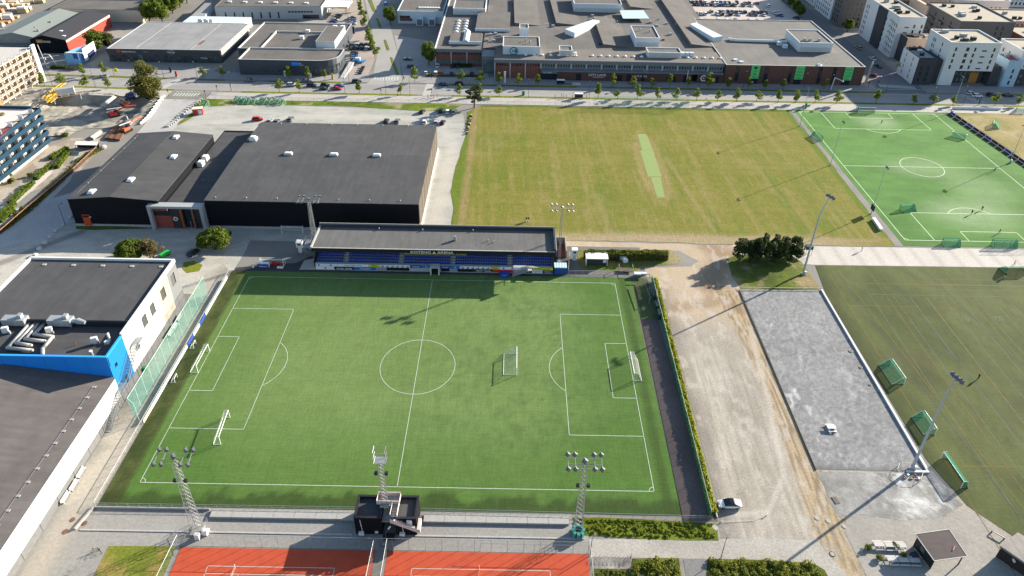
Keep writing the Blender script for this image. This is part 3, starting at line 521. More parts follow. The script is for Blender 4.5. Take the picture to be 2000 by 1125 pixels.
# left hall, shallow gable running away from the pitch
t = thing('sports_hall', 'long black clad sports hall with low grey gable roof and orange door', 'hall', (-101.5, 81, 0))
gable(t, -115.6, -87.6, 58.6, 104.6, 9.6, 10.8, 'y', black, roof_dky, ridge=-102)
MB().box(-115.75, -87.45, 58.45, 58.6, 0, .7).build('plinth', plinth, t)
d = MB().box(-112.6, -110.4, 58.3, 58.55, .2, 4.2).build('door', mat('orange_door', (.5, .06, .02), .5), t)
MB().box(-112.4, -110.6, 58.22, 58.3, 3.3, 4.0).build('door_window', glass, d); MB().box(-110.2, -109.9, 58.1, 58.5, 3.2, 3.6).build('wall_lamp', white, t)
for x, y in ((-109.5, 62), (-100.5, 69), (-94, 86), (-99, 100)): skylight(t, x, y, 9.75+(1.1-abs(x+102)*.085), 1.6, 2.6)
for y in (68, 76, 84, 92, 100): vent(t, -114, y, 9.7, .12, .4)
MB().path([(-114.2, 62, 9.95), (-114.2, 103, 9.95)], .04, 4).build('safety_rail', steel, t)
for y in (70, 75, 90, 95): MB().box(-115.85, -115.66, y, y+3.2, 8.6, 9.3).build('gutter_box', tan_panel, t)
# low link between the halls, with its framed entrance
t = thing('hall_entrance_block', 'low dark roofed link with pale framed red and glass entrance between black halls', 'hall', (-80, 86, 0))
building(t, [(-87.2, 59.2), (-74.4, 59.2), (-74.4, 114), (-87.2, 114)], 0, 7.0, black, roof_dky, ph=.3, mp=dark)
fr = mat('pale_frame', (.30, .31, .31), .5, .08); e = MB()
e.box(-90.6, -89.6, 56.8, 59.3, 0, 8); e.box(-74.4, -73.4, 56.8, 59.3, 0, 8); e.box(-90.6, -73.4, 56.8, 59.3, 8, 8.8); e.build('entrance_frame', fr, t)
MB().box(-89.6, -84.2, 58, 58.3, .1, 4.6).build('red_panel', rust, t); MB().box(-89.6, -85, 58, 58.3, 6.4, 8).build('red_panel', rust, t); MB().box(-84.2, -81.2, 57.95, 58.3, .1, 8).build('dark_panel', mat('brown_panel', (.045, .03, .028), .7), t)
MB().box(-89.6, -84.2, 58.1, 58.3, 4.7, 6.3).build('window', glass, t); MB().box(-80.2, -77.4, 58.6, 58.8, .1, 7.8).build('window', glass, t); MB().box(-77.4, -74.5, 58.2, 58.5, .1, 8).build('dark_panel', mat('slate_panel', (.03, .035, .042), .7), t)
for x in (-81.1, -77.5): MB().box(x, x+.5, 57.6, 58.6, .1, 8).build('timber_fin', mat('timber_fin', (.24, .09, .04), .6), t)
dd = MB().box(-80, -77.6, 58.45, 58.6, .1, 2.6).build('door', glass, t); MB().box(-78.9, -78.75, 58.4, 58.46, .2, 2.5).build('door_frame', fr, dd)
MB().tube((-83, 57.96, 3.6), (-83, 57.8, 3.6), .75, 14).build('emblem', white, t); MB().tube((-83, 57.8, 3.6), (-83, 57.76, 3.6), .42, 12).build('emblem_disc', rust, t)
for y in (87, 91): m = MB().obox((-85.6, y, 6.7), 1.8, 2.4, 1.5); m.obox((-85.6, y, 8.2), 1.4, 1.8, .3); m.build('air_unit', white, t)
MB().path([(-81, 76, 6.7), (-81, 76, 7.4), (-80.2, 76, 7.4)], .06).build('pipe', steel, t)
# big hall
t = thing('sports_hall', 'largest black sports hall with wide grey roof and three white rooftop boxes', 'hall', (-39.8, 87, 0))
gable(t, -73, -6.6, 58.7, 115, 10, 11, 'x', black, roof_dk, ridge=89)
MB().box(-73.1, -6.5, 58.5, 58.7, 0, .8).build('plinth', plinth, t)
for x in (-55, -39.3, -24.5): skylight(t, x, 88, 11.15, 2.6, 1.3, .9)
for i in range(14): vent(t, -70+i*4.8, 60.2 if i % 2 == 0 else 114, 10.1, .12, .4)
m = MB().obox((-70.6, 99, 10.7), 2.4, 2.2, 1.2); m.obox((-70.6, 99, 11.9), 1.6, 1.4, .5); m.build('air_unit', white, t)
for i in range(26):               # vertical cladding panels on the sunny end wall
    y = 59+i*2.15; MB().box(-6.6, -6.46-.03*(i % 2), y, y+2.08, .9, 9.9).build('cladding_panel', tan_panel if i % 3 else mat('tan_panel_dark', (.06, .05, .042), .7, .1), t)
MB().box(-6.6, -6.2, 58.6, 115, 0, .9).build('plinth', mat('white_plinth', (.6, .58, .54), .7), t)
MB().box(-6.62, -6.3, 58.5, 59.2, .2, 3).build('door', mat('copper_door', (.5, .22, .12), .5), t)

# ---- grandstand
t = thing('grandstand', 'low grandstand with blue seats, grey roof and KOTENG ARENA sign', 'grandstand', (0, 45, 0))
blk = mat('stand_black', (.012, .012, .014), .6, .1); st_con = mat('terrace_concrete', (.34, .34, .34), .9, .12)
mb = MB(); mb.prism([(-34.7, 48.4), (35, 48.4), (35, 48.8), (-34.7, 48.8)], 0, 7.7); mb.prism([(-34.7, 37.8), (-34.4, 37.8), (-34.4, 48.4), (-34.7, 48.4)], 0, [3, 3, 7.6, 7.6]); mb.prism([(34.7, 37.8), (35, 37.8), (35, 48.4), (34.7, 48.4)], 0, [3, 3, 7.6, 7.6]); mb.build('back_wall', blk, t)
MB().box(-34.6, 34.9, 37.9, 48.6, 7.6, 7.85).build('roof', roof_gr, t)
MB().box(-34.8, 35.1, 37.7, 37.9, 6.7, 7.92).build('fascia', blk, t)
m = MB(); m.box(-34.8, 35.1, 48.6, 49.1, 7.5, 8.9); m.box(34.9, 35.4, 37.9, 48.6, 7.5, 8.9); m.build('parapet', mat('slate_metal', (.035, .04, .05), .5), t)
m = MB(); m.box(-35.1, -34.6, 37.7, 49.1, 7.5, 8.2); m.box(-35.1, 35.4, 49.1, 49.25, 7.5, 9.0); m.build('roof_edging', plinth, t)
MB().box(-34.8, 35.1, 37.6, 37.95, 7.93, 8.02).build('roof_edging', plinth, t)
f = MB(); f.box(-34.4, 34.7, 37.8, 38.6, 0, 2.35)
for k in range(11): f.box(-34.4, 34.7, 38.6+k*.85, 38.6+(k+1)*.85, 0, 2.0+k*.42)
f.build('terrace', st_con, t)
seat_b = mat('blue_seat', (.025, .06, .30), .5, .15, 3); seat_y = mat('yellow_seat', (.75, .6, .15), .5, .05)
sm = MB(); sy = MB(); AIS = (-25.6, -9.7, 5.7, 22.2)
for k in range(11):
    x = -34
    while x < 34.4:
        if all(abs(x-a) > .75 for a in AIS):
            B = sy if (k == 3 and -8.9 < x < 9.2) else sm; y0 = 38.85+k*.85; z0 = 2.0+k*.42
            B.add([(x-.2, y0, z0+.42), (x+.2, y0, z0+.42), (x+.2, y0+.38, z0+.38), (x-.2, y0+.38, z0+.38), (x-.2, y0+.42, z0+.72), (x+.2, y0+.42, z0+.72), (x-.16, y0+.3, z0), (x+.16, y0+.3, z0)], [(0, 1, 2, 3), (3, 2, 5, 4), (6, 7, 1, 0)])
        x += .52
tag(sm.build('seating', seat_b, t), kind='stuff', label='rows of blue plastic seats'); tag(sy.build('seating', seat_y, t), kind='stuff', label='row of pale yellow seats under the sign')
for a in AIS:
    s = MB()
    for k in range(20): s.box(a-.5, a+.5, 38.6+k*.425, 38.6+(k+1)*.425, 2.0+k*.21, 2.16+k*.21)
    s.build('aisle_steps', concrete, t)
for x in np.linspace(-33.5, 33.8, 10): MB().box(x-.15, x+.15, 47.9, 48.2, 5.5, 7.6).build('column', blk, t)
textmesh('stand_sign', 'KOTENG', 1.15, white, t, (-.5, 37.62, 6.75), (1, 0, 0), align='RIGHT', bold=.015, sx=1.25)
textmesh('stand_sign', 'ARENA', 1.15, white, t, (1.3, 37.62, 6.75), (1, 0, 0), bold=.015, sx=1.25)
MB().add([(-.1, 37.6, 6.75), (.9, 37.6, 6.75), (.4, 37.6, 7.5)], [(0, 1, 2)]).build('sign_emblem', white, t)
m = MB().obox((6, 42.8, 7.85), .7, .7, 1.5); m.tube((6, 42.8, 9), (6, 42.8, 10.4), .05); m.build('roof_mast', steel, t)
for x, y in ((15.6, 42.6), (17.3, 42), (-17, 47.6), (-4, 47.4), (11, 47.6)): vent(t, x, y, 7.85, .12, .6)
# advertising boards, one by one
ad = {k: mat('board_'+k, c, .5, .05) for k, c in dict(white=(.62, .64, .66), navy=(.012, .018, .045), blue=(.01, .14, .42), yellow=(.55, .5, .03), black=(.01, .01, .012), red=(.55, .03, .03), royal=(.02, .06, .28), grey=(.26, .26, .27)).items()}
def board(x0, x1, z0, z1, k, txt=None, tk='white', size=.7, tri=0, y=37.72, dots=()):
    b = MB().box(x0, x1, y-.06, y+.02, z0, z1).build('advertising_board', ad[k], t)
    if txt: textmesh('lettering', txt, size, ad[tk], b, ((x0+x1)/2, y-.075, z0+(z1-z0-size*.68)/2), (1, 0, 0), align='CENTER', ext=.008, bold=.008)
    for i in range(tri):
        c = x0+(x1-x0)*(i+.5)/tri; q = MB()
        for j in range(3): q.quad((c-.5+j*.33, y-.075, z0+.08), (c-.27+j*.33, y-.075, z0+.08), (c-.12+j*.24-.1+.1, y-.075, z0+.3+j*.2), (c-.3+j*.24, y-.075, z0+.36+j*.2))
        q.build('stripe_emblem', ad['black'], b)
    for c, kk in dots: MB().tube((c, y-.06, (z0+z1)/2), (c, y-.09, (z0+z1)/2), .3, 10).build('badge', ad[kk], b)
z = (1.45, 2.35); q = (.35, 1.35)
board(-34, -27.9, *z, 'white', dots=((-33.3, 'blue'), (-29.8, 'blue'))); board(-27.8, -18.9, *z, 'white', 'Norsk  Norsk  Norsk', 'black', .55)
board(-18.8, -15.7, *z, 'yellow', 'TIPPING', 'black', .5); board(-15.6, -6.9, *z, 'white', tri=6); board(-6.8, -3.3, *z, 'royal', 'Trønder', 'white', .6); board(-3.2, -.9, *z, 'blue', 'bil', 'white', .6)
board(1.9, 4.9, *z, 'royal', 'Trønder', 'white', .6); board(5, 7.6, *z, 'blue', 'bil', 'white', .6); board(7.7, 16.6, *z, 'white', tri=6); board(16.7, 19.2, *z, 'yellow', 'TIPPING', 'black', .45); board(19.3, 25.4, *z, 'white', dots=((20.4, 'blue'), (22.9, 'blue')))
board(28.8, 34.7, *z, 'yellow', 'KOTENG  KOTENG', 'black', .5)
board(-34.4, -29, *q, 'white', dots=((-31.5, 'red'),)); board(-28.9, -23.2, *q, 'navy', 'coop coop', 'white', 1.05); board(-23.1, -16.8, *q, 'blue', 'Trønders', 'white', .85); board(-16.7, -13.8, *q, 'grey'); board(-13.7, -7.1, *q, 'black')
board(2.2, 4.6, *q, 'black'); board(4.7, 6.9, *q, 'grey'); board(7, 11.8, *q, 'black'); board(11.9, 17.2, *q, 'black', 'Norsk Tipping', 'white', .75); board(17.3, 23.4, *q, 'red', 'coop', 'white', .8)
board(25.8, 28.6, *q, 'black', 'koteng', 'white', .5); board(28.7, 31.7, *q, 'white', 'O-GRUPPEN', 'black', .42); board(31.8, 34.6, *q, 'navy', 'TØRRING', 'white', .5)
m = MB().tube((20.6, 36.9, .02), (20.6, 36.9, 1.0), 1.5, 14); m.build('round_board', ad['royal'], t)
m = MB(); m.box(-.9, -.5, 36.2, 38.2, .05, 2.5); m.box(1.5, 1.9, 36.2, 38.2, .05, 2.5); m.box(-.9, 1.9, 36.2, 38.2, 2.5, 2.75); tun = m.build('players_tunnel', trim_w, t); MB().box(-.5, 1.5, 37.5, 37.78, .05, 2.4).build('tunnel_opening', blk, tun)
m = MB(); m.prism([(27.4, 36.4), (28.6, 36.4), (28.6, 38.4), (27.4, 38.4)], 2.0, 2.15)
for k in range(10): m.box(23+k*.46, 23.5+k*.46, 36.3, 37.5, .05+k*.2, .2+k*.2)
m.path([(23, 36.3, 1), (27.6, 36.3, 3), (28.6, 36.3, 3)], .05); m.path([(23, 37.5, 1), (27.6, 37.5, 3), (28.6, 37.5, 3)], .05); m.build('stair', st_con, t)
# concrete ramp and steel stair at the west end, turnstile tower and blue container
t = thing('concrete_ramp', 'grey concrete loading ramp at the left end of the grandstand', 'ramp', (-37, 40, 0))
MB().prism([(-39.2, 37.7), (-34.6, 37.8), (-35.5, 42.3), (-39.0, 42.2)], .03, [.12, .9, .9, .12]).build('ramp_slab', concrete, t)
t = thing('steel_stair', 'grey steel stair with landing on the left end of the grandstand', 'stair', (-37, 45, 0))
m = MB(); m.box(-39.5, -35.2, 44, 45.4, 3.2, 3.35); m.box(-39.5, -38, 45.4, 48.5, 3.2, 3.35)
for k in range(12): m.box(-35.2-k*.36, -34.8-k*.36, 42.6, 43.8, .2+k*.27, .3+k*.27)
m.build('steps', steel, t); m = MB()
for y in (42.6, 43.8): m.path([(-35, y, 1.2), (-39.3, y, 4.4)], .05)
m.path([(-39.5, 44, 4.4), (-35.2, 44, 4.4)], .05); m.path([(-39.5, 44, 4.4), (-39.5, 48.5, 4.4), (-38, 48.5, 4.4)], .05); m.build('railing', steel, t)
for x, y in ((-39.3, 44.2), (-35.4, 45.2), (-39.3, 48.3)): MB().tube((x, y, 0), (x, y, 3.2), .08).build('post', steel, t)
for (x, y), lb in (((-41.1, 46.5), 'white plastic wrapped tall turnstile hut left of the grandstand'), ((41.5, 45.1), 'white tall turnstile hut right of the grandstand beside hedge')):
    t = thing('ticket_hut', lb, 'hut', (x, y, 0)); MB().box(x-.55, x+.55, y-.5, y+.5, .05, 2.2).build('cabin', white, t); MB().box(x-.9, x+.9, y-.8, y+.8, 2.2, 4).build('upper_box', white, t); MB().box(x-.4, x+.4, y-.85, y-.8, 2.9, 3.5).build('window', glass, t)
t = thing('shipping_container', 'blue container with striped lid at the right end of the grandstand', 'container', (37.2, 39, 0))
MB().box(35.2, 38.8, 37.8, 40.2, .03, 2.2).build('body', mat('container_blue', (.02, .075, .26), .5, .08), t)
for i in range(9): MB().box(35.2+i*.4, 35.56+i*.4, 37.8, 40.2, 2.2, 2.45).build('roof_slat', mat('slat_a', (.25, .5, .6), .5) if i % 2 else white, t)
t = thing('storage_bay', 'brown walled storage bay behind the right end of the grandstand', 'store', (37, 49, 0))
m = MB(); m.box(36, 36.3, 46, 53, .03, 2.6); m.box(39, 39.3, 46, 53, .03, 2.6); m.box(36, 39.3, 53, 53.3, .03, 2.6); m.build('wall', concrete, t); MB().quad((36.3, 46, .2), (39, 46, .2), (39, 53, .2), (36.3, 53, .2)).build('floor', rust, t)

# ---- sports centre on the west side: tall block, blue corner with ducts, long low hall
t = thing('sports_centre', 'tall sports building with dark roof and white and beige windowed side wall', 'hall', (-85, 10, 0))
LZ = 14.2
side = [(-66.2, -1.4), (-66.2, 22.6)]
m = MB(); wall(m, (-66.2, -6), (-66.2, 11), 2.3, LZ, [(3.2, 5, 5.6, 7.4), (8.3, 10.6, 8.2, 11.6), (12.6, 14.9, 8.2, 11.6)], parent=t, glass=mat('grey_glass', (.07, .07, .068), .2, .2, spec=.5)); m.build('wall', white, t)
m = MB(); wall(m, (-66.2, 11), (-66.2, 17.4), 2.3, LZ, [(1.6, 3.9, 8.2, 11.6)], parent=t, glass=MATS['grey_glass']); m.build('wall', mat('beige_panel', (.34, .285, .235), .7, .06), t)
m = MB(); wall(m, (-66.2, 17.4), (-66.2, 22.6), 2.3, LZ, [(1.2, 3.4, 8.2, 11.6)], parent=t, glass=mat('grey_panel_glass', (.10, .10, .102), .3)); m.quad((-66.2, 22.6, 0), (-103.6, 22.6, 0), (-103.6, 22.6, LZ), (-66.2, 22.6, LZ)); m.quad((-103.6, 22.6, 0), (-103.6, -13, 0), (-103.6, -13, LZ), (-103.6, 22.6, LZ)); m.quad((-103.6, -1.4, 10), (-66.2, -1.4, 10), (-66.2, -1.4, LZ), (-103.6, -1.4, LZ)); m.build('wall', mat('grey_panel', (.15, .152, .155), .7, .06), t)
m = MB()
for i in range(14): m.box(-66.2, -66.1, -12.8+i*2.53, -12.8+i*2.53+2.48, 0, 2.3)
m.build('wall_base', mat('grey_brick', (.13, .13, .13), .9, .15), t)
MB().quad((-103.5, -1.3, LZ-.5), (-66.6, -1.3, LZ-.5), (-66.6, 22.2, LZ-.5), (-103.5, 22.2, LZ-.5)).build('roof', roof_dk, t)
m = MB(); m.box(-103.8, -66.6, 22.2, 22.7, LZ-.8, LZ+.15); m.box(-66.6, -66.1, -1.4, 22.7, LZ-.8, LZ+.15); m.box(-104, -103.5, -1.4, 22.7, LZ-.8, LZ+.1); m.build('parapet', white, t)
m = MB(); m.box(-103.5, -66.6, -1.75, -1.3, 11, LZ-.2); m.build('roof_step', dark, t)
for i in range(5): MB().obox((-99+i*7.6, 20, LZ-.5), 1, .7, .16).build('roof_anchor', concrete, t)
blue = mat('bright_blue_cladding', (.012, .20, .62), .55, .06, .5); blue_t = mat('blue_trim', (.03, .30, .75), .5, .05)
m = MB(); wall(m, (-66.2, -13), (-66.2, -6), 2.3, 13.9, [(1.6, 2.6, 9, 10.1), (3.4, 4.4, 2.4, 4.4)], parent=t, glass=glass); m.build('blue_side_wall', mat('blue_side', (.008, .145, .36), .5, .04), t)
for i in range(8): MB().box(-66.25-(i+1)*4.65, -66.25-i*4.65-.06, -13.08, -12.9, 6, 13.7).build('blue_panel', blue, t)
m = MB(); m.box(-103.6, -66.1, -13.1, -12.6, 13.7, 13.95); m.box(-66.6, -66.1, -12.6, -6, 13.7, 13.95); m.build('blue_coping', blue_t, t)
m = MB(); m.box(-103.6, -66.2, -12.85, -12.62, 11, 13.7); m.box(-66.62, -66.25, -12.6, -1.8, 11, 13.7); m.build('parapet_inner', dark, t)
MB().quad((-103.5, -12.7, 12.5), (-66.5, -12.7, 12.5), (-66.5, -1.5, 12.5), (-103.5, -1.5, 12.5)).build('roof', roof_dky, t)
MB().box(-66.62, -66.1, -6, -1.4, 13.4, LZ+.15).build('parapet', white, t)
duct_m = mat('duct_metal', (.34, .33, .31), .5, .1, 2, metal=.35); unit_m = mat('unit_metal', (.32, .34, .35), .4, .1, 2, metal=.3)
def unit(x, y, w, d, h, lbl, legs=True):
    u = thing('air_handling_unit', lbl, 'air unit', (x, y, 12.5)); m = MB(); m.obox((x, y, 13), w, d, h); m.obox((x+w*.25, y+d*.1, 13+h), .9, 1.1, .9); m.build('casing', unit_m, u)
    for i in range(4): MB().box(x-w/2+i*w/4+.05, x-w/2+(i+1)*w/4-.05, y-d/2-.05, y-d/2, 13.15, 13+h-.15).build('access_panel', unit_m, u)
    for a in (-1, 1):
        for b in (-1, 1): MB().tube((x+a*(w/2-.2), y+b*(d/2-.2), 12.5), (x+a*(w/2-.2), y+b*(d/2-.2), 13), .08).build('leg', steel, u)
    return u
unit(*(-93.2, -1.6), 5.4, 2.0, 1.7, 'left large silver air handling unit on the blue trimmed roof'); u = unit(*(-82.6, -1.5), 5.4, 2.0, 1.7, 'right large silver air handling unit with round intake cowl')
ux, uy = (-82.6, -1.5); m = MB(); m.tube((ux+2.7, uy, 13.9), (ux+4, uy, 13.9), .55, 10); m.tube((ux+4, uy, 13.9), (ux+6, uy-.5, 13.9), .75, 10, .4); m.build('intake_cowl', unit_m, u)
for i, P in enumerate(([(-89.9, -1.2), (-90.1, -9.9), (-84.3, -10.5)], [(-92.1, 0.1), (-88.6, -0.3), (-89.2, -8.3), (-85.4, -9.0)], [(-86.1, 0.3), (-87.9, -0.3), (-87.9, -7.0), (-83.0, -7.6)], [(-86.5, -1.2), (-86.8, -5.4), (-82.2, -6.0), (-82.2, -9.9), (-81.3, -11.5)])):
    u = thing('ventilation_duct', ('outermost', 'second from left', 'third from left', 'innermost')[i]+' fat grey ventilation duct bent across the dark roof', 'duct', (*P[0], 12.5), group='bent ducts on the sports centre roof'); m = MB(); pts = [(x, y, 13.1) for x, y in P]
    for a, b in zip(pts[:-1], pts[1:]): m.tube(a, b, .42, 10)
    for p in pts: m.ball(p, .43, 10, 6)
    m.build('pipe', duct_m, u, smooth=True)
    for p in pts[1:-1]: MB().obox((p[0], p[1], 12.5), .5, .2, .3).build('support', steel, u)
for (x, y), lb in (((-93.8, -4.6), 'leftmost white fan unit on the ducted roof'), ((-83.8, -4.4), 'middle white fan unit between the ducts'), ((-71.8, -7.4), 'white fan unit standing alone near the blue corner')):
    u = thing('fan_unit', lb, 'fan unit', (x, y, 12.5)); m = MB().obox((x, y, 12.9), 1.3, .7, 1.5, .3); m.build('casing', white, u); m = MB(); m.tube((x-.5, y, 12.5), (x-.5, y, 12.9), .06); m.tube((x+.5, y, 12.5), (x+.5, y, 12.9), .06); m.build('stand', steel, u); MB().obox((x+.75, y, 12.5), .4, .4, .8).build('motor', unit_m, u)
u = thing('flue', 'short pale flue pipe by the blue corner of the roof', 'flue', (-70.4, -11.4, 12.5)); MB().tube((-70.4, -11.4, 12.5), (-70.4, -11.4, 14), .3, 10).build('pipe', unit_m, u); MB().tube((-70.4, -11.4, 14), (-70.4, -11.4, 14.2), .36, 10).build('cap', white, u)
u = thing('flue', 'bent white vent pipe near the white side parapet', 'flue', (-69, -6.4, 12.5)); m = MB().path([(-69, -6.4, 12.5), (-69, -6.4, 14), (-69.3, -6, 14.5)], .26, 8); m.build('pipe', white, u); MB().obox((-69.2, -7.2, 12.5), 1, .8, .7).build('box', white, u)
u = thing('roof_drain_pipe', 'small rusty pipe standing on the dark roof', 'pipe', (-76, -8, 12.5)); MB().path([(-76, -8, 12.5), (-76, -8, 13.2), (-75.7, -8, 13.3)], .07).build('pipe', rust, u)
# long low hall with the white side wall
t = thing('training_hall', 'long hall with grey sloping roof and tall white side wall beside walkway', 'hall', (-88, -50, 0))
r = MB(); rx = -89.5
r.add([(-65.6, -100, 7.9), (-65.6, -13.2, 7.9), (rx, -13.2, 11.4), (rx, -100, 11.4), (-114, -100, 7.9), (-114, -13.2, 7.9)], [(0, 1, 2, 3), (3, 2, 5, 4)]); r.build('roof', mat('ribbed_roofing', (.098, .088, .083), .8, .12, .3, band=(1, .8, .06)), t)
w_ = MB(); w_.box(-114, -65.9, -100, -13.2, 2.2, 7.85); w_.build('wall', white, t); m = MB()
for i in range(30): m.box(-66, -65.95+.05*(i % 2), -100+i*2.9, -97.15+i*2.9, 0, 2.2)
m.build('wall_base', mat('grey_brick', (.25, .25, .25)), t)
for i in range(14): y = -16.5-i*3.0; MB().obox((-68.6-.02*i, y, 8.35), .9, .5, .12).build('roof_anchor', concrete, t)
MB().path([(-68.6, -16.5, 8.6), (-68.9, -58, 8.6)], .03, 4).build('safety_line', steel, t)
# outdoor stair on the west wall
t = thing('fire_stair', 'long galvanised fire stair descending along the white and blue wall', 'stair', (-64.8, -10, 0)); rl = MB()
FL = [((-1.5, 9.3), (-4.2, 9.3)), ((-4.2, 9.3), (-11.5, 4.6)), ((-11.5, 4.6), (-14.2, 4.6)), ((-14.2, 4.6), (-21.4, .2))]
for (ya, za), (yb, zb) in FL:
    n = max(3, int(abs(yb-ya)/.28)); m = MB()
    for i in range(n):
        y = ya+(yb-ya)*(i+.5)/n; z_ = za+(zb-za)*(i+.5)/n; m.box(-65.9, -64.5, y-.12, y+.12, z_, z_+.05)
    tag(m.build('stair_flight' if za != zb else 'landing', steel, t), kind='stuff')
    for x in (-65.95, -64.45): rl.path([(x, ya, za+1.05), (x, yb, zb+1.05)], .045); rl.path([(x, ya, za), (x, yb, zb)], .06); [rl.tube((x, ya+(yb-ya)*k/6, za+(zb-za)*k/6), (x, ya+(yb-ya)*k/6, za+(zb-za)*k/6+1.05), .03, 4) for k in range(7)]
rl.build('railing', steel, t)
for y, z_ in ((-2, 9.2), (-4, 9.2), (-11.6, 4.5), (-14, 4.5), (-18, 2.2)): MB().tube((-64.5, y, 0), (-64.5, y, z_), .07).build('post', steel, t)
for i, P in enumerate(((-64.9, 15.7), (-64.5, 12.1), (-64.6, 9.8), (-65.3, -32.2), (-65.1, -35.2), (-65.3, -38.0))):
    u = thing('bench', ('far', 'middle', 'near')[i % 3]+' cream bench by the '+('white windowed wall' if i < 3 else 'long white hall wall'), 'bench', (*P, 0), group='benches along the west wall')
    bxm = MB(); bxm.box(P[0]-.25, P[0]+.25, P[1]-1.3, P[1]+1.3, .42, .5); bxm.build('seat', trim_w, u); MB().box(P[0]-.35, P[0]-.28, P[1]-1.3, P[1]+1.3, .5, .95).build('backrest', trim_w, u)
    for a in (-1.1, 1.1): MB().box(P[0]-.25, P[0]+.25, P[1]+a-.05, P[1]+a+.05, 0, .42).build('leg', trim_w, u)
# ---------------------------------------------------------------- the shopping centre
brick = mat('dark_brick', (.105, .052, .042), .9, .18, 1.2); brick_r = mat('red_brick', (.17, .068, .052), .9, .15, 1.2)
slate = mat('slate_fascia', (.135, .15, .165), .6, .08, .6); light_b = mat('blue_white_cladding', (.50, .55, .58), .5, .05)
pil = mat('pale_pilaster', (.42, .42, .41), .7)
MZ = 9.5
t = thing('shopping_centre', 'sprawling brick shopping centre with felt roofs and CITY LADE sign', 'shopping centre', (80, 225, 0))
# west block with three brick bays
m = MB(); L = 23.4; H_ = []
for k in range(3):
    H_ += [(a+k*7.8+.5, b+k*7.8+.5, c, d) for a, b, c, d in winrow(6.8, 6, .62, 6.0, 7.2, .1)]
    H_ += [(a+k*7.8+.5, b+k*7.8+.5, c, d, pale_glass) for a, b, c, d in winrow(6.8, 2, 3, 1.4, 3.2, .1)]
wall(m, (-16.4, 204.6), (7, 204.6), 0, 7.4, H_, parent=t, glass=glass); m.build('wall', brick_r, t)
for k in range(4): MB().box(-16.5+k*7.72, -16.1+k*7.72, 204.35, 204.6, 0, 7.4).build('pilaster', pil, t)
MB().box(-16.5, 7.1, 204.3, 204.7, 7.4, 9).build('fascia', slate, t)
m = MB(); m.quad((7, 204.6, 0), (7, 330, 0), (7, 330, 8.9), (7, 204.6, 8.9)); m.quad((-16.4, 330, 0), (-16.4, 204.6, 0), (-16.4, 204.6, 8.9), (-16.4, 330, 8.9)); m.build('wall', slate, t)
MB().quad((-16.2, 204.7, 8.7), (7, 204.7, 8.7), (7, 330, 8.7), (-16.2, 330, 8.7)).build('roof', roof_br, t); MB().box(-16.6, -16.1, 204.4, 330, 8.5, 9.2).build('parapet', white, t)
# southern wing: brick bays, then a band of ribbon windows above the arcade
def bay(x0, x1, y, tall):
    m = MB(); n = int((x1-x0)/1.25); hh = winrow(x1-x0, n, .8, 6.2, 7.4, .5); wall(m, (x0, y), (x1, y), 5.2 if not tall else 0, 7.9, hh, parent=t, glass=glass); m.build('wall', brick_r if tall else slate, t); MB().box(x0-.25, x0+.2, y-.3, y, 0 if tall else 5.2, 7.9).build('pilaster', pil, t)
for k in range(3): bay(13.4+k*7.25, 20.65+k*7.25, 190, True)
for k in range(12): bay(35.2+k*7.2, 42.4+k*7.2, 190, False)
MB().box(13, 122, 189.7, 190.3, 7.9, 9.5).build('fascia', slate, t); MB().box(35.2, 121.6, 187.6, 190, 4.6, 5.2).build('arcade_canopy', slate, t)
m = MB(); P0, P1 = (43, 188.4), (107, 188.4)
wall(m, P0, P1, 0, 4.6, [(9, 11.4, .3, 3.6), (28.5, 31, .3, 3.2), (33, 35, .3, 3.6), (40, 41.8, .3, 3.6), (52, 56.5, .3, 2.8), (60, 62, .3, 3.6)], parent=t, glass=glass); m.build('wall', brick, t)
m = MB(); wall(m, (109.5, 188.4), (122, 188.4), 0, 4.6, [(4, 7, .2, 2.6), (9, 10.6, .2, 3.4)], parent=t, glass=glass); m.build('wall', brick, t)
MB().box(35.2, 43, 189, 189.4, 0, 4.6).build('entrance_glazing', glass, t); MB().box(35.2, 43, 188.3, 188.6, 3.4, 4.6).build('entrance_fascia', slate, t); MB().tube((104.6, 187.5, 0), (104.6, 187.5, 6.5), .25, 10).build('column', pil, t)
textmesh('sign_lettering', 'CITY LADE', .8, white, t, (36.4, 188.25, 3.6), (1, 0, 0), bold=.02); textmesh('sign_lettering', 'CITY LADE', 1.5, white, t, (57.8, 188.3, 2.6), (1, 0, 0), bold=.03, sx=1.15); MB().box(60, 65, 188.25, 188.35, 1.9, 2.1).build('sign_underline', white, t)
textmesh('sign_lettering', '09-21 (20)', 1.2, white, t, (80.6, 188.3, 2.5), (1, 0, 0), bold=.02)
def cring(x, y, z, r, mt, name='logo'):
    m = MB()
    for i in range(20):
        a, b = R(45+i*13.5), R(45+(i+1)*13.5); m.add([(x+r*k*math.cos(q), y, z+r*k*math.sin(q)) for q in (a, b) for k in (.62, 1)], [(0, 1, 3, 2)])
    m.tube((x, y, z), (x, y-.05, z), r*.25, 8); m.build(name, mt, t)
cring(112.6, 188.2, 2.5, 1.6, white); ly_ = 189.6
MB().tube((22.2, 197.1, 11.2), (22.2, 196.9, 11.2), 1.9, 20).build('logo_disc', mat('teal_sign', (.02, .14, .18), .4), t); cring(22.2, 196.8, 11.2, 1.4, white); MB().tube((22.2, 197.2, 9), (22.2, 197.2, 10), .1).build('logo_post', steel, t)
m = MB(); m.quad((13.2, 190.2, 9.25), (122, 190.2, 9.25), (122, 206, 9.25), (13.2, 206, 9.25)); m.build('roof', mat('wing_roofing', (.15, .132, .112), .9, .14, .2), t)
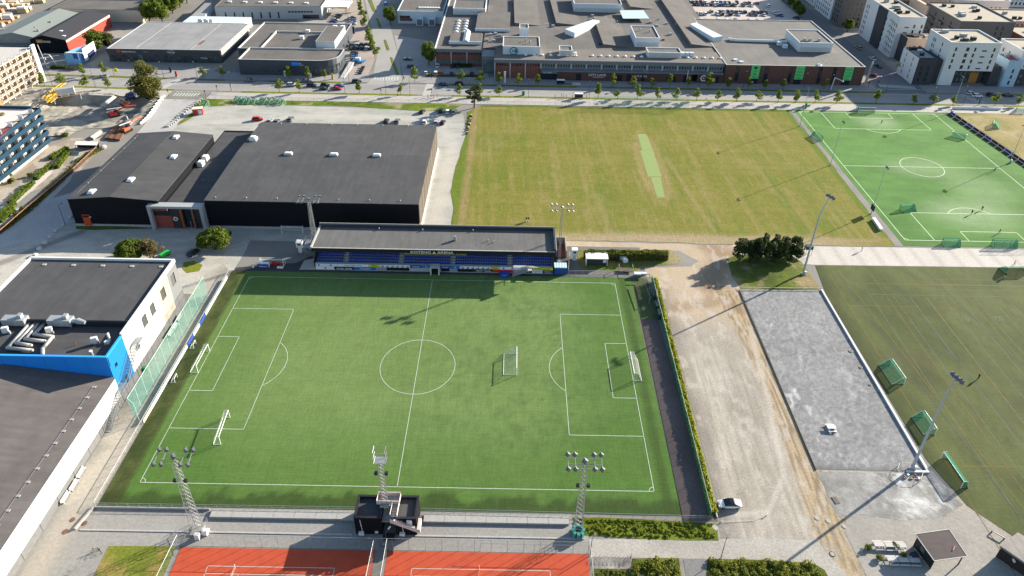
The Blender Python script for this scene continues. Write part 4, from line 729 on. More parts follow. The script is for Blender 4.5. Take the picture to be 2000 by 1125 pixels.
m = MB(); m.quad((7, 206, 9.05), (125, 206, 9.05), (128, 330, 9.05), (7, 330, 9.05)); m.build('roof', roof_br, t)
m = MB(); m.box(7, 13.3, 196, 206, 0, 8.6); m.build('glazed_entrance', slate, t); MB().box(7.6, 12.8, 195.8, 196, .3, 7).build('entrance_glazing', pale_glass, t); m = MB(); m.quad((13.2, 206, 0), (13.2, 190, 0), (13.2, 190, 9.4), (13.2, 206, 9.4)); m.build('wall', slate, t)
def domes(pts, s=1.5):
    for x, y, z in pts:
        b = MB().obox((x, y, z), s, s*.8, .35).build('skylight', white, t); m = MB(); m.ball((x, y, z+.35), s*.48, 8, 6, .55); m.build('dome', dome, b, smooth=True)
domes([(28+i*4.0, 196.8, 9.25) for i in range(7)]+[(28+i*4.0, 200.4, 9.25) for i in (1, 3, 5, 6)]+[(60+i*3.95, 197, 9.25) for i in range(7)]+[(102+i*3.9, 197, 9.25) for i in range(6)])
domes([(-8+j*4.2, 222+i*4.6, 8.7) for i in range(7) for j in (0, 1)], 2.2)
def plant(x0, x1, y0, y1, z0, z1, panels=0, sunk=True):
    p = MB(); p.box(x0, x1, y0, y1, z0, z1-.5); q = p.build('plant_room', light_b, t)
    m = MB(); m.box(x0-.1, x1+.1, y0-.1, y0+.25, z1-.5, z1); m.box(x0-.1, x1+.1, y1-.25, y1+.1, z1-.5, z1); m.box(x0-.1, x0+.25, y0+.25, y1-.25, z1-.5, z1); m.box(x1-.25, x1+.1, y0+.25, y1-.25, z1-.5, z1); m.build('parapet', white, q)
    MB().quad((x0+.25, y0+.25, z1-.46), (x1-.25, y0+.25, z1-.46), (x1-.25, y1-.25, z1-.46), (x0+.25, y1-.25, z1-.46)).build('roof', roof_br, q)
    for i in range(panels): a = x0+.6+i*(x1-x0-1.2)/panels; MB().box(a+.1, a+(x1-x0-1.2)/panels-.1, y0-.12, y0, z0+.4, z0+2.4).build('louvre', pil, q)
    return q
plant(17, 34.7, 197.5, 212, 9.2, 13.4); plant(82.6, 94.5, 212, 231, 9.1, 14, 3); plant(44.2, 50.2, 196.5, 203, 9.2, 12.2, 1); plant(86.5, 102.5, 196.6, 203.5, 9.2, 12, 3); plant(163, 179.4, 209, 229.5, 9.2, 14, 5); plant(56, 83, 270, 292, 9.1, 14, 4); plant(25, 29.5, 222, 229, 9.1, 14.5)
for x, y in ((28, 206), (30, 203)): vent(t, x, y, 12.9, .3, 1.4)
for x, y in ((86.5, 224), (91, 222)): vent(t, x, y, 13.5, .3, 1.2)
for x in (166.6, 169.4, 173.8): MB().obox((x, 213, 13.5), 1, 1.2, 1.4).build('roof_unit', unit_m, t)
for x, y in ((156.5, 218), (158, 214), (104, 199.5), (106, 199.5), (108, 199.5)): MB().obox((x, y, 9.3), 2.2, 1.6, 1.9).build('chiller', light_b, t)
for P in ([(48.7, 230.8), (53.3, 224.4), (68.2, 246.6), (64.7, 248.2)], [(116.3, 243.3), (123.7, 221.2), (129.1, 223.9), (120.2, 246.2)]): MB().prism(P, 8.9, 11.6).build('roof_lantern', light_b, t)
MB().prism([(81.7, 268.3), (95.5, 269.2), (96.3, 253.8), (81.8, 252.9)], 10.8, 11).build('canopy', mat('pale_glazing', (.42, .5, .5), .3), t)
# stepped roof edges of the older sheds
for a, b in (((21.6, 292.3), (22.4, 243.0)), ((43.0, 293.7), (44.8, 244.3)), ((65.8, 257.5), (66.7, 211.1)), ((88.5, 296.7), (89.3, 277.6)), ((109.8, 298.2), (111.1, 213.5))):
    d = Vector(b)-Vector(a); n = Vector((-d.y, d.x)).normalized(); n = -n if n.x > 0 else n; m = MB()
    m.add([(*a, 9.06), (*b, 9.06), (*b, 10.6), (*a, 10.6), (*(Vector(b)-n*14), 9.1), (*(Vector(a)-n*14), 9.1)], [(1, 0, 3, 2), (3, 2, 4, 5), (1, 2, 4)]); m.build('roof_step', roof_br, t)
MB().prism([(-10, 212), (6, 212), (6, 226), (-10, 226)], 8.7, 10.2).build('upper_roof', roof_br, t); MB().add([(-3.4, 211.6, 10.2), (-.2, 211.6, 10.2), (-1.8, 211.6, 11.6), (-3.4, 228, 10.2), (-.2, 228, 10.2), (-1.8, 228, 11.6)], [(0, 1, 2), (0, 2, 5, 3), (1, 4, 5, 2)]).build('ridge_light', white, t); MB().box(-10.2, 6.2, 211.6, 212, 8.9, 10.4).build('upper_fascia', light_b, t)
MB().prism([(2, 232), (20, 232), (20, 262), (2, 262)], 8.7, 10.6).build('upper_roof', roof_br, t); MB().box(1.8, 20.2, 231.7, 232, 9.2, 10.7).build('upper_fascia', light_b, t); plant(-12, 6, 262, 280, 8.7, 12.4, 2)
for x, y in ((10, 226), (12.6, 227.5), (15, 225), (8.6, 217), (12, 216.4), (56, 240), (43, 242), (111, 250), (113, 243), (97, 252), (66, 262), (104, 232)): MB().obox((x, y, 9), 1.6, 1.2, 1.1).build('roof_unit', unit_m, t)
rq = random.Random(8)
for i in range(46):
    x, y = 20+rq.random()*100, 210+rq.random()*95
    if 80 < x < 97 and 208 < y < 234 or 54 < x < 85 and y > 266 or 23 < x < 32 and 218 < y < 232: continue
    k = rq.choice((0, 0, 1, 2)); 
    if k == 0: MB().obox((x, y, 9.05), .8+rq.random(), .6+.6*rq.random(), .4+.5*rq.random()).build('roof_unit', unit_m if i % 3 else dark, t)
    elif k == 1: vent(t, x, y, 9.05, .2, .7)
    else: MB().obox((x, y, 9.06), 2+3*rq.random(), 1.5+2*rq.random(), .02, rq.random()*.2).build('roof_patch', mat('roof_patch', (.16, .15, .14), .9, .3, .5), t)
# eastern block with green banners
t = thing('shopping_centre_block', 'dark brick retail block with flat grey roof and three green banners', 'shop', (156, 225, 0))
HS = [(.8+4, 2.6+4, 1.4, 8.6), (18.5, 20.5, .8, 8.8), (30, 31.8, .8, 8.8), (33.2, 36.6, .2, 2.6), (44, 45.8, .8, 8.8), (50.8, 52.6, .8, 8.8), (56, 60, .2, 2.6), (12.2, 16.2, .2, 2.6)]
roof_e = mat('retail_roofing', (.13, .122, .112), .9, .12, .15, band=(0, 1.6, .04))
building(t, [(122.3, 188.3), (188, 188.8), (188, 260), (122.3, 260)], 0, 9.5, brick, roof_e, {0: HS}, ph=.4, mp=trim_w)
grn = mat('green_banner', (.10, .46, .15), .6, .04)
for x, ws in ((134.4, ('', '7&', 'SK', '&+')), (155.4, ('Fretex', 'NORLI', 'apotek', 'Frisør')), (178.4, ('RUSTA', 'O  one', 'optiker', 'sko'))):
    b = MB().box(x, x+4, 188.1, 188.26, 2.8, 9.3).build('banner', grn, t)
    for i, s in enumerate(ws):
        if s: textmesh('banner_lettering', s, .95, ad['black'] if i % 2 else dark, b, (x+2, 188.06, 7.8-i*1.5), (1, 0, 0), align='CENTER', ext=.01)
MB().box(135.6, 137, 188.04, 188.1, 7.7, 8.8).build('banner_print', dark, t)
m = MB(); m.path([(133, 226, 9.6), (134.5, 223, 9.9), (161.5, 222, 9.9)], .75, 10); m.build('roof_duct', white, t)
for x, y in ((128.4, 195.5), (130.5, 192.8)): MB().obox((x, y, 9.1), 1.8, 1.2, .6).build('skylight', dome, t)
plant_t = t
q = MB(); q.box(163, 179.4, 209, 229.5, 9.1, 13.5)
m = MB(); m.ball((166.8, 190.6, 9.2), 1.3, 10, 6, .5); m.path([(168, 191, 9.2), (169.5, 191.5, 12.4)], .3, 6); m.build('roof_sculpture', white, t)
t = thing('advertising_pylon', 'slanting slim multicoloured pylon at the corner of the brick block', 'sign', (189.5, 188.5, 0)); m = MB(); m.add([(188.9, 187.6, 0), (190, 187.6, 0), (190.6, 187.9, 12.5), (190, 187.9, 12.5), (188.9, 188.2, 0), (190, 188.2, 0), (190.6, 188.3, 12.5), (190, 188.3, 12.5)], [(0, 1, 2, 3), (5, 4, 7, 6), (1, 5, 6, 2), (4, 0, 3, 7), (3, 2, 6, 7)]); m.build('blade', mat('pylon_print', (.35, .25, .2), .5, .7, 1.2), t); MB().add([(190, 187.85, 11), (190.66, 187.85, 11), (190.6, 187.85, 13.4)], [(0, 1, 2)]).build('tip', white, t)
# dock building
t = thing('delivery_building', 'grey delivery building with red brick office and loading bays', 'warehouse', (-32, 285, 0))
building(t, [(-45, 271.5), (-18.5, 271.5), (-18.5, 330), (-45, 330)], 0, 7.4, light_b, roof_br, {0: winrow(26.5, 1, 6, 3.2, 4.6, 1, 19)}, ph=.4)
MB().box(-43.6, -36.6, 271.3, 271.5, 1.6, 3.2).build('brick_band', brick_r, t)
for x in (-32, -25): MB().box(x-2, x+2, 268, 271.5, 0, 4.4).build('loading_dock', light_b, t); MB().box(x-1.4, x+1.4, 267.9, 268, .4, 3.6).build('dock_door', slate, t)
for i in range(8): MB().obox((-33+i*1.6, 279, 7), 1.2, 1.6, .6).build('skylight', dome, t)
# ---- shops west of the cross street
t = thing('corner_shop', 'charcoal ribbed corner showroom with rounded glazed end', 'shop', (-85, 195, 0))
char = mat('charcoal_ribs', (.055, .062, .072), .5, .06, .5)
cor = [(-107.5, 188.2)]+[(-70, 188.2)]+[(-70+9*math.sin(R(a)), 197.2-9*math.cos(R(a))) for a in range(15, 91, 15)]+[(-61, 205), (-107.5, 205)]
rib = MB(); n_ = len(cor)
HZ = {0: [(11+i*1.36, 12.2+i*1.36, 1.6, 4.4) for i in range(12)]+[(32, 33.3, 1.6, 4.4), (33.6, 34.9, 1.6, 4.4), (35.2, 36.6, 1.6, 4.4)]}
for i in range(1, 8): l = math.dist(cor[i], cor[(i+1) % n_]); HZ[i] = [(.12, l-.12, 1.6, 4.4)]
building(t, cor, 0, 7.8, char, roof_br, HZ, ph=.7, mp=trim_w, glass=mat('showroom_glass', (.06, .075, .08), .1, .6, .6, spec=.5))
for k in range(7):
    z_ = 4.7+k*.42; m = MB()
    for i in range(8): a, b = cor[i], cor[i+1]; d = (Vector(b)-Vector(a)).normalized(); n = Vector((d.y, -d.x))*.08; m.add([(*a, z_), (*b, z_), (b[0]+n.x, b[1]+n.y, z_+.12), (a[0]+n.x, a[1]+n.y, z_+.12), (*b, z_+.3), (*a, z_+.3)], [(0, 1, 2, 3), (3, 2, 4, 5)])
    m.build('cladding_rib', char, t)
for k in range(3): MB().box(-107.6, -97, 188.05, 188.2, .6+k*1.3, .75+k*1.3).build('cladding_rib', char, t)
MB().box(-82.5, -79.2, 187.95, 188.15, 5.2, 6.8).build('sign', mat('blue_sign', (.02, .22, .7), .4), t); textmesh('sign_lettering', 'BIL', .9, white, t, (-79, 188, 5.9), (1, 0, 0)); textmesh('sign_lettering', 'SENTER', .6, white, t, (-79, 188, 5.2), (1, 0, 0))
t = thing('showroom_block', 'flat roofed showroom with white stair tower behind the corner shop', 'shop', (-90, 226, 0))
building(t, [(-113.5, 205.2), (-66, 205.2), (-66, 247), (-113.5, 247)], 0, 7.2, char, roof_br, ph=.6, mp=trim_w)
plant_m = MB(); plant_m.box(-75.6, -66.2, 208, 232, 6.7, 10.4); plant_m.build('stair_tower', white, t); MB().quad((-75.3, 208.2, 10.45), (-66.4, 208.2, 10.45), (-66.4, 231.8, 10.45), (-75.3, 231.8, 10.45)).build('tower_roof', roof_br, t)
MB().box(-102.6, -102.1, 206, 232, 6.6, 7.5).build('roof_kerb', trim_w, t); MB().box(-102.1, -75.7, 231.6, 232.1, 6.6, 7.4).build('roof_kerb', trim_w, t)
for x, y in ((-86, 232), (-86.5, 222), (-73.5, 240), (-69.5, 240)): MB().obox((x, y, 6.6), 2, 1.6, 1.6).build('roof_unit', white, t)
t = thing('furniture_shop', 'long low charcoal furniture shop with pale grey roof and glass front', 'shop', (-149, 222, 0))
HF = [(1.2+i*2.62, 3.5+i*2.62, .3, 3.6) if i not in (5,) else (1.2+i*2.62, 3.5+i*2.62, .3, 3.9, pale_glass) for i in range(20)]
building(t, [(-176.6, 202.2), (-121.6, 202.6), (-121.2, 245), (-177, 245)], 0, 6.8, char, roof_pale, {0: HF}, ph=.15, mp=trim_w, glass=mat('shop_glass', (.05, .06, .06), .1, .8, .5, spec=.5))
MB().box(-121.4, -121.15, 203, 244, 3, 6.6).build('side_cladding', mat('pale_cladding', (.33, .31, .27), .7, .1, .8), t)
MB().box(-176.8, -121.4, 202.0, 202.3, 4.3, 6.7).build('fascia', mat('charcoal_fascia', (.045, .05, .058), .5), t)
textmesh('sign_lettering', 'Kjøkkenforum', 1.2, white, t, (-169.6, 201.98, 5.0), (1, 0, 0), bold=.01); MB().box(-171.8, -170.2, 201.9, 202, 4.8, 6.2).build('sign_badge', mat('sign_red', (.5, .05, .03), .5), t)
textmesh('sign_lettering', 'Møbelringen', .8, white, t, (-147.5, 201.98, 5.2), (1, 0, 0), bold=.015); textmesh('sign_lettering', 'Møbelringen', .7, white, t, (-131.5, 201.98, 2.6), (1, 0, 0), bold=.015); textmesh('sign_lettering', 'Interiør', .7, pil, t, (-159, 201.98, 5.2), (1, 0, 0))
m = MB(); [m.tube((-145.2+1.5*math.cos(R(a)), 201.96, 5.5+.95*math.sin(R(a))), (-145.2+1.5*math.cos(R(a+15)), 201.96, 5.5+.95*math.sin(R(a+15))), .07, 4) for a in list(range(30, 150, 15))+list(range(210, 330, 15))]; m.build('sign_ring', white, t)
for x in (-163, -136): MB().box(x, x+.15, 203, 244.5, 6.66, 6.76).build('roof_seam', plinth, t)
MB().prism([(-136.3, 210.7), (-133.7, 210.1), (-133.6, 216.3), (-135.4, 217.0)], 6.66, 6.7).build('roof_puddle', mat('puddle_stain', (.16, .105, .075), .7, .2), t)
for i in range(3): MB().obox((-150+i*3, 251, 5), 2, 2, 2.2).build('roof_unit', white, t)
MB().box(-160, -126, 245.2, 262, 0, 5).build('rear_annex', light_b, t)
# XL-BYGG and the store beside it
t = thing('builders_store', 'black fronted gabled builders store with red side wall', 'shop', (-211, 234, 0))
gable(t, -220.2, -202.4, 212.4, 256, 6.8, 9.2, 'y', black, mat('black_roofing', (.035, .035, .04), .8, .1), ridge=-213.5, ov=.05)
redw = mat('coral_wall', (.26, .042, .026), .7, .06, .5)
for i in range(6): y = 212.6+i*7.2; MB().box(-202.4, -202.2, y, y+7.1, 0, 5.6).build('side_panel', redw, t)
MB().box(-202.4, -202.15, 212.5, 256, 5.65, 6.7).build('side_sign', mat('pink_trim', (.6, .42, .36), .6, .5, 1), t)
MB().box(-217, -213.8, 212.1, 212.38, 5.4, 7).build('sign', mat('orange_sign', (.45, .24, .06), .5), t); textmesh('sign_lettering', 'XL', 1.3, white, t, (-216.4, 212.05, 5.7), (1, 0, 0)); textmesh('sign_lettering', 'BYGG', 1.35, white, t, (-213.4, 212.1, 5.6), (1, 0, 0), bold=.03)
for x, y in ((-209.5, 222), (-205.5, 217)): MB().obox((x, y, 9.3+(x+213.5)*-.217), 1.6, 1.2, .25).build('skylight', dome, t)
m = MB(); m.box(-224, -219.5, 209.4, 212.2, 3, 3.3); m.build('porch_roof', dark, t); MB().box(-223.6, -219.8, 211, 212.3, .1, 2.9).build('entrance_glazing', pale_glass, t)
t = thing('warehouse_store', 'grey gabled warehouse with pale green roof left of the builders store', 'shop', (-231, 234, 0))
gable(t, -243, -220.4, 216, 258, 6.6, 9, 'y', mat('grey_cladding', (.23, .23, .215), .7, .15, .6), mat('pale_green_roof', (.17, .19, .175), .7, .06), ridge=-230.5, ov=.05)
MB().box(-242, -221, 213.4, 216, 0, 3.6).build('front_lean_to', slate, t); MB().box(-236, -226, 213.3, 213.4, .4, 2.8).build('shop_window', glass, t)
for x, y in ((-222.5, 224), (-224, 238), (-226.5, 228)): vent(t, x, y, 7.4, .5, .9)
t = thing('beige_warehouse', 'large beige warehouse with brown roof behind the red wall', 'warehouse', (-215, 290, 0))
building(t, [(-240, 264.6), (-189, 264.6), (-189, 320), (-240, 320)], 0, 7, mat('beige_wall', (.60, .50, .35), .8, .08), roof_br, ph=.2, mp=tan_panel)
for i in range(26): MB().obox((-232+i*1.6, 285, 6.9), 1.0, 1.6, .5).build('roof_light', trim_w, t)
t = thing('north_warehouse', 'wide warehouse with brown roof, grey panelled wall and glazed shop end', 'warehouse', (-115, 300, 0))
building(t, [(-150, 272.5), (-90, 277), (-92, 345), (-155, 340)], 0, 7.6, mat('pale_grey_panel', (.32, .33, .335), .7, .06), roof_br, {0: [(5+i*5, 5.9+i*5, .6, 4.2) for i in range(7)]+[(41+i*1.8, 42.5+i*1.8, 3.8, 4.8) for i in range(8)]+[(49, 58.5, .2, 2.6)]}, ph=.4, mp=tan_panel)
for i in range(12): MB().obox((-145+(i % 6)*9, 283+(i//6)*12, 7.3), 2.2, 1.4, .6).build('skylight', dome, t)
t = thing('fuel_canopy', 'white filling station canopy with yellow fascia', 'canopy', (-84, 290, 0)); MB().box(-90, -76, 283, 297, 4.8, 5.5).build('roof', white, t); MB().box(-82, -76, 282.8, 283, 4.7, 5.6).build('fascia', mat('yellow_fascia', (.6, .42, .05), .5), t); [MB().tube((x, y, 0), (x, y, 4.8), .2).build('post', steel, t) for x in (-88, -78) for y in (285, 295)]
for P, lb in (([(-159.8, 258.5), (-162.3, 288.8), (-158.7, 289.0), (-151.1, 258.1)], 'narrow dark shed roof between trees and north warehouse'), ([(-162.4, 239.6), (-151.2, 260.6), (-130.9, 259.9), (-129.1, 247.9)], 'low pale roofed shed behind the furniture shop')):
    t = thing('shed', lb, 'shed', (*P[0], 0)); MB().prism(P, 0, 4.6).build('body', light_b, t); MB().prism(inset(P, .1) if False else P, 4.62, 4.8).build('roof', roof_pale, t)
# ---- apartment blocks in the east
aw = mat('render_white', (.56, .56, .55), .75, .04); adk = mat('dark_slate_wall', (.045, .045, .05), .8, .15, 1); apk = mat('peach_wall', (.52, .38, .28), .75, .05); ablue = mat('pale_blue_wall', (.30, .42, .52), .75, .04); agrey = mat('brown_grey_brick', (.105, .095, .092), .85, .12, 1); roof_ap = mat('terrace_roofing', (.30, .265, .205), .9, .1, .3)
def grid(L, cols, z0, st, fl, h=1.5, slim=()):
    out = []
    for f in range(fl):
        for i, (c, w_) in enumerate(cols): out.append((c-w_/2+(0.12 if f % 2 else 0), c+w_/2+(0.12 if f % 2 else 0), z0+f*st, z0+f*st+(h if w_ < 1.6 else .7)))
    return [o for o in out if o[0] > .1 and o[1] < L-.1]
def apt(name, label, x0, x1, y0, y1, z1, mw, near=(), right=(), left=(), st=2.9, z0=1.2, zb=0, units=4, mr=None):
    t = thing(name, label, 'apartment block', ((x0+x1)/2, (y0+y1)/2, 0), group=None); fl = int((z1-z0-zb-1)/st); H_ = {}
    if near: H_[0] = grid(x1-x0, near, zb+z0, st, fl, 1.9)
    if right: H_[1] = grid(y1-y0, right, zb+z0, st, fl, 1.9)
    if left: H_[3] = grid(y1-y0, left, zb+z0, st, fl, 1.9)
    building(t, rect(x0, x1, y0, y1), zb, z1, mw, mr or roof_ap, H_, ph=.6)
    for i in range(units):
        x, y = x0+(x1-x0)*(.2+.6*random.random()), y0+(y1-y0)*(.15+.7*random.random()); m = MB().obox((x, y, z1-.6), 1.2+2*random.random(), 1+random.random(), 1.1+.5*random.random()); m.build('roof_unit', dark if i % 3 else unit_m, t)
    return t
t = apt('apartment_block', 'tall white apartment block with staggered windows over a dark recessed entrance', 226, 249.6, 191.4, 211, 21.4, aw, [(3, 1), (8.5, 1.5), (12, 1), (16.5, 2.3), (21, 1)], left=[(5, .9), (6.6, .9), (13, .9)], zb=7.4, z0=.9, units=6)
MB().box(226, 232.4, 191.4, 211, 0, 7.4).build('leg_block', aw, t); m = MB(); wall(m, (232.4, 195), (252, 195), 0, 7.4, [(2+i*2, 3.2+i*2, .6, 2.4, pale_glass) for i in range(4)]+[(3+i*2, 4.2+i*2, 3.8, 5.4, pale_glass) for i in range(4)]+[(16, 17, 1, 3), (16, 17, 4, 5.6)], parent=t, glass=glass); m.build('recessed_wall', adk, t); MB().box(242, 246, 194.4, 195, .2, 5.6).build('timber_panel', mat('amber_timber', (.3, .15, .04), .6), t); MB().box(249.6, 254, 191.6, 211, 0, 9.6).build('side_block', adk, t)
t = apt('apartment_wing', 'low white wing with dark end wall left of the tall white block', 213.6, 222.4, 191.6, 207, 13.4, adk, [(2.4, .9), (5.6, .9)], z0=1.6, units=3, mr=mat('wing_terrace', (.30, .31, .30), .9, .3, 1)); m = MB(); wall(m, (213.5, 207), (213.5, 191.6), 0, 13.2, grid(15.4, [(4, .7), (10.5, .7)], 1.4, 2.9, 4, 1.9), parent=t, glass=glass); m.build('white_side_wall', aw, t); MB().box(222.4, 226, 193, 206, 0, 12).build('link_block', adk, t)
apt('apartment_tower', 'slim pale blue tower right of the tall white block', 255.6, 262, 190.6, 200, 13.2, ablue, [(3.4, 1)], z0=1.2, units=1, mr=rust)
t = apt('apartment_block', 'white apartment block over dark base at the right edge of photo', 263, 290, 194, 212, 17, aw, [(3, 1), (7, 1), (12, 1), (17, 1)], left=[(4, 1), (9, 1)], zb=8, z0=.8); m = MB(); wall(m, (262.5, 192.6), (295, 192.6), 0, 8, [(2+i*3.2, 3.4+i*3.2, 1+f*3, 2.6+f*3) for i in range(8) for f in range(2)], parent=t, glass=pale_glass); m.build('base_wall', adk, t); MB().box(262.5, 292, 192.7, 212, 7.7, 8).build('base_roof', roof_ap, t)
t = apt('apartment_slab', 'long white apartment slab along the side street with dark balcony bay', 219.6, 233.2, 229, 268, 21.8, aw, [(4.6, 2.3), (8.4, 1), (12.2, 1)], left=[(2.5, .9), (4.5, .9), (24, .9), (26, .9), (33.5, .9), (35.5, .9), (37.4, .9)], z0=1.4, units=7)
MB().box(219.0, 219.6, 242, 252, 0, 21.2).build('dark_bay', adk, t)
for f in range(6): b = MB().box(217.8, 219.3, 234.6, 237.2, 3+f*2.9, 3.2+f*2.9); b.box(217.8, 217.9, 234.6, 237.2, 3.2+f*2.9, 4.1+f*2.9); b.build('balcony', aw, t)
apt('apartment_block', 'peach fronted low block with dark side in front of the long white slab', 222.5, 236, 221.6, 228.8, 13.2, apk, [(4.4, .9), (7.2, 1.4), (11.2, .9)], z0=1.4, units=2, mr=adk)['label']
MB().box(-.1, .1, 0, 7.2, 0, 13).build('dark_side_wall', adk, bpy.data.objects.get('apartment_block.002'), local=True).location = (-6.85, -3.6, 0)
apt('apartment_block', 'dark brown brick apartment block with balconies and pale roof', 257, 286, 238, 274, 17.5, agrey, [(20, .9), (23, .9)], left=[(4, 1), (12, 1), (20, 1), (28, 1)], z0=1.4, units=8)
t = bpy.data.objects['apartment_block.003']
for i in range(3):
    for f in range(3): b = MB().box(255.4, 257, 242+i*10, 248+i*10, 4+f*3.6, 4.2+f*3.6); b.box(255.3, 255.4, 242+i*10, 248+i*10, 4.2+f*3.6, 5.1+f*3.6); b.build('balcony', pale_glass, t)
K = [('tan gallery apartment block with green glazed balconies behind the white slab', 236, 256, 290, 312, 14, tan_panel, 'apartment_block'), ('grey apartment house with rusty balconies along the side street', 213, 226, 279, 292, 17, agrey, 'apartment_block'), ('white apartment house with blue glazing further up the side street', 213, 232, 294, 318, 17, aw, 'apartment_block'), ('white apartment house furthest up the side street', 214, 236, 322, 352, 16, aw, 'apartment_block'), ('pale block with orange terrace roof behind the dark brick block', 262, 284, 300, 330, 12, apk, 'apartment_block'), ('white stepped apartment block at upper right', 292, 320, 296, 330, 13, aw, 'apartment_block'), ('cream apartment block with timber roof at upper right edge', 300, 326, 262, 286, 11, apk, 'apartment_block'), ('white distant apartment block at top right', 330, 370, 330, 360, 15, aw, 'apartment_block'), ('red brick corner house at right edge', 292, 312, 236, 256, 10, brick_r, 'apartment_block')]
for lb, x0, x1, y0, y1, z1, mw, nm in K: apt(nm, lb, x0, x1, y0, y1, z1, mw, [(2+i*2.6, 1.2) for i in range(int((x1-x0)/2.6)-1)], left=[(2+i*3, 1.3) for i in range(int((y1-y0)/3)-1)], z0=1.3, units=3)
MB().add([(256.2, 270, 0), (258, 270, 0), (258, 290, 0), (256.2, 290, 0), (256.2, 270, 16), (258, 270, 16), (258, 290, 16), (256.2, 290, 16)], [(0, 1, 5, 4), (4, 5, 6, 7), (3, 0, 4, 7)]).build('stair_wall', apk, bpy.data.objects['apartment_block.003'])
# ---- blue apartment house and the building under construction in the west
t = thing('apartment_house', 'five storey apartment house with dark blue balcony bands', 'apartment block', (-165, 95, 0))
bb = mat('navy_balcony', (.008, .034, .062), .5, .08, .6); core = MB(); core.box(-190, -154.8, 60, 111.4, 0, 15.6); core.build('core', mat('warm_white', (.36, .32, .28), .8, .2, 1), t)
for f in range(5):
    z_ = 2.6+f*3.05
    MB().box(-156, -153, 60, 111.6, z_-.15, z_).build('balcony_slab', trim_w, t)
    for i in range(7): MB().box(-153.12, -152.95, 60+i*7.37, 60+i*7.37+7.3, z_-.25, z_+1.35).build('balcony_panel', bb, t)
    MB().box(-156, -153, 111.5, 111.7, z_-.25, z_+1.35).build('balcony_panel', bb, t)
    for i in range(17):
        y = 60.6+i*3.0
        if f < 4: MB().box(-154.85, -154.7, y, y+1.5, z_+.1, z_+2.3).build('window', glass if i % 3 else pale_glass, t)
        if i % 2: MB().box(-154.8, -153.2, y+2, y+2.12, z_, z_+2.6).build('partition', white, t)
m = MB(); m.box(-190, -156, 111, 111.6, 14.8, 16.8); m.box(-156, -153, 60, 111.6, 15.1, 15.2); m.build('roof_parapet', bb, t); MB().quad((-190, 60, 15.8), (-156, 60, 15.8), (-156, 111, 15.8), (-190, 111, 15.8)).build('roof_terrace', mat('pink_terrace', (.56, .49, .46), .8, .06), t); MB().prism([(-155.4, 91.8), (-156.1, 97.5), (-153.2, 95.1), (-152.4, 87.2)], 15.82, 15.9).build('red_mat', rust, t); MB().tube((-163.5, 105.5, 15.8), (-163.5, 105.5, 16.4), 1.1, 10).build('planter', mat('planter_green', (.12, .12, .03), .9), t); MB().obox((-168, 109, 15.8), 2, 1.5, .8).build('roof_unit', trim_w, t)
t = thing('building_under_construction', 'unfinished concrete frame building with open floors and scaffolding', 'building', (-205, 165, 0)); cs = mat('raw_frame', (.44, .41, .37), .85, .2, 1)
for f in range(6): MB().box(-240, -194, 146, 176, 1.2+f*2.9, 1.5+f*2.9).build('floor_slab', cs, t)
for i in range(8):
    y = 146.2+i*4.2; MB().box(-194.3, -194, y, y+.3, 0, 17).build('column', cs, t); MB().box(-196.5, -194.2, y+1, y+1.15, 1.5, 15.6).build('timber_wall', mat('raw_timber', (.5, .37, .2), .8, .3, 1), t)
    MB().box(-197, -196.9, y, y+3, 1.5, 15.6).build('inner_wall', mat('wall_grey', (.35, .33, .32), .9, .3, .6), t)
for f in range(5): m = MB(); [m.tube((-193.4, y, 1.4+f*2.9), (-193.4, y+4, 2.4+f*2.9), .06, 4) for y in np.arange(146.4, 175, 4.2)]; m.path([(-193.4, 146, 2.5+f*2.9), (-193.4, 176, 2.5+f*2.9)], .07, 4); m.build('scaffold_rail', trim_w, t)
MB().box(-194, -193.2, 174, 176.4, 0, 17.6).build('end_wall', white, t); MB().box(-212, -193.6, 138, 146, 0, 3.6).build('orange_hoarding', mat('orange_board', (.5, .16, .07), .7), t)
m = MB()
for i in range(12): m.path([(-190+i*2.2, 140+i*1.6, 3.2), (-188.4+i*2.2, 138+i*1.6, 3.2)], .09, 4)
m.path([(-192, 141, 3.2), (-165, 158, 3.2)], .12, 4); m.path([(-190, 138, 3.2), (-163, 156, 3.2)], .12, 4); u = thing('formwork_gantry', 'pale timber formwork gantry beside the yellow crane parts', 'formwork', (-178, 148, 0)); m.build('deck', mat('raw_timber', (.5, .37, .2)), u); [MB().tube((x, y, .2), (x, y, 3.2), .15).build('prop', trim_w, u) for x, y in ((-190, 139), (-182, 145), (-174, 150), (-166, 156))]
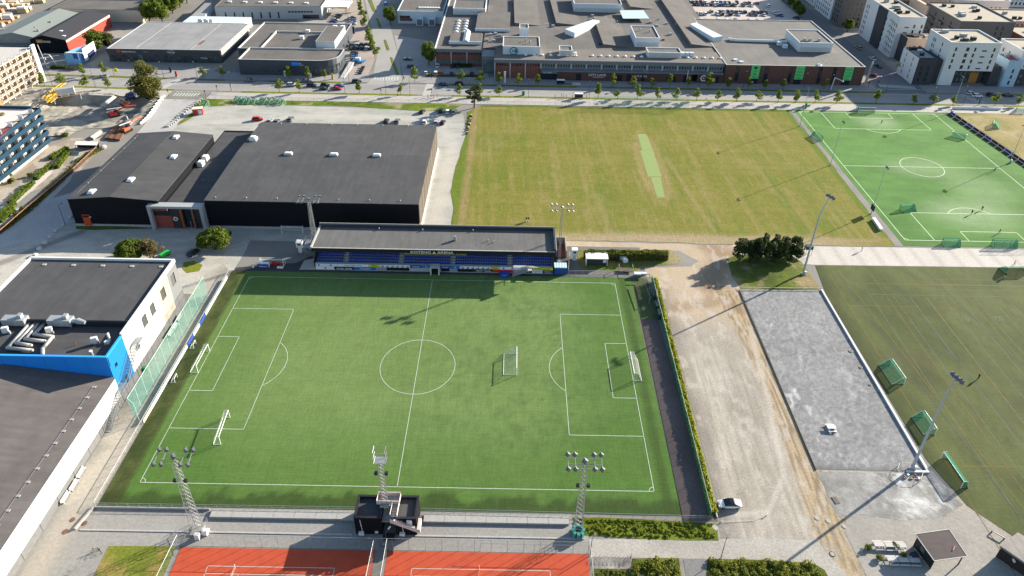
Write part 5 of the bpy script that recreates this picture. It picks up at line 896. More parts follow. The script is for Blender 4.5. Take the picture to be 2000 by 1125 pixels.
# ---------------------------------------------------------------- trees and hedges
leafm = {}
def leaf_mat(name): return mat(name, attr=True, rough=.7, var=.15, vs=1.5, spec=.15, transl=.42)
LEAF = leaf_mat('foliage'); BARK = mat('bark', (.09, .07, .05), .95, .2, 3)
def leaves(clumps, n, size, c0, c1, rng, dens=None):
    """leaf faces on and inside a set of clumps (x, y, z, radius, squash)"""
    V = []; F = []; C_ = []; vol = np.array([c[3]**2 for c in clumps]); pick = rng.choice(len(clumps), n, p=vol/vol.sum()); shade = rng.random(len(clumps))
    for i in range(n):
        x, y, z, r, q = clumps[pick[i]]; d = rng.normal(size=3); d /= np.linalg.norm(d); rr = r*(.55+.5*rng.random()**.6); p = np.array((x, y, z))+d*rr*np.array((1, 1, q))
        nrm = d*.7+rng.normal(size=3)*.6+np.array((0, 0, .3)); nrm /= np.linalg.norm(nrm); a = np.cross(nrm, rng.normal(size=3)); a /= np.linalg.norm(a)+1e-9; b = np.cross(nrm, a); s = size*(.6+.8*rng.random())
        k = len(V); V += [tuple(p-a*s-b*s*.5), tuple(p+a*s-b*s*.6), tuple(p+a*s*.8+b*s*.6), tuple(p-a*s*.7+b*s*.7)]; F.append((k, k+1, k+2, k+3)); t_ = np.clip(.5*shade[pick[i]]+.6*rng.random()-.05, 0, 1); C_ += [np.array(c0)*(1-t_)+np.array(c1)*t_]*4
    return V, F, np.array(C_)
def tree_proto(kind, seed):
    rng = np.random.default_rng(seed); root = bpy.data.objects.new('tree_proto', None); tr = MB(); cl = []
    if kind == 'street':
        h = 6.2; tr.tube((0, 0, 0), (0, 0, 3.4), .1, 6, .07); tr.tube((0, 0, 3.4), (0, 0, 5.6), .07, 5, .02)
        for i in range(7): a = rng.random()*6.28; z = 2.6+.3*i; tr.tube((0, 0, z), (math.cos(a)*.9, math.sin(a)*.9, z+.7), .035, 4, .015)
        cl = [(rng.normal()*.75*(1-.1*i), rng.normal()*.75*(1-.1*i), 2.5+i*.5+.2*rng.normal(), .85-.075*i+.25*rng.random(), .75) for i in range(8)]; L_ = leaves(cl, 620, .19, (.085, .135, .014), (.24, .275, .04), rng)
    elif kind == 'birch':
        tr.tube((0, 0, 0), (.2, 0, 6), .3, 7, .16); tr.tube((.2, 0, 6), (0, 0, 13), .16, 6, .03)
        for i in range(12): a = i*2.4; z = 3+i*.75; l = 2.6*(1-i/16); tr.tube((0, 0, z), (math.cos(a)*l, math.sin(a)*l, z+1.2), .08, 4, .02)
        for i in range(70): z = 1.6+12*rng.random()**1.15; w_ = 3.5*math.sin(math.pi*((z-.6)/14.2)**.75); a = rng.random()*6.28; rr = w_*rng.random()**.6; cl.append((math.cos(a)*rr, math.sin(a)*rr, z, .9+.5*rng.random(), 1.3))
        L_ = leaves(cl, 8000, .2, (.055, .07, .014), (.185, .175, .045), rng)
    elif kind == 'broad':
        tr.tube((0, 0, 0), (0, .1, 4), .28, 7, .18)
        for i in range(8): a = i*.8; tr.tube((0, 0, 2.4+.2*i), (math.cos(a)*2, math.sin(a)*2, 5+.3*i), .1, 4, .03)
        for i in range(26): d = rng.normal(size=3); d /= np.linalg.norm(d); rr = rng.random()**.4; cl.append((d[0]*2.5*rr, d[1]*2.5*rr, 5+d[2]*3.2*rr, .9+.6*rng.random(), .9))
        L_ = leaves(cl, 3200, .24, (.045, .082, .010), (.185, .225, .03), rng)
    elif kind == 'olive':
        tr.tube((0, 0, 0), (0, .1, 4), .25, 7, .15)
        for i in range(22): d = rng.normal(size=3); d /= np.linalg.norm(d); rr = rng.random()**.4; cl.append((d[0]*2.6*rr, d[1]*2.6*rr, 4.6+d[2]*2.8*rr, .8+.6*rng.random(), .9))
        L_ = leaves(cl, 2800, .22, (.06, .07, .02), (.14, .13, .05), rng)
    elif kind == 'mugo':          # broad many-stemmed mountain pine, crown in rounded pads
        for i in range(7): a = i*.9; tr.tube((math.cos(a)*.3, math.sin(a)*.3, 0), (math.cos(a)*1.5, math.sin(a)*1.5, 2.6), .11, 5, .06)
        for i in range(90): a = rng.random()*6.28; rr = 3*rng.random()**.5; cl.append((math.cos(a)*rr, math.sin(a)*rr, 1.2+2.9*math.sqrt(max(0, 1-(rr/3.2)**2))*(.35+.65*rng.random()**.5), .5+.25*rng.random(), .75))
        L_ = leaves(cl, 9500, .17, (.04, .072, .009), (.175, .215, .03), rng)
    elif kind == 'darkpine':
        for i in range(4): a = i*1.7; tr.tube((0, 0, 0), (math.cos(a)*1, math.sin(a)*1, 3.4), .13, 5, .06)
        for i in range(36): a = rng.random()*6.28; rr = 2.3*rng.random()**.5; cl.append((math.cos(a)*rr, math.sin(a)*rr, 1.6+3.6*rng.random()*math.sqrt(max(.05, 1-(rr/2.6)**2)), .55+.3*rng.random(), .85))
        L_ = leaves(cl, 3600, .15, (.018, .032, .011), (.062, .09, .028), rng)
    elif kind == 'scots':
        tr.tube((0, 0, 0), (.3, 0, 5.5), .22, 6, .12)
        for i in range(9): a = i*2.2; z = 2.6+i*.45; tr.tube((0, 0, z), (math.cos(a)*2.1, math.sin(a)*2.1, z+.5), .07, 4, .03)
        for i in range(15): a = rng.random()*6.28; rr = .7+2*rng.random(); z = 2.8+4.2*rng.random(); cl.append((math.cos(a)*rr*(1.2-.1*z), math.sin(a)*rr*(1.2-.1*z), z, .65+.3*rng.random(), .6))
        L_ = leaves(cl, 2000, .16, (.025, .04, .012), (.07, .09, .03), rng)
    elif kind == 'shrub':
        tr.tube((0, 0, 0), (0, 0, .6), .05)
        for i in range(9): a = rng.random()*6.28; rr = .6*rng.random(); cl.append((math.cos(a)*rr, math.sin(a)*rr, .45+.35*rng.random(), .35+.15*rng.random(), .8))
        L_ = leaves(cl, 420, .11, (.06, .09, .012), (.19, .21, .03), rng)
    elif kind == 'dryshrub':
        for i in range(9): a = i*.7; tr.tube((0, 0, 0), (math.cos(a)*1.3, math.sin(a)*1.3, 2.6), .05, 4, .02)
        for i in range(18): a = rng.random()*6.28; rr = 2*rng.random()**.6; cl.append((math.cos(a)*rr, math.sin(a)*rr, 1.4+1.7*rng.random(), .5+.25*rng.random(), .8))
        L_ = leaves(cl, 1500, .12, (.08, .075, .02), (.20, .155, .06), rng)
    T = tr.build('trunk', BARK, local=True); Cn = MB(); Cn.v, Cn.f = L_[0], L_[1]; Cn.m = [0]*len(Cn.f); Cc = Cn.build('crown', LEAF, cols=L_[2], local=True)
    meshes = (T.data, Cc.data); bpy.data.objects.remove(T); bpy.data.objects.remove(Cc); bpy.data.objects.remove(root); return meshes
TREES = {k: [tree_proto(k, 10*i+j) for j in range(n)] for i, (k, n) in enumerate((('street', 5), ('birch', 1), ('broad', 3), ('olive', 1), ('mugo', 2), ('darkpine', 3), ('scots', 1), ('shrub', 3), ('dryshrub', 1)))}
def tree(kind, name, label, p, sc=1.0, group=None, z=0, sz=None, cat='tree'):
    t = thing(name, label, cat, (p[0], p[1], z), random.random()*6.28, group); t.scale = (sc, sc, sz or sc); T, Cn = random.choice(TREES[kind])
    for n, me in (('trunk', T), ('crown', Cn)): o = bpy.data.objects.new(n, me); COL.objects.link(o); o.parent = t
    return t
def hedge(name, label, a, b, wd, h, c0, c1, n, size=.16, z=0, cat='hedge', group=None):
    soft = cat == 'planting'
    a, b = Vector(a), Vector(b); L = (b-a).length; d = (b-a)/L; nn = Vector((-d.y, d.x)); rng = np.random.default_rng(int(abs(a.x*7+a.y*13))); t = thing(name, label, cat, (*((a+b)/2), z), 0, group)
    m = MB(); k0 = .30 if soft else .38; e0 = d*(.5 if soft else 0); q = [a+e0-nn*wd*k0, b-e0-nn*wd*k0, b-e0+nn*wd*k0, a+e0+nn*wd*k0]; m.prism([(p.x, p.y) for p in q], z+.02, z+h*(.35 if soft else .8)); m.build('core', mat('hedge_core', (.03, .042, .008), .95, .3, 1.5), t)
    V = []; F = []; Cc = []
    for i in range(n):
        s = rng.random()*L; ww = wd*(.72+.5*float(vnoise(s, 0, 2.2, 14)) if soft else 1); w_ = (rng.random()-.5)*ww*1.1; top = rng.random() < .55; hz = h*(.72+.4*float(vnoise(s, w_*2, 1.1, 8))+.12*rng.random()) if top else h*rng.random()
        if not top: w_ = math.copysign(ww*(.42+.12*rng.random()), w_)
        p = np.array((*(a+d*s+nn*w_), z+hz)); nr = rng.normal(size=3)*.7+np.array((0, 0, .8 if top else .1))+(0 if top else 1)*np.array((nn.x*np.sign(w_), nn.y*np.sign(w_), 0)); nr /= np.linalg.norm(nr); u = np.cross(nr, rng.normal(size=3)); u /= np.linalg.norm(u); v = np.cross(nr, u); sz = size*(.6+.9*rng.random()); k = len(V)
        V += [tuple(p-u*sz-v*sz*.6), tuple(p+u*sz-v*sz*.6), tuple(p+u*sz*.8+v*sz*.6), tuple(p-u*sz*.8+v*sz*.6)]; F.append((k, k+1, k+2, k+3)); t_ = np.clip(float(vnoise(s, w_*4, 2.5, 3))*.7+.5*rng.random()-.1, 0, 1); Cc += [(np.array(c0)*(1-t_)+np.array(c1)*t_)*1.5]*4
    m = MB(); m.v, m.f, m.m = V, F, [0]*len(F); m.build('foliage', LEAF, t, cols=np.array(Cc)); return t
# ---------------------------------------------------------------- cars
tyre = mat('tyre', (.012, .012, .013), .9); rim = mat('alloy_rim', (.35, .36, .37), .35, .1, metal=.7); cglass = mat('car_glass', (.008, .010, .013), .08, 0, spec=.6); lampw = mat('headlamp', (.7, .72, .72), .2, 0); lampr = mat('tail_lamp', (.35, .01, .01), .3, 0)
def car_mesh(kind):
    """body lofted through cross sections; returns meshes for body, glasshouse, roof panel, wheel"""
    P = dict(hatch=(4.2, 1.78, 1.46), suv=(4.65, 1.9, 1.68), sedan=(4.75, 1.86, 1.45), van=(5.1, 1.95, 1.95))[kind]; L, W, Hh = P; l, w = L/2, W/2; sh = Hh*.60
    prof = [(-l, .35, sh*.80, .80), (-l+.12, .26, sh*.95, .93), (-l*.62, .22, sh, 1), (0, .22, sh*.985, 1), (l*.42, .22, sh*.95, 1), (l*.80, .24, sh*.84, .95), (l-.1, .28, sh*.70, .86), (l, .36, sh*.58, .74)]
    m = MB(); V = []; n = 8
    for x, zb, zt, k in prof:
        y = w*k; V += [(x, -y*.9, zb), (x, -y, zb+.14), (x, -y, zt-.14), (x, -y*.9, zt), (x, y*.9, zt), (x, y, zt-.14), (x, y, zb+.14), (x, y*.9, zb)]
    F = []
    for i in range(len(prof)-1):
        for j in range(n): F.append((i*n+j, (i+1)*n+j, (i+1)*n+(j+1) % n, i*n+(j+1) % n)[::-1])
    F += [tuple(range(n)), tuple(range((len(prof)-1)*n, len(prof)*n))[::-1]]; m.add(V, F)
    fr = {'hatch': (-l*.93, -l*.70, l*.16, l*.48), 'suv': (-l*.95, -l*.78, l*.14, l*.44), 'sedan': (-l*.84, -l*.34, l*.10, l*.50), 'van': (-l*.97, -l*.92, l*.42, l*.70)}[kind]; g = MB(); y0, y1 = w*.91, w*.74; b0, t0, t1, b1 = fr
    g.add([(b0, -y0, sh*.95), (b1, -y0, sh*.93), (b1, y0, sh*.93), (b0, y0, sh*.95), (t0, -y1, Hh-.06), (t1, -y1, Hh-.05), (t1, y1, Hh-.05), (t0, y1, Hh-.06)], [(0, 1, 5, 4), (1, 2, 6, 5), (2, 3, 7, 6), (3, 0, 4, 7)])
    r = MB(); r.add([(t0-.05, -y1-.02, Hh-.07), (t1+.05, -y1-.02, Hh-.07), (t1+.05, y1+.02, Hh-.07), (t0-.05, y1+.02, Hh-.07), (t0+.12, -y1+.1, Hh), (t1-.12, -y1+.1, Hh), (t1-.12, y1-.1, Hh), (t0+.12, y1-.1, Hh)], [(4, 5, 6, 7), (0, 1, 5, 4), (1, 2, 6, 5), (2, 3, 7, 6), (3, 0, 4, 7)])
    for s in (-1, 1):                                   # door pillars
        for q in (.36, .66): xa = b0+(b1-b0)*q; xb = t0+(t1-t0)*q; r.add([(xa-.05, s*(y0+.01), sh*.94), (xa+.05, s*(y0+.01), sh*.94), (xb+.05, s*(y1+.02), Hh-.06), (xb-.05, s*(y1+.02), Hh-.06)], [(0, 1, 2, 3) if s < 0 else (3, 2, 1, 0)])
    wh = MB(); wh.tube((0, -.11, 0), (0, .11, 0), .33, 14); wh.cm = 1; wh.tube((0, -.125, 0), (0, .125, 0), .2, 10)
    hl = MB().obox((0, 0, -.08), .12, .34, .16); mi = MB().obox((0, 0, 0), .14, .22, .14)
    out = {}
    for nm, b, sm in (('body', m, True), ('windows', g, False), ('roof', r, False), ('wheel', wh, False), ('lamp', hl, False), ('mirror', mi, False)):
        o = b.build('car_'+nm, [tyre, rim] if nm == 'wheel' else glass, local=True); me = o.data; bpy.data.objects.remove(o)
        if sm:
            for p in me.polygons: p.use_smooth = True
            me.set_sharp_from_angle(angle=R(40))
        out[nm] = me
    out['dim'] = (l, w, sh); return out
CARS = {k: car_mesh(k) for k in ('hatch', 'suv', 'sedan', 'van')}
PAINT = {n: mat('paint_'+n, c, .28, .02, 2, spec=.5) for n, c in dict(white=(.66, .67, .68), black=(.012, .012, .014), grey=(.12, .125, .13), silver=(.36, .37, .38), blue=(.02, .07, .26), red=(.42, .02, .015), navy=(.012, .02, .05), wine=(.10, .012, .015), green=(.02, .05, .03), gold=(.34, .29, .2), sky=(.06, .22, .5)).items()}
def car(p, rz, paint, label, kind='hatch', group='parked cars', full=True, roofm=None):
    D = CARS[kind]; l, w, sh = D['dim']; t = thing('car', label, 'car', (p[0], p[1], .05), rz, group); pm = PAINT[paint]
    def pt(nm, me, mt, loc=(0, 0, 0)):
        o = bpy.data.objects.new(nm, me); COL.objects.link(o); o.parent = t; o.location = loc
        if mt: o.material_slots[0].link = 'OBJECT'; o.material_slots[0].material = mt
        return o
    pt('body', D['body'], pm); pt('windows', D['windows'], cglass); pt('roof', D['roof'], roofm or pm)
    for a in (-.62, .62):
        for s in (-1, 1): pt('wheel', D['wheel'], None, (a*l, s*(w-.1), .33))
    if full:
        for s in (-1, 1): pt('headlight', D['lamp'], lampw, (l*.955, s*w*.58, sh*.68)); pt('taillight', D['lamp'], lampr, (-l*.985, s*w*.66, sh*.78)); pt('mirror', D['mirror'], pm, (l*.36, s*w*1.04, sh*.95))
    return t
# ---------------------------------------------------------------- people (one continuous skinned body, clothes by colour zone)
def person_mesh(pose):
    st = .16 if pose == 'walk' else .09; fw = .22 if pose == 'walk' else .02
    J = [((0, 0, .95), .13), ((0, 0, 1.2), .135), ((0, 0, 1.42), .14), ((0, 0, 1.54), .055), ((.02, 0, 1.64), .095), ((.02, 0, 1.76), .085),
         ((0, .1, .9), .095), ((fw*.5, .1, .5), .068), ((fw, .1, .08), .05), ((fw+.17, .1, .04), .04), ((0, -.1, .9), .095), ((-fw*.3, -.1, .5), .068), ((-fw, -.1, .08), .05), ((-fw+.17, -.1, .04), .04),
         ((0, .2, 1.42), .07), ((-fw*.3, .25, 1.14), .048), ((fw*.3+.06, .24, .88), .038), ((0, -.2, 1.42), .07), ((fw*.4, -.25, 1.14), .048), ((fw*.9+.06, -.24, .9), .038)]
    E_ = [(0, 1), (1, 2), (2, 3), (3, 4), (4, 5), (0, 6), (6, 7), (7, 8), (8, 9), (0, 10), (10, 11), (11, 12), (12, 13), (2, 14), (14, 15), (15, 16), (2, 17), (17, 18), (18, 19)]
    me = bpy.data.meshes.new('person'); me.from_pydata([j[0] for j in J], E_, []); o = bpy.data.objects.new('person', me); COL.objects.link(o); o.modifiers.new('skin', 'SKIN'); o.modifiers.new('sub', 'SUBSURF').levels = 1
    for i, j in enumerate(J): me.skin_vertices[0].data[i].radius = (j[1], j[1])
    me.skin_vertices[0].data[0].use_root = True; bpy.context.view_layer.update(); r = bpy.data.meshes.new_from_object(o.evaluated_get(bpy.context.evaluated_depsgraph_get())); bpy.data.objects.remove(o)
    r.materials.clear(); skin = mat('skin', (.42, .25, .17), .6)
    for m_ in (mat('shirt_default', (.1, .1, .1)), mat('trousers_default', (.02, .02, .025)), skin, mat('hair', (.05, .03, .02), .8)): r.materials.append(m_)
    for p in r.polygons: c = p.center; p.use_smooth = True; p.material_index = 3 if c.z > 1.68 and c.x < .06 or c.z > 1.77 else 2 if c.z > 1.5 or (c.z < .98 and abs(c.y) > .19) else 0 if c.z > .95 else 1
    return r
PEOPLE = {k: person_mesh(k) for k in ('stand', 'walk')}
def person(p, rz, shirt, trousers, label, pose='walk', z=.06, sc=1.0, group=None):
    t = thing('person', label, 'person', (p[0], p[1], z), rz, group); t.scale = (sc, sc, sc); o = bpy.data.objects.new('body', PEOPLE[pose]); COL.objects.link(o); o.parent = t
    for i, c in ((0, shirt), (1, trousers)): o.material_slots[i].link = 'OBJECT'; o.material_slots[i].material = mat('cloth_%s' % '_'.join('%02d' % int(v*99) for v in c), c, .85, .1, 6)
    return t
def bicycle(p, rz, label, group=None):
    t = thing('bicycle', label, 'bicycle', (*p, .05), rz, group); fm = mat('bike_frame', (.03, .03, .035), .4)
    for x in (-.52, .52):
        m = MB(); [m.tube((x+.33*math.cos(R(a)), 0, .34+.33*math.sin(R(a))), (x+.33*math.cos(R(a+30)), 0, .34+.33*math.sin(R(a+30))), .022, 4) for a in range(0, 360, 30)]; [m.tube((x, 0, .34), (x+.33*math.cos(R(a)), 0, .34+.33*math.sin(R(a))), .006, 3) for a in range(0, 360, 45)]; m.build('wheel', tyre, t, local=True)
    m = MB(); m.path([(-.52, 0, .34), (-.05, 0, .3), (.4, 0, .82), (-.18, 0, .8), (-.52, 0, .34)], .022, 5); m.path([(-.05, 0, .3), (-.2, 0, .92)], .02, 5); m.path([(.52, 0, .34), (.4, 0, .82), (.36, 0, 1)], .02, 5); m.build('frame', fm, t, local=True)
    MB().path([(.3, -.28, 1.03), (.38, 0, 1), (.3, .28, 1.03)], .018, 5).build('handlebar', steel, t, local=True); MB().obox((-.22, 0, .92), .26, .14, .06).build('saddle', tyre, t, local=True); return t
# ---------------------------------------------------------------- goals
net_w = mat('white_net', (.55, .55, .5), .9, .1, 2, alpha=.18); net_g = mat('green_net', (.02, .26, .13), .9, .1, 2, alpha=.55); frame_w = mat('goal_white', (.75, .75, .73), .4, .04); frame_g = mat('goal_green', (.02, .22, .11), .5); frame_k = mat('goal_dark', (.03, .05, .04), .6)
def goal(label, p, rz, w=7.32, h=2.44, d=2.0, top=.9, fm=None, nm=None, group='football goals', r=.07, z=.06, bf=None):
    """opening faces local +x; net runs back along -x"""
    t = thing('football_goal', label, 'goal', (p[0], p[1], z), rz, group); fm = fm or frame_w; a = w/2; bf = bf or fm
    for s in (-1, 1): MB().tube((0, s*a, 0), (0, s*a, h), r, 7).build('post', fm, t, local=True); MB().path([(0, s*a, h), (-top, s*a, h), (-d, s*a, .05)], r*.6, 5).build('stanchion', fm, t, local=True); MB().tube((0, s*a, .05), (-d, s*a, .05), r*.7, 5).build('side_bar', bf, t, local=True)
    MB().tube((0, -a, h), (0, a, h), r, 7).build('crossbar', fm, t, local=True); MB().tube((-d, -a, .05), (-d, a, .05), r*.8, 5).build('ground_bar', bf, t, local=True)
    m = MB(); sg = .12*h; m.quad((0, -a, h), (0, a, h), (-top, a, h-sg*.4), (-top, -a, h-sg*.4)); m.quad((-top, -a, h-sg*.4), (-top, a, h-sg*.4), (-d, a, .05), (-d, -a, .05))
    for s in (-1, 1): m.quad((0, s*a, .05), (0, s*a, h), (-top, s*a, h-sg*.4), (-d, s*a, .05))
    m.build('net', nm or net_w, t, local=True); return t
# ---------------------------------------------------------------- masts, poles, fences
lamp_body = mat('floodlight_body', (.13, .135, .14), .6, .1, metal=.3); lamp_face = mat('floodlight_glass', (.16, .17, .18), .15, .2, 3, spec=.6)
def floodlight(t, c, yaw, tilt=R(35), s=.55, parent=None):
    c = Vector(c); f = Vector((math.cos(yaw)*math.cos(tilt), math.sin(yaw)*math.cos(tilt), -math.sin(tilt))); a = f.orthogonal().normalized(); b = f.cross(a); q = s
    P = lambda u, v, k: tuple(c+a*u*q+b*v*q+f*k*q)
    m = MB(); m.add([P(-.5, -.5, -.5), P(.5, -.5, -.5), P(.5, .5, -.5), P(-.5, .5, -.5), P(-1, -1, .3), P(1, -1, .3), P(1, 1, .3), P(-1, 1, .3)], [(0, 3, 2, 1), (0, 1, 5, 4), (1, 2, 6, 5), (2, 3, 7, 6), (3, 0, 4, 7)]); o = m.build('floodlight', lamp_body, t)
    MB().add([P(-.92, -.92, .3), P(.92, -.92, .3), P(.92, .92, .3), P(-.92, .92, .3)], [(0, 1, 2, 3)]).build('lens', lamp_face, o)
def lattice(label, p, h, yaw, w0=1.5, w1=.75, z0=0, spk=None, head=True, n=16):
    t = thing('floodlight_mast', label, 'light mast', (*p, z0), group='lattice floodlight masts'); x, y = p; C4 = [(-1, -1), (1, -1), (1, 1), (-1, 1)]
    for sx, sy in C4: MB().tube((x+sx*w0/2, y+sy*w0/2, z0), (x+sx*w1/2, y+sy*w1/2, z0+h), .055, 6, .04).build('leg', steel, t)
    m = MB()
    for i in range(n):
        za, zb = h*i/n, h*(i+1)/n; wa, wb = [(w0+(w1-w0)*k/h)/2 for k in (za, zb)]
        for k in range(4):
            a, b = C4[k], C4[(k+1) % 4]; m.tube((x+a[0]*wa, y+a[1]*wa, z0+za), (x+b[0]*wb, y+b[1]*wb, z0+zb), .025, 4); m.tube((x+a[0]*wb, y+a[1]*wb, z0+zb), (x+b[0]*wb, y+b[1]*wb, z0+zb), .022, 4)
    tag(m.build('bracing', steel, t), kind='stuff')
    m = MB().path([(x-.35, y+.3, z0), (x-.2, y+.2, z0+h)], .03, 4); m.build('ladder', steel, t)
    if head:
        for k, dz in ((-1.1, 0), (1.1, 0)): MB().tube((x-3.1, y+k, z0+h+.4), (x+3.1, y+k, z0+h+.4), .045, 6).build('crossarm', steel, t)
        for dx in (-3, -1.7, 1.7, 3): MB().tube((x+dx, y-1.3, z0+h+.3), (x+dx, y+1.3, z0+h+.9), .05, 5).build('lamp_bracket', steel, t); floodlight(t, (x+dx, y-1.3, z0+h+.5), yaw, s=.42); floodlight(t, (x+dx, y+1.3, z0+h+1.1), yaw, s=.42)
        floodlight(t, (x, y, z0+h+1.0), yaw, s=.5); MB().tube((x-3, y, z0+h+.2), (x+3, y, z0+h+.2), .06, 6).build('crossarm', steel, t)
    if spk: [MB().obox((x+s*.95, y-.2, z0+h*spk), .6, .5, .6).build('loudspeaker', dark, t) for s in (-1, 1)]; MB().tube((x-1, y, z0+h*spk+.3), (x+1, y, z0+h*spk+.3), .04).build('speaker_arm', steel, t)
    MB().obox((x, y-.1, z0), w0+.7, w0+.7, .3).build('footing', concrete, t); return t
def monopole(label, p, h, yaw, lamps=5, r=.26, bend=0, group='tubular floodlight masts', box=True):
    t = thing('floodlight_pole', label, 'light mast', (*p, 0), group=group); x, y = p; tx, ty = x+math.cos(yaw)*bend, y+math.sin(yaw)*bend
    m = MB(); m.tube((x, y, 0), (x, y, h*.8), r, 10, r*.6); m.tube((x, y, h*.8), (tx, ty, h), r*.6, 10, r*.45); m.build('pole', mat('pole_steel', (.36, .39, .41), .45, .08, 2, metal=.3), t); MB().tube((x, y, 0), (x, y, .5), r*1.8, 10).build('base', concrete, t)
    px, py = -math.sin(yaw), math.cos(yaw); sp = 1.1 if r > .2 else .7; MB().tube((tx-px*sp, ty-py*sp, h), (tx+px*sp, ty+py*sp, h), .06).build('crossarm', steel, t)
    for i in range(lamps): k = (i/(max(1, lamps-1))-.5)*2*sp; floodlight(t, (tx+px*k+math.cos(yaw)*.4, ty+py*k+math.sin(yaw)*.4, h+.2*(i % 2)), yaw, s=.42 if r > .2 else .3)
    if box: MB().obox((x+r+.3, y, 0), .5, .6, 1.3).build('switch_cabinet', white, t)
    return t
def street_lamp(p, h, yaw, label, group='street lamps'):
    t = thing('street_lamp', label, 'street lamp', (*p, 0), yaw, group); MB().tube((0, 0, 0), (0, 0, h), .08, 6, .05).build('pole', dark, t, local=True); MB().path([(0, 0, h), (.9, 0, h+.15)], .04, 5).build('arm', dark, t, local=True); MB().obox((1.1, 0, h+.08), .7, .25, .14).build('lamp_head', lamp_body, t, local=True); return t
def fence(name, label, pts, h, mesh_m, post_m, step=2.5, rail=True, r=.035, z=.05, mid=False, group=None, cat='fence'):
    t = thing(name, label, cat, (*pts[0], z), group=group); rl = []
    for a, b in zip(pts[:-1], pts[1:]):
        L = math.dist(a, b); n = max(1, round(L/step)); P = [(a[0]+(b[0]-a[0])*i/n, a[1]+(b[1]-a[1])*i/n) for i in range(n+1)]
        for i, p in enumerate(P):
            if i or a == pts[0]: MB().tube((*p, z), (*p, z+h), r, 5).build('post', post_m, t)
        if mesh_m: m = MB(); m.quad((*a, z+.05), (*b, z+.05), (*b, z+h-.02), (*a, z+h-.02)); m.build('mesh_panel', mesh_m, t)
        if rail: MB().tube((*a, z+h), (*b, z+h), r, 5).build('rail', post_m, t)
        if mid: MB().tube((*a, z+h*.5), (*b, z+h*.5), r*.8, 5).build('rail', post_m, t)
    return t
wire = mat('wire_mesh', (.20, .21, .21), .7, .1, alpha=.16); wire_d = mat('fine_wire_mesh', (.16, .17, .17), .7, .1, alpha=.10); net_teal = mat('teal_ball_net', (.03, .24, .185), .9, .1, alpha=.27); net_pale = mat('pale_green_net', (.16, .42, .33), .9, .1, alpha=.2)

def bed(name, label, poly, nc, r0, r1, n, c0, c1, size=.13, z=.06):
    rng = np.random.default_rng(int(abs(poly[0][0]*31+poly[0][1]*7))); xs = [p[0] for p in poly]; ys = [p[1] for p in poly]; cl = []
    while len(cl) < nc:
        x, y = min(xs)+(max(xs)-min(xs))*rng.random(), min(ys)+(max(ys)-min(ys))*rng.random()
        if inside(np.array([x]), np.array([y]), poly)[0] and rng.random() < .25+float(vnoise(x, y, 2.2, 90)): r = r0+(r1-r0)*rng.random()**2; cl.append((x, y, z+r*.45, r, .8))
    V, F, C_ = leaves(cl, n, size, c0, c1, rng); m = MB(); m.v, m.f, m.m = V, F, [0]*len(F); t = thing(name, label, 'planting', (sum(xs)/len(xs), sum(ys)/len(ys), 0)); tag(m.build('foliage', LEAF, t, cols=C_), kind='stuff'); return t
# ---------------------------------------------------------------- placing: trees
ORD = ['first', 'second', 'third', 'fourth', 'fifth', 'sixth', 'seventh', 'eighth', 'ninth', 'tenth']+['%dth' % i for i in range(11, 21)]+['21st', '22nd', '23rd']+['%dth' % i for i in range(24, 31)]+['31st', '32nd', '33rd']+['%dth' % i for i in range(34, 60)]
NT = [(-207.7, 180.5), (-198.8, 181.6), (-179.4, 182.5), (-170.3, 183.6), (-123.8, 184.0), (-114.8, 184.5), (-83.3, 184.1), (-74.1, 183.9), (-66.1, 183.0), (-24.1, 183.8), (-1.7, 183.0), (7.0, 182.8), (15.4, 182.5), (24.6, 181.1), (33.7, 180.9), (68.7, 182.0), (78.2, 181.2), (86.7, 181.6), (95.6, 182.0), (104.1, 182.4), (113.7, 182.3), (123.0, 182.1), (132.4, 181.9), (140.2, 181.7), (148.6, 181.4), (168.3, 183.0)]
ST = [(-189.5, 169.0), (-181.1, 168.8), (-170.4, 168.7), (-160.6, 168.5), (-83.0, 167.5), (-74.1, 167.9), (-47.1, 168.0), (-28.3, 167.1), (-1.8, 167.8), (7.2, 168.2), (16.0, 168.0), (60.5, 166.6), (69.3, 167.0), (78.1, 166.8), (87.0, 166.7), (96.1, 167.1), (104.7, 166.3), (114.1, 166.2), (122.8, 166.6), (131.9, 167.0), (141.3, 166.3), (149.5, 166.7), (158.0, 166.5), (167.6, 166.3), (185.8, 167.2), (202.7, 167.4), (211.9, 167.8), (220.3, 167.0), (240.0, 167.9), (250.4, 167.8)]
for side, P in (('northern', NT), ('southern', ST)):
    for i, p in enumerate(P): s = .95+.4*random.random(); tree('street', 'street_tree', '%s young street tree from the left on the %s verge' % (ORD[i], side), p, s, 'young trees along the main street', sz=s*(.75+.25*random.random()))
for i, p in enumerate([(-73.9, 308.9), (-70.7, 293.8), (-67.7, 279.6), (-61.5, 259.8), (-56.2, 241.6), (-53.6, 231.8), (-51.1, 224.0), (-48.3, 214.2)]): tree('street', 'street_tree', '%s tree from the top in the row beside the cross street' % ORD[i], p, 1.25+.2*random.random(), 'trees beside the cross street')
tree('birch', 'birch_tree', 'tall solitary birch tree at the junction by the building site', (-136.4, 156.4), 1.7, sz=1.2)
tree('broad', 'leafy_tree', 'round leafy tree beside the cross street median', (-49.1, 269.0), 1.2); tree('broad', 'leafy_tree', 'tall dark leafy tree at the corner of the west brick block', (-19.7, 204.8), 1.15, sz=1.4)
tree('broad', 'leafy_tree', 'dark bushy tree at the red wall of the builders store', (-189.5, 214.2), 1.5); tree('olive', 'leafy_tree', 'olive grey tree left of the furniture shop', (-185.7, 219.0), 1.25)
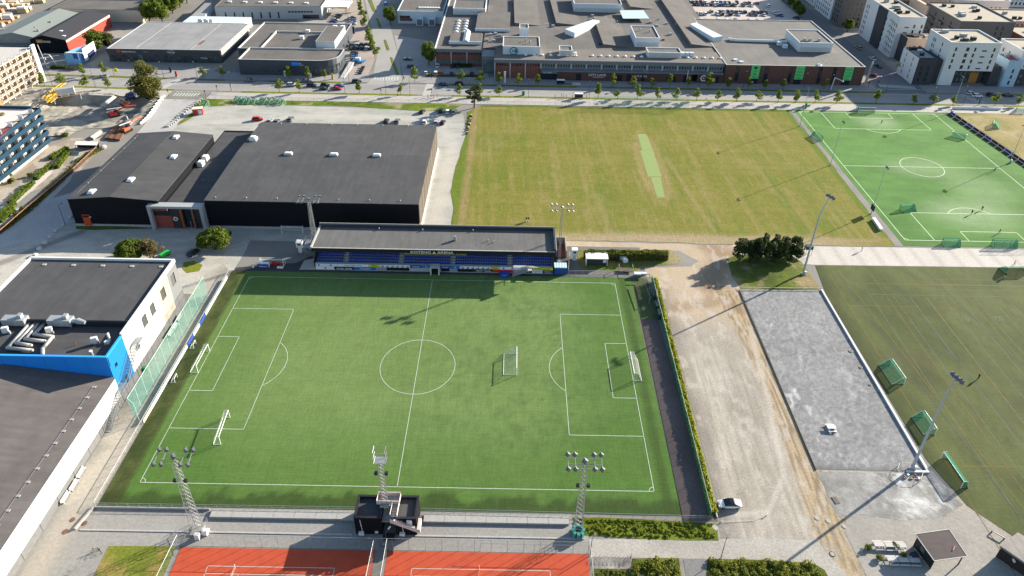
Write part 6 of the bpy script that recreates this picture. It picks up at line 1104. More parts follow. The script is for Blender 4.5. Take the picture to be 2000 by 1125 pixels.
for i, p in enumerate([(-185.2, 264.6), (-184.8, 272.3), (-178.1, 265.0), (-186.2, 286.4), (-179.8, 282.7), (-180.7, 295.3), (-180.0, 304.1), (-188.3, 308.1)]): tree('broad', 'leafy_tree', '%s tree from the left in the row behind the furniture shop' % ORD[i], p, 1.3+.3*random.random(), 'row of trees behind the furniture shop')
tree('scots', 'pine_tree', 'small leaning pine at the corner of the mown field', (5.4, 154.6), 1.6, sz=1.45)
tree('mugo', 'mountain_pine', 'rounded mountain pine beside the black hall entrance', (-67.1, 47.3), 1.5, sz=1.6); tree('mugo', 'mountain_pine', 'broad mountain pine behind the dark flat roof', (-89.3, 41.6), 1.45, sz=1.35); tree('dryshrub', 'dry_shrub', 'thin brownish shrub beside the green trailer', (-83.7, 42.1), 1.7, cat='shrub')
for i, (p, s) in enumerate(zip([(92.7, 46.9), (95.4, 45.5), (99.6, 46.1), (103.6, 46.8), (107.4, 47.7)], (1.25, 1.4, 1.5, 1.45, 1.35))): tree('darkpine', 'pine_tree', '%s dark pine from the left on the grassy mound' % ORD[i], p, s, 'dark pines on the mound', z=.2, sz=s*1.08)
for i, p in enumerate([(142.1, 323.0), (135.8, 332.0), (202.5, 336.5), (197.4, 331.4), (197.9, 319.8), (197.4, 308.6), (196.3, 297.9)]):
    if i > 1: tree('broad', 'leafy_tree', '%s tree from the top between the mall car park and side street' % ORD[i-2], p, .9, 'trees between car park and street')
tree('broad', 'leafy_tree', 'dense tree under the overhang of the white slab', (215.0, 271.4), .9); tree('street', 'leafy_tree', 'small tree at the foot of the low white wing', (215.6, 206.3), 1.3)
for i, (p, k) in enumerate(zip([(-152.9, 119.6), (-148.0, 88.6), (-152.1, 84.1), (-157.0, 103.7), (-155.1, 88.3), (-137.6, 66.9), (-138.2, 63.8)], (1.6, 1.2, 1.4, 1.1, 1, 1, .9))): tree('shrub', 'garden_bush', '%s green bush from the top in the garden of the blue house' % ORD[i], p, k*1.2, 'garden bushes', cat='bush')
for i, (a, b) in enumerate(([(-148.0, 101.2), (-146.5, 109.5)], [(-142.2, 94.4), (-144.3, 106.2)], [(-144.8, 86.2), (-145.1, 96.2)], [(-143.6, 69.9), (-144.2, 84.0)], [(-142.1, 62.2), (-142.0, 70.0)], [(-140.1, 59.0), (-140.7, 66.8)])): hedge('garden_hedge', '%s green hedge from the top beside the blue apartment house' % ORD[i], a, b, 1.8, 1.3, (.05, .09, .008), (.14, .17, .02), 900, .16, group='garden hedges')
for i, (a, b) in enumerate(([(-137.5, 99.2), (-134.5, 109.9)], [(-135.5, 67.6), (-136.6, 97.7)], [(-136.8, 55.0), (-135.5, 67.6)])): hedge('verge_planting', '%s strip of yellow green planting outside the rusty garden wall' % ORD[i], a, b, 2.4, .7, (.06, .075, .01), (.17, .16, .02), 900, .16, cat='planting', group='planting along the garden wall')
for i in range(5):
    p = [(97.2, -47.2), (91.2, -45.6), (92.4, -47.6), (96.5, -45), (118, -46.5)][i]; tree('shrub', 'shrub', ('yellow green shrub near the lower picnic tables', 'shrub at the left end of the picnic tables', 'shrub between the two picnic table rows', 'low shrub behind the upper picnic tables', 'shrub beside the corner shed')[i], p, .9, cat='shrub')
# hedges
hedge('boundary_hedge', 'long clipped hedge along the right side of the main pitch', (63.95, 35), (63.2, -39.4), 1.25, 1.6, (.12, .15, .008), (.27, .26, .018), 8500, .15)
hedge('garden_hedge', 'straight dark hedge behind the white container shelter', (44.4, 45.7), (69.8, 46.2), 2.0, 2.6, (.035, .05, .008), (.13, .13, .02), 3600, .17)
bed('planted_bed', 'rough green bank right of the near floodlight mast', [(35.8, -40.4), (48.6, -40.6), (62.8, -41.1), (62.7, -44.1), (52.0, -44.0), (37.5, -43.6)], 420, .1, .32, 9000, (.11, .15, .012), (.27, .28, .03), .11)
bed('planted_bed', 'green shrub bed left of the bottom asphalt path', [(46.5, -48.6), (54.5, -48.3), (54.1, -52.4), (45.2, -52.6)], 110, .25, .75, 4200, (.08, .115, .012), (.26, .26, .04), .13)
bed('planted_bed', 'long green shrub bed right of the bottom asphalt path', [(60.5, -48.5), (71.4, -48.5), (79.6, -48.9), (81.1, -50.1), (81.1, -52.4), (59.1, -52.8)], 240, .25, .75, 8500, (.08, .115, .012), (.26, .26, .04), .13)
bed('planted_bed', 'low weedy bed behind the bottom bicycle rack', [(39.1, -50.7), (44.9, -50.6), (44.6, -52.6), (38.7, -52.7)], 60, .1, .3, 900, (.08, .11, .015), (.22, .22, .04), .1); hedge('shop_hedge', 'low hedge in front of the west brick block', (-8, 203.4), (1.5, 203.4), 1.2, 1.6, (.02, .03, .008), (.05, .07, .015), 500, .2); hedge('planted_bed', 'shrub row between the white cars and pavement', (-20, 190.6), (6, 191), 1.4, .9, (.03, .05, .01), (.09, .11, .02), 900, .18, cat='planting')
sheet('bottom_path', [(55.6, -48.2), (59.6, -48.3), (60.4, -60), (55, -60)], .05, PAVE, 1.5, flat((.17, .165, .16), .1, 5))
# ---------------------------------------------------------------- cars
car((67.1, -36.9), math.pi, 'white', 'white saloon car with black glass roof on the earth yard', 'sedan', None, roofm=cglass)
MS = [((-213.9, 192.8), 0, 'white', 'hatch', 'white car left of the other by the red store'), ((-210.2, 193.6), 0, 'white', 'suv', 'white estate car parked by the red store forecourt'), ((-169.2, 181.8), 0, 'silver', 'hatch', 'silver car on the main street near the furniture shop'), ((-100.5, 180.0), 0, 'grey', 'suv', 'grey car driving past the charcoal corner shop alone'),
 ((-74.2, 180.7), 0, 'grey', 'sedan', 'grey car in the far lane before the corner shop'), ((-79.7, 175.5), 0, 'silver', 'suv', 'silver car at the tail of the street queue'), ((-70.4, 175.3), 0, 'navy', 'suv', 'dark blue car second in the street queue'), ((-64.2, 175.6), 0, 'black', 'suv', 'black car behind the blue car in the queue'), ((-64.0, 171.9), 0, 'black', 'hatch', 'black car in the near lane left of the red car'), ((-58.0, 172.2), 0, 'red', 'sedan', 'red car at the front of the near lane'), ((-57.7, 175.3), 0, 'blue', 'sedan', 'blue car beside the red car'), ((-50.9, 181.2), .2, 'navy', 'suv', 'dark car turning at the junction'),
 ((-10.2, 179.4), 0, 'navy', 'sedan', 'dark saloon leaving the junction eastwards'), ((-2.7, 180.4), 0, 'black', 'suv', 'black car right of the dark saloon on the street'), ((236.2, 180.7), 0, 'white', 'hatch', 'white car in the far lane at the right crossing'), ((237.4, 177.7), 0, 'white', 'suv', 'white car in the near lane at the right crossing'), ((244.6, 178.6), 0, 'black', 'suv', 'black car third from the right crossing'), ((252.7, 179.0), 0, 'black', 'sedan', 'long black car nearest the right photo edge'),
 ((209.1, 242.2), 1.75, 'gold', 'suv', 'beige car on the side street by the brick block'), ((209.4, 225.6), 1.8, 'white', 'sedan', 'white car on the side street beside the white slab'), ((207.7, 214.4), 1.8, 'green', 'sedan', 'dark car on the side street below the white one'), ((199.2, 201.3), 2.4, 'wine', 'hatch', 'dark red car at the brick block corner'),
 ((-31.1, 212.2), 0, 'navy', 'sedan', 'dark car in the forecourt west of the brick block'), ((-27.9, 201.6), .1, 'black', 'suv', 'black car in the forecourt nearer the street'), ((-26.1, 197.5), .1, 'silver', 'hatch', 'silver car next to the black forecourt car'), ((-20.0, 193.8), 1.57, 'white', 'hatch', 'white car left of the red forecourt car, further'), ((-15.2, 193.4), 1.57, 'white', 'suv', 'white car right next to the red forecourt car'), ((-13.1, 194.1), 1.57, 'red', 'hatch', 'red car in the forecourt hedge row'), ((-15.3, 203.6), 1.57, 'white', 'suv', 'white car by the dark leafy tree'), ((-7.9, 203.3), 1.57, 'black', 'hatch', 'left black car under the west brick block'), ((-5.4, 203.5), 1.57, 'navy', 'hatch', 'right dark car under the west brick block'), ((-7.5, 193.1), 1.57, 'navy', 'hatch', 'dark car in the hedge row right of the red'), ((2.1, 193.6), 1.57, 'black', 'hatch', 'black car by the glazed mall entrance'),
 ((-16.4, 148.8), 1.3, 'black', 'hatch', 'black car alone on the pale gravel yard'), ((-8.6, 150.2), 1.57, 'black', 'suv', 'black car left of three on the gravel corner'), ((-5.7, 149.3), 1.57, 'white', 'hatch', 'white car middle of three on the gravel corner'), ((-3.1, 149.4), 1.57, 'silver', 'hatch', 'silver car right of three on the gravel corner'), ((-30.1, 138.5), 1.5, 'black', 'suv', 'black car behind the big hall, left of a pair'), ((-25.6, 138.7), 1.5, 'grey', 'suv', 'grey car behind the big hall, right of a pair'), ((-14.4, 138.7), 1.6, 'white', 'hatch', 'white car behind the right end of the big hall'), ((-9.6, 138.4), 1.6, 'silver', 'hatch', 'silver car behind the right end of the big hall'), ((-6.7, 138.5), 1.4, 'black', 'hatch', 'black car at the right corner of the big hall'), ((-83.4, 138.2), .2, 'red', 'suv', 'red car behind the left end of the big hall'), ((-77.9, 136.9), 1.5, 'silver', 'hatch', 'silver car partly hidden behind the big hall'), ((-75.0, 136.6), 1.5, 'grey', 'hatch', 'grey car partly hidden behind the big hall'), ((-69.9, 138.8), 1.5, 'grey', 'suv', 'dark grey car behind the left half of the big hall'), ((-72.8, 44.5), 1.2, 'black', 'hatch', 'black car between mountain pine and green trailer'), ((-67.2, 289.8), 1.75, 'navy', 'suv', 'dark car driving up the cross street'), ((-57.8, 307.7), 1.6, 'sky', 'van', 'bright blue van beside the delivery building')]
for p, rz, c, k, lb in MS: car(p, rz, c, lb, k, 'cars in the streets and yards', k != 'none')
for i in range(6): car((-82.5+i*.2, 262+i*4.2), 0, ('navy', 'black', 'blue', 'silver', 'black', 'navy')[i], '%s car from the front in the left column beside the filling station' % ORD[i], 'hatch', 'cars in the small car park', False)
for i in range(4): car((-70.5-i*.8, 268+i*3.6), .1, ('silver', 'blue', 'navy', 'black')[i], '%s car from the front in the right column beside the filling station' % ORD[i], 'sedan', 'cars in the small car park', False)
for i in range(10): car((-62.4+(i % 5)*2.55-(i//5)*1.2, 227+(i//5)*5.2), 1.5, ('black', 'navy', 'black', 'silver', 'black', 'grey', 'silver', 'black', 'black', 'grey')[i], '%s car from the left in the %s row beside the showroom block' % (ORD[i % 5], ('front', 'rear')[i//5]), 'suv', 'cars beside the showroom', False)
for i in range(4): car((-58-.6*i, 210.5+i*3), .5, ('sky', 'blue', 'navy', 'black')[i], '%s car from the front in the row behind the corner shop' % ORD[i], 'hatch', 'cars behind the corner shop', False)
rng = random.Random(5); pal = ['black', 'navy', 'grey', 'silver', 'white', 'blue', 'wine', 'black', 'white', 'grey', 'navy']
for r_, (y, x0, x1) in enumerate(((281.5, 131, 184), (287, 131, 176), (300, 126, 186), (305.5, 126, 188), (320, 124, 186), (326, 124, 180))):
    k = 0; x = x0
    while x < x1:
        if rng.random() < .68: car((x, y), 1.57+rng.choice((0, 3.14)), rng.choice(pal), '%s car from the left in the %s row of the mall car park' % (ORD[k], ORD[r_]), rng.choice(('hatch', 'suv', 'sedan')), 'cars in the mall car park', False); k += 1
        x += 2.6
for i in range(5): car((158.5+i*3.2+(2 if i else 0), 266), 1.57, ('black', 'wine', 'wine', 'black', 'silver')[i], '%s car from the left behind the brick block roof edge' % ORD[i], 'suv', 'cars in the mall car park', False)
for i in range(5): car((190.4+i*.9, 270+i*6.5), .15, ('silver', 'black', 'wine', 'black', 'navy')[i], '%s car from the front in the right column of the mall car park' % ORD[i], 'sedan', 'cars in the mall car park', False)
# ---------------------------------------------------------------- people and bicycles
dk, wh_, bl, rd, gy = (.015, .015, .02), (.55, .55, .55), (.03, .06, .2), (.4, .05, .04), (.15, .15, .16)
for p, rz, a, b, lb, ps in (((178.9, 146.0), 2, dk, dk, 'person in black standing before the far goal of the bright pitch', 'stand'), ((177.7, 74.8), 1, dk, dk, 'person in black at the penalty arc, left of two', 'walk'), ((182.7, 77.5), 1, dk, dk, 'person in black at the penalty arc, right of two', 'walk'), ((180.4, 63.5), 2, dk, dk, 'person in black near the lower goal area of the bright pitch', 'walk'), ((203.0, 105.1), 2, dk, dk, 'person in black by the right end of the halfway line', 'walk'), ((137.2, -1.1), 3, dk, dk, 'person in black standing alone on the olive turf', 'stand'), ((117.4, -2.4), 2.6, wh_, gy, 'goalkeeper in pale kit inside the green netted goal', 'stand'),
    ((131.0, 52.1), 0, wh_, gy, 'person in pale clothes walking on the concrete path', 'walk'), ((174.8, 46.3), 2.4, wh_, dk, 'person in white top striding along the concrete path', 'walk'), ((168.2, 39.9), 1, dk, wh_, 'player in black and white at the goal at right edge', 'stand'), ((41.2, 166.9), 0, dk, dk, 'person in black left of the bus shelter queue', 'stand'), ((44.2, 168.2), 0, bl, dk, 'person in blue waiting near the bus shelter', 'stand'), ((44.9, 167.0), 3, dk, dk, 'person in black next to the one in blue', 'stand'), ((46.2, 166.5), 0, dk, gy, 'person in dark jacket and grey trousers by the shelter', 'stand'), ((49.0, 166.6), 0, dk, dk, 'person in black just left of the bus shelter', 'stand'), ((55.3, 167.5), 0, gy, dk, 'person in grey right of the bus shelter', 'walk'),
    ((-29.5, 165.9), 0, rd, dk, 'person in red on the south pavement', 'walk'), ((-15.8, 164.8), 0, dk, dk, 'leftmost person in black at the south crossing', 'walk'), ((-14.5, 165.4), 3, wh_, dk, 'person in white top at the south crossing', 'walk'), ((-13.2, 164.3), 3, dk, dk, 'person in black middle of the crossing group', 'stand'), ((-11.7, 165.6), 0, dk, gy, 'rightmost person at the south crossing', 'walk'), ((27.3, 65.4), 1, dk, wh_, 'left of two people on the mown field behind the stand', 'stand'), ((28.0, 65.4), 1, dk, wh_, 'right of two people on the mown field behind the stand', 'stand'), ((233.0, 168.2), 1, dk, dk, 'person in black at the right zebra crossing', 'walk'), ((234.5, 172.8), 1, dk, dk, 'person in black halfway over the right zebra crossing', 'walk'), ((-29.4, 185.4), 1, dk, dk, 'person by the give way line of the cross street', 'walk')):
    person(p, rz, a, b, lb, ps, z=.13 if p[1] > 158 else .06, sc=1.05)
bicycle((-53.9, -48.8), .4, 'left bicycle of the pair on the bottom left asphalt'); bicycle((-53.0, -48.9), 2.6, 'right bicycle of the pair on the bottom left asphalt'); bicycle((45.7, -48.4), 1.2, 'dark bicycle leaning by the shrub bed')
for k, (x0, y0, dx, dy, n) in enumerate(((-55.4, -51.4, -.32, -.75, 9), (39.2, -48.9, .75, 0, 10))):
    t = thing('bicycle_rack', ('bicycle rack along the edge of the grass patch', 'bicycle rack on the gravel by the red court')[k], 'rack', (x0, y0, 0))
    for i in range(n): x, y = x0+dx*i, y0+dy*i; MB().path([(x, y, .05), (x, y+.15, .8), (x+.05, y+.75, .8), (x+.05, y+.9, .05)] if k else [(x, y, .05), (x+.1, y, .8), (x+.8, y-.2, .8), (x+.9, y-.2, .05)], .03, 5).build('hoop', steel, t)
# ---------------------------------------------------------------- goals
goal('white goal on the right goal line of the main pitch', (52.5, 0), math.pi, group=None); goal('white goal on the left goal line of the main pitch', (-52.5, 0), 0, group=None)
goal('white training goal inside the left penalty area near side', (-39.8, -20.7), .08, d=1.6, group=None); goal('white training goal standing right of the centre circle', (24.3, 1.1), 0, d=3.2, top=.3, group=None)
goal('white goal in front of the big black hall', (-46.4, 56.2), -math.pi/2, w=6.6, d=1.8, group=None); goal('white goal with red equipment left of the grandstand', (-47.5, 38.9), -math.pi/2, w=6.8, d=2, group=None)
goal('small white goal at the left boundary, further one', (-56.9, 5.5), .1, 1.8, 1.2, 1, .3, r=.05, group=None); goal('small white goal at the left boundary, nearer one', (-56.8, -6.0), .1, 1.8, 1.2, 1, .3, r=.05, group=None)
for lb, p, rz, w_, h_, d_, fm in (('green netted goal at the gravel kerb with keeper inside', (117.8, -0.1), .05, 6.4, 2.1, 3, frame_w), ('green netted goal half hidden by the tall light pole', (117.7, -15.8), .05, 5, 2, 2.6, frame_w), ('white framed green netted goal nearest the shelter', (116.0, -28.4), math.pi+.05, 7.3, 2.2, 1.6, frame_w), ('green netted goal at the right photo edge by the path', (172.9, 42.0), -1.5, 7, 2.2, 3, frame_g), ('far end goal of the bright green pitch', (177.4, 157.2), -math.pi/2, 7.3, 2.4, 2, frame_w), ('green goal beside the right touchline of the bright pitch', (205.5, 134.4), 1.0, 5, 2, 1.6, frame_w), ('green goal lying in the left half of the bright pitch', (156.7, 77.6), math.pi*.58, 5, 2, 2.4, frame_g), ('green goal on the left touchline of the bright pitch', (146.6, 131.0), .3, 5, 2, 2, frame_g), ('left green goal at the near goal line of the bright pitch', (161.0, 57.2), math.pi/2, 5, 2, 2, frame_g), ('near end goal of the bright green pitch', (177.5, 56.9), math.pi/2, 7.3, 2.4, 2, frame_g), ('green goal in the middle of the dry field', (226.1, 146.0), 2.6, 5, 2, 2.6, frame_g), ('green goal at the far right edge of the dry field', (247.7, 160.5), -1.6, 5, 2, 2, frame_w)):
    goal(lb, p, rz, w_, h_, d_, .8, fm, net_g, None, bf=frame_k if fm is frame_w else fm)
for i, u in enumerate((404, 468, 477, 487, 498, 516, 526, 543, 555)): goal('%s green netted goal from the left stored on the roadside grass' % ORD[i], [(-110.3, 153.2), (-97.6, 157.6), (-95.5, 157.2), (-93.3, 157.3), (-90.8, 157.4), (-86.4, 157.0), (-84.2, 157.1), (-80.4, 156.2), (-78.2, 156.3)][i], .9, 4, 2, 2.4, .4, frame_w, net_g, 'goals stored on the roadside grass')
# ---------------------------------------------------------------- masts and lamps
lattice('near left lattice floodlight mast beside the walkway', (-36.7, -44.2), 20.2, R(60), spk=.72); lattice('near right lattice floodlight mast with turquoise base', (36.2, -43.6), 20.0, R(110), spk=.72); lattice('far left lattice floodlight mast behind the grandstand', (-37.2, 48.8), 16.5, R(-60)); lattice('far right floodlight mast behind the grandstand', (36.9, 44.2), 18.2, R(-120), w0=.6, w1=.45)
t = bpy.data.objects['floodlight_mast.001']; tq = mat('turquoise_pad', (.05, .22, .19), .8, .15, 3)
for i in range(8): a = i*math.pi/4; MB().obox((36.2+1.0*math.cos(a), -43.7+.95*math.sin(a), .3), .6, .6, 1.3, a).build('crash_pad', tq, t)
t = bpy.data.objects['floodlight_mast']
for a, b in (((-38, -45.6), (-35.2, -45.6)), ((-35.2, -45.6), (-35.2, -42.8)), ((-38, -45.6), (-38, -42.8))): m = MB(); m.quad((*a, .1), (*b, .1), (*b, 2), (*a, 2)); m.build('guard_mesh', wire, t); [MB().tube((*q, .1), (*q, 2), .04).build('guard_post', steel, t) for q in (a, b)]
MB().obox((-36, -45.9, .05), .9, .7, 1.3).build('cabinet', white, t); MB().tube((-35.4, -44.8, .4), (-34.4, -44.8, .4), .7, 10).build('drum', white, t)
monopole('tall curved floodlight pole on the grassy mound', (108.5, 39.6), 26.2, R(-150)+math.pi, 5, .32, 2.2); monopole('tall floodlight pole at the gravel lot corner', (108.1, -27.7), 26.6, R(20), 6, .32, .6)
for i, (p, h) in enumerate((((143.4, 73.9), 17.8), ((142.8, 108.0), 18), ((142.9, 141.9), 17.4), ((215.1, 158.5), 17), ((213.5, 112.7), 15.5))): monopole(('slim floodlight pole with black sign at near left corner of bright pitch', 'slim floodlight pole at the middle left of bright pitch', 'slim floodlight pole at the far left corner of bright pitch', 'slim floodlight pole at the far right corner of bright pitch', 'slim floodlight pole between bright pitch and dry field')[i], p, h, R(0) if i < 3 else R(180), 3, .13, 0, 'slim floodlight poles round the bright pitch', box=i > 2)
t = bpy.data.objects['floodlight_pole.002']; p = (143.4, 73.9); MB().box(p[0]-.15, p[0]+.05, p[1]-1.1, p[1]+1.1, 1.6, 3.6).build('notice_board', dark, t)
LP = ((-186.8, 170.3), (-166.9, 169.5), (-155.6, 182.4), (-165.6, 183.9), (-140.9, 181.2), (-125.6, 182.0), (-105.2, 168.8), (-53.5, 167.7), (-54.6, 181.7), (-35.0, 167.4), (-24.0, 166.2), (2.7, 166.2), (29.2, 166.3), (56.3, 165.8), (82.5, 180.8), (109.6, 183.3), (130.3, 183.0), (158.1, 181.9), (169.6, 180.6), (196.4, 180.6), (210.3, 165.5), (225.1, 167.3))
for i, p in enumerate(LP): street_lamp(p, 8.6, -1.57 if p[1] > 178 else 1.57, '%s slim street lamp from the left along the main street' % ORD[i])
for i, (p, h) in enumerate((((-39.2, -49.3), 5), ((0.2, -47.7), 5.5), ((38.2, -47.9), 5), ((62.7, -47.9), 5), ((-119.0, 58.5), 7.5))): street_lamp(p, h, 1, ('lamp post at the left corner of the red court fence', 'lamp post between the two red courts', 'lamp post at the right corner of the red court', 'lamp post by the bottom gravel path', 'pale lamp post on the asphalt lane left of black hall')[i])
# central camera tower on the commentary cabin
t = thing('commentary_cabin', 'black cabin with roof walkway and ramp on the near touchline', 'cabin', (-.6, -42, 0))
for x0, x1 in ((-6.3, -1.2), (1.4, 5.4)): building(t, rect(x0, x1, -44.4, -39.6), .05, 5.1, black, roof_dk, ph=.7, mp=dark)
bx('link_floor', concrete, t, -1.2, 1.4, -44, -39.8, 3.2, 3.4); MB().box(-1.2, 1.4, -42, -41.8, .05, 3.2).build('link_wall', blk, t)
pk = mat('pale_rail_board', (.52, .44, .40), .7, .08)
for a, b in (((-2.4, -41.6), (1.9, -41.6)), ((-2.4, -39.7), (1.9, -39.7)), ((-2.4, -41.6), (-2.4, -39.7)), ((1.9, -44.2), (1.9, -39.7)), ((.6, -44.2), (.6, -41.6))): m = MB(); m.prism([(a[0]-.06, a[1]-.06), (b[0]+.06, b[1]-.06), (b[0]+.06, b[1]+.06), (a[0]-.06, a[1]+.06)], 5.2, 6.2); m.build('guard_board', pk, t)
for i in range(14): MB().box(.7, 1.8, -44.2+i*.32, -44+i*.32, 5.15, 5.22).build('deck_board', trim_w, t)
bx('platform', concrete, t, -2.4, 1.9, -41.6, -39.7, 5.05, 5.2)
for i in range(12): MB().box(1.2+i*.36, 1.56+i*.36, -45.3, -44.5, 4.9-i*.2, 5-i*.2).build('ramp_step', trim_w, t)
m = MB(); m.add([(.7, -45.35, 5), (5.6, -45.35, 2.2), (5.6, -45.35, 3.2), (.7, -45.35, 6)], [(0, 1, 2, 3)]); m.add([(.7, -45.3, 5), (5.6, -45.3, 2.2), (5.6, -45.3, 3.2), (.7, -45.3, 6)], [(3, 2, 1, 0)]); m.box(5.6, 6.2, -45.4, -43, 2.1, 3.2); m.build('ramp_side', pk, t)
for x in (-5.2, 2.6): MB().box(x-.5, x+.5, -44.9, -44.45, .3, 1).build('heat_pump', white, t); MB().tube((x+.2, -44.48, 1), (x, -44.48, 4.4), .07).build('cable_duct', white, t)
MB().box(-2.6, -2, -44.6, -44.42, .6, 1.1).build('meter_box', white, t); MB().box(3.6, 4.6, -44.55, -44.42, 3, 4.6).build('notice', white, t)
m = MB(); m.box(-1, 1.2, -45.6, -44.4, .05, .5); m.build('step_base', dark, t)
t = lattice('central camera tower rising from the black cabin', (-.9, -41.4), 12.2, 0, .95, .8, z0=5.1, head=False, spk=.72, n=12); x, y, z = -.9, -41.4, 17.3
for zz in (0, 1.3, 2.8): m = MB().path([(x-1.1, y-.6, z+zz), (x+1.1, y-.6, z+zz), (x+1.1, y+1.1, z+zz), (x-1.1, y+1.1, z+zz), (x-1.1, y-.6, z+zz)], .045, 5); m.build('cage_ring', steel, t)
for dx, dy in ((-1.1, -.6), (1.1, -.6), (1.1, 1.1), (-1.1, 1.1)): MB().tube((x+dx, y+dy, z), (x+dx, y+dy, z+2.8), .045, 5).build('cage_post', steel, t)
bx('cage_floor', steel, t, x-1, x+1, y-.5, y+1, z-.1, z)
# ---------------------------------------------------------------- fences and netting
fence('pitch_fence', 'low wire fence with pale rail along the left side of the main pitch', [(-58.8, 36), (-58.8, -39.4)], 1.15, wire, trim_w, 2.5, r=.05); fence('pitch_fence', 'low steel fence along the near side of the main pitch', [(-58.7, -39.6), (-6.4, -39.5)], 1.1, wire, steel, 2.2, mid=True); fence('pitch_fence', 'low steel fence right of the black cabin along the near touchline', [(5.6, -39.5), (62.8, -40.1)], 1.1, wire, steel, 2.2, mid=True)
t = thing('board_wall', 'white advertising boards along the left boundary', 'boards', (-58.3, 5, 0))
for i, (y, k) in enumerate(((-19, 'yellow'), (-15, 'white'), (-11, 'white'), (-7, 'white'), (-3, 'white'), (1, 'white'), (5, 'royal'), (9, 'white'), (13, 'royal'), (17, 'white'), (21, 'white'), (25, 'white'), (29, 'white'))): MB().box(-58.62, -58.5, y, y+3.9, .1, 1.0).build('board', mat('cream_board', (.6, .5, .3), .6) if k == 'yellow' else ad[k], t)
fence('ball_net', 'tall teal ball stop net beside the white windowed wall', [(-61.4, 25.5), (-61.4, -17.6)], 6.2, net_teal, mat('pale_pole', (.45, .6, .55), .5), 3.3, r=.05, cat='net'); fence('ball_net', 'short teal net return at the near end of the ball net', [(-61.4, -17.6), (-59.4, -19)], 6.2, net_teal, MATS['pale_pole'], 3, r=.05, cat='net')
fence('hedge_fence', 'green mesh fence on the pitch side of the long hedge', [(63.2, 35.6), (62.5, -39.8)], 2.3, mat('green_fence_mesh', (.02, .22, .10), .8, .1, alpha=.62), steel, 3.0, r=.05); t = thing('white_kerb', 'white kerb on the yard side of the long hedge', 'kerb', (65.3, 0, 0)); [MB().prism([(64.7-.0105*(i+1)*5, 35.3-(i+1)*5), (64.9-.0105*(i+1)*5, 35.3-(i+1)*5), (64.9-.0105*i*5, 35.26-i*5), (64.7-.0105*i*5, 35.26-i*5)], 0, .32).build('kerb_stone', trim_w, t) for i in range(15)]
t = thing('corner_shelter', 'dark open frame shelter at the far right corner of the main pitch', 'shelter', (60.5, 30, 0))
for a, b in (((60.2, 36), (62.6, 36)), ((62.6, 36), (62.9, 24)), ((60.4, 34), (61, 25))): MB().prism([(a[0]-.08, a[1]-.08), (b[0]+.08, b[1]-.08), (b[0]+.08, b[1]+.08), (a[0]-.08, a[1]+.08)], 1.9, 2.1).build('beam', steel, t)
for p in ((60.2, 36), (62.6, 36), (62.9, 24), (61.6, 30), (60.8, 25)): MB().tube((*p, 0), (*p, 2), .06).build('post', steel, t)
for y in (18.6, 22, 26.5): MB().box(62.2, 62.9, y, y+2.4, .05, 1.9).build('side_panel', mat('bench_green', (.02, .05, .045), .7), t)
fence('court_fence', 'tall wire fence along the far side of the red courts', [(-38.6, -47.4), (38, -47.5)], 3.4, wire_d, steel, 3.1, r=.035); fence('court_fence', 'tall wire fence on the left side of the red courts', [(-38.6, -47.4), (-39.4, -66)], 3.4, wire_d, steel, 3.1, r=.035)
fence('court_fence', 'wire fence on the right edge of the left red court', [(-2.1, -47.5), (-2.5, -66)], 3.4, wire, steel, 3.1); fence('court_fence', 'wire fence on the left edge of the right red court', [(.3, -47.5), (.3, -66)], 3.4, wire, steel, 3.1); fence('court_fence', 'wire fence on the right side of the right red court', [(38, -47.5), (38.2, -66)], 3.4, wire_d, steel, 3.1)
fence('court_gate', 'grey gate frame in the fence of the right red court', [(17.6, -47.3), (37.8, -47.4)], 2.2, None, steel, 10, cat='gate')
for i, (x, y) in enumerate(((-26.9, -51.6), (17.6, -51))): t = thing('tennis_net', ('tennis net post and net on the left red court', 'tennis net post and net on the right red court')[i], 'net', (x, y, 0)); MB().tube((x, y, .05), (x, y, 1.3), .06).build('post', white, t); MB().quad((x, y, .1), (x-.4, y-12, .1), (x-.4, y-12, 1), (x, y, 1)).build('net', net_w, t)
fence('roadside_fence', 'thin wire fence along the far edge of the mown field', [(8, 158.8), (143, 158.9)], 1.6, wire_d, steel, 3); fence('roadside_fence', 'thin wire fence along the roadside grass', [(-115, 159.4), (-78, 158.4), (2, 158.6)], 1.6, wire_d, steel, 3.2)
fence('ball_net', 'pale green ball net behind the far edge of the mown field', [(57.6, 158.7), (99.5, 158.9)], 5, net_pale, MATS['pale_pole'], 5.2, r=.04, cat='net'); fence('pitch_fence', 'wire fence at the near end of the bright green pitch', [(174, 55.4), (222, 55.9)], 3, wire, frame_g, 2.4)
t = fence('pitch_fence', 'fence with dark blue banners right of the bright pitch', [(214.6, 160), (224, 56)], 1.3, wire, steel, 3)
for i in range(26): y = 158-i*3.9; x = 214.6+(160-y)*.0904; MB().prism([(x, y-3.3), (x+.12, y-3.3), (x+.12-.3, y), (x-.3, y)], .2, 1.2).build('banner', ad['navy'] if i % 3 else ad['royal'], t)
fence('gravel_fence', 'low pale rail around the top of the gravel lot', [(88, 32.4), (111.2, 32.7)], .6, None, trim_w, 4, r=.08)
t = thing('white_kerb', 'white timber kerb along the right side of the gravel lot', 'kerb', (111.4, 0, 0)); [MB().box(111.15, 111.6, 32.5-(i+1)*5.05, 32.5-i*5.05-.05, .03, .42).build('kerb_beam', white, t) for i in range(12)]; MB().box(106.8, 111.6, -28.5, -28.1, .03, .45).build('kerb_beam', white, t)
t = thing('timber_edging', 'thin timber edging along the left side of the gravel lot', 'edging', (87.8, 0, 0)); [MB().box(87.65, 87.8, 31.8-(i+1)*5, 31.8-i*5-.05, .03, .28).build('edging_board', tan_panel, t) for i in range(12)]
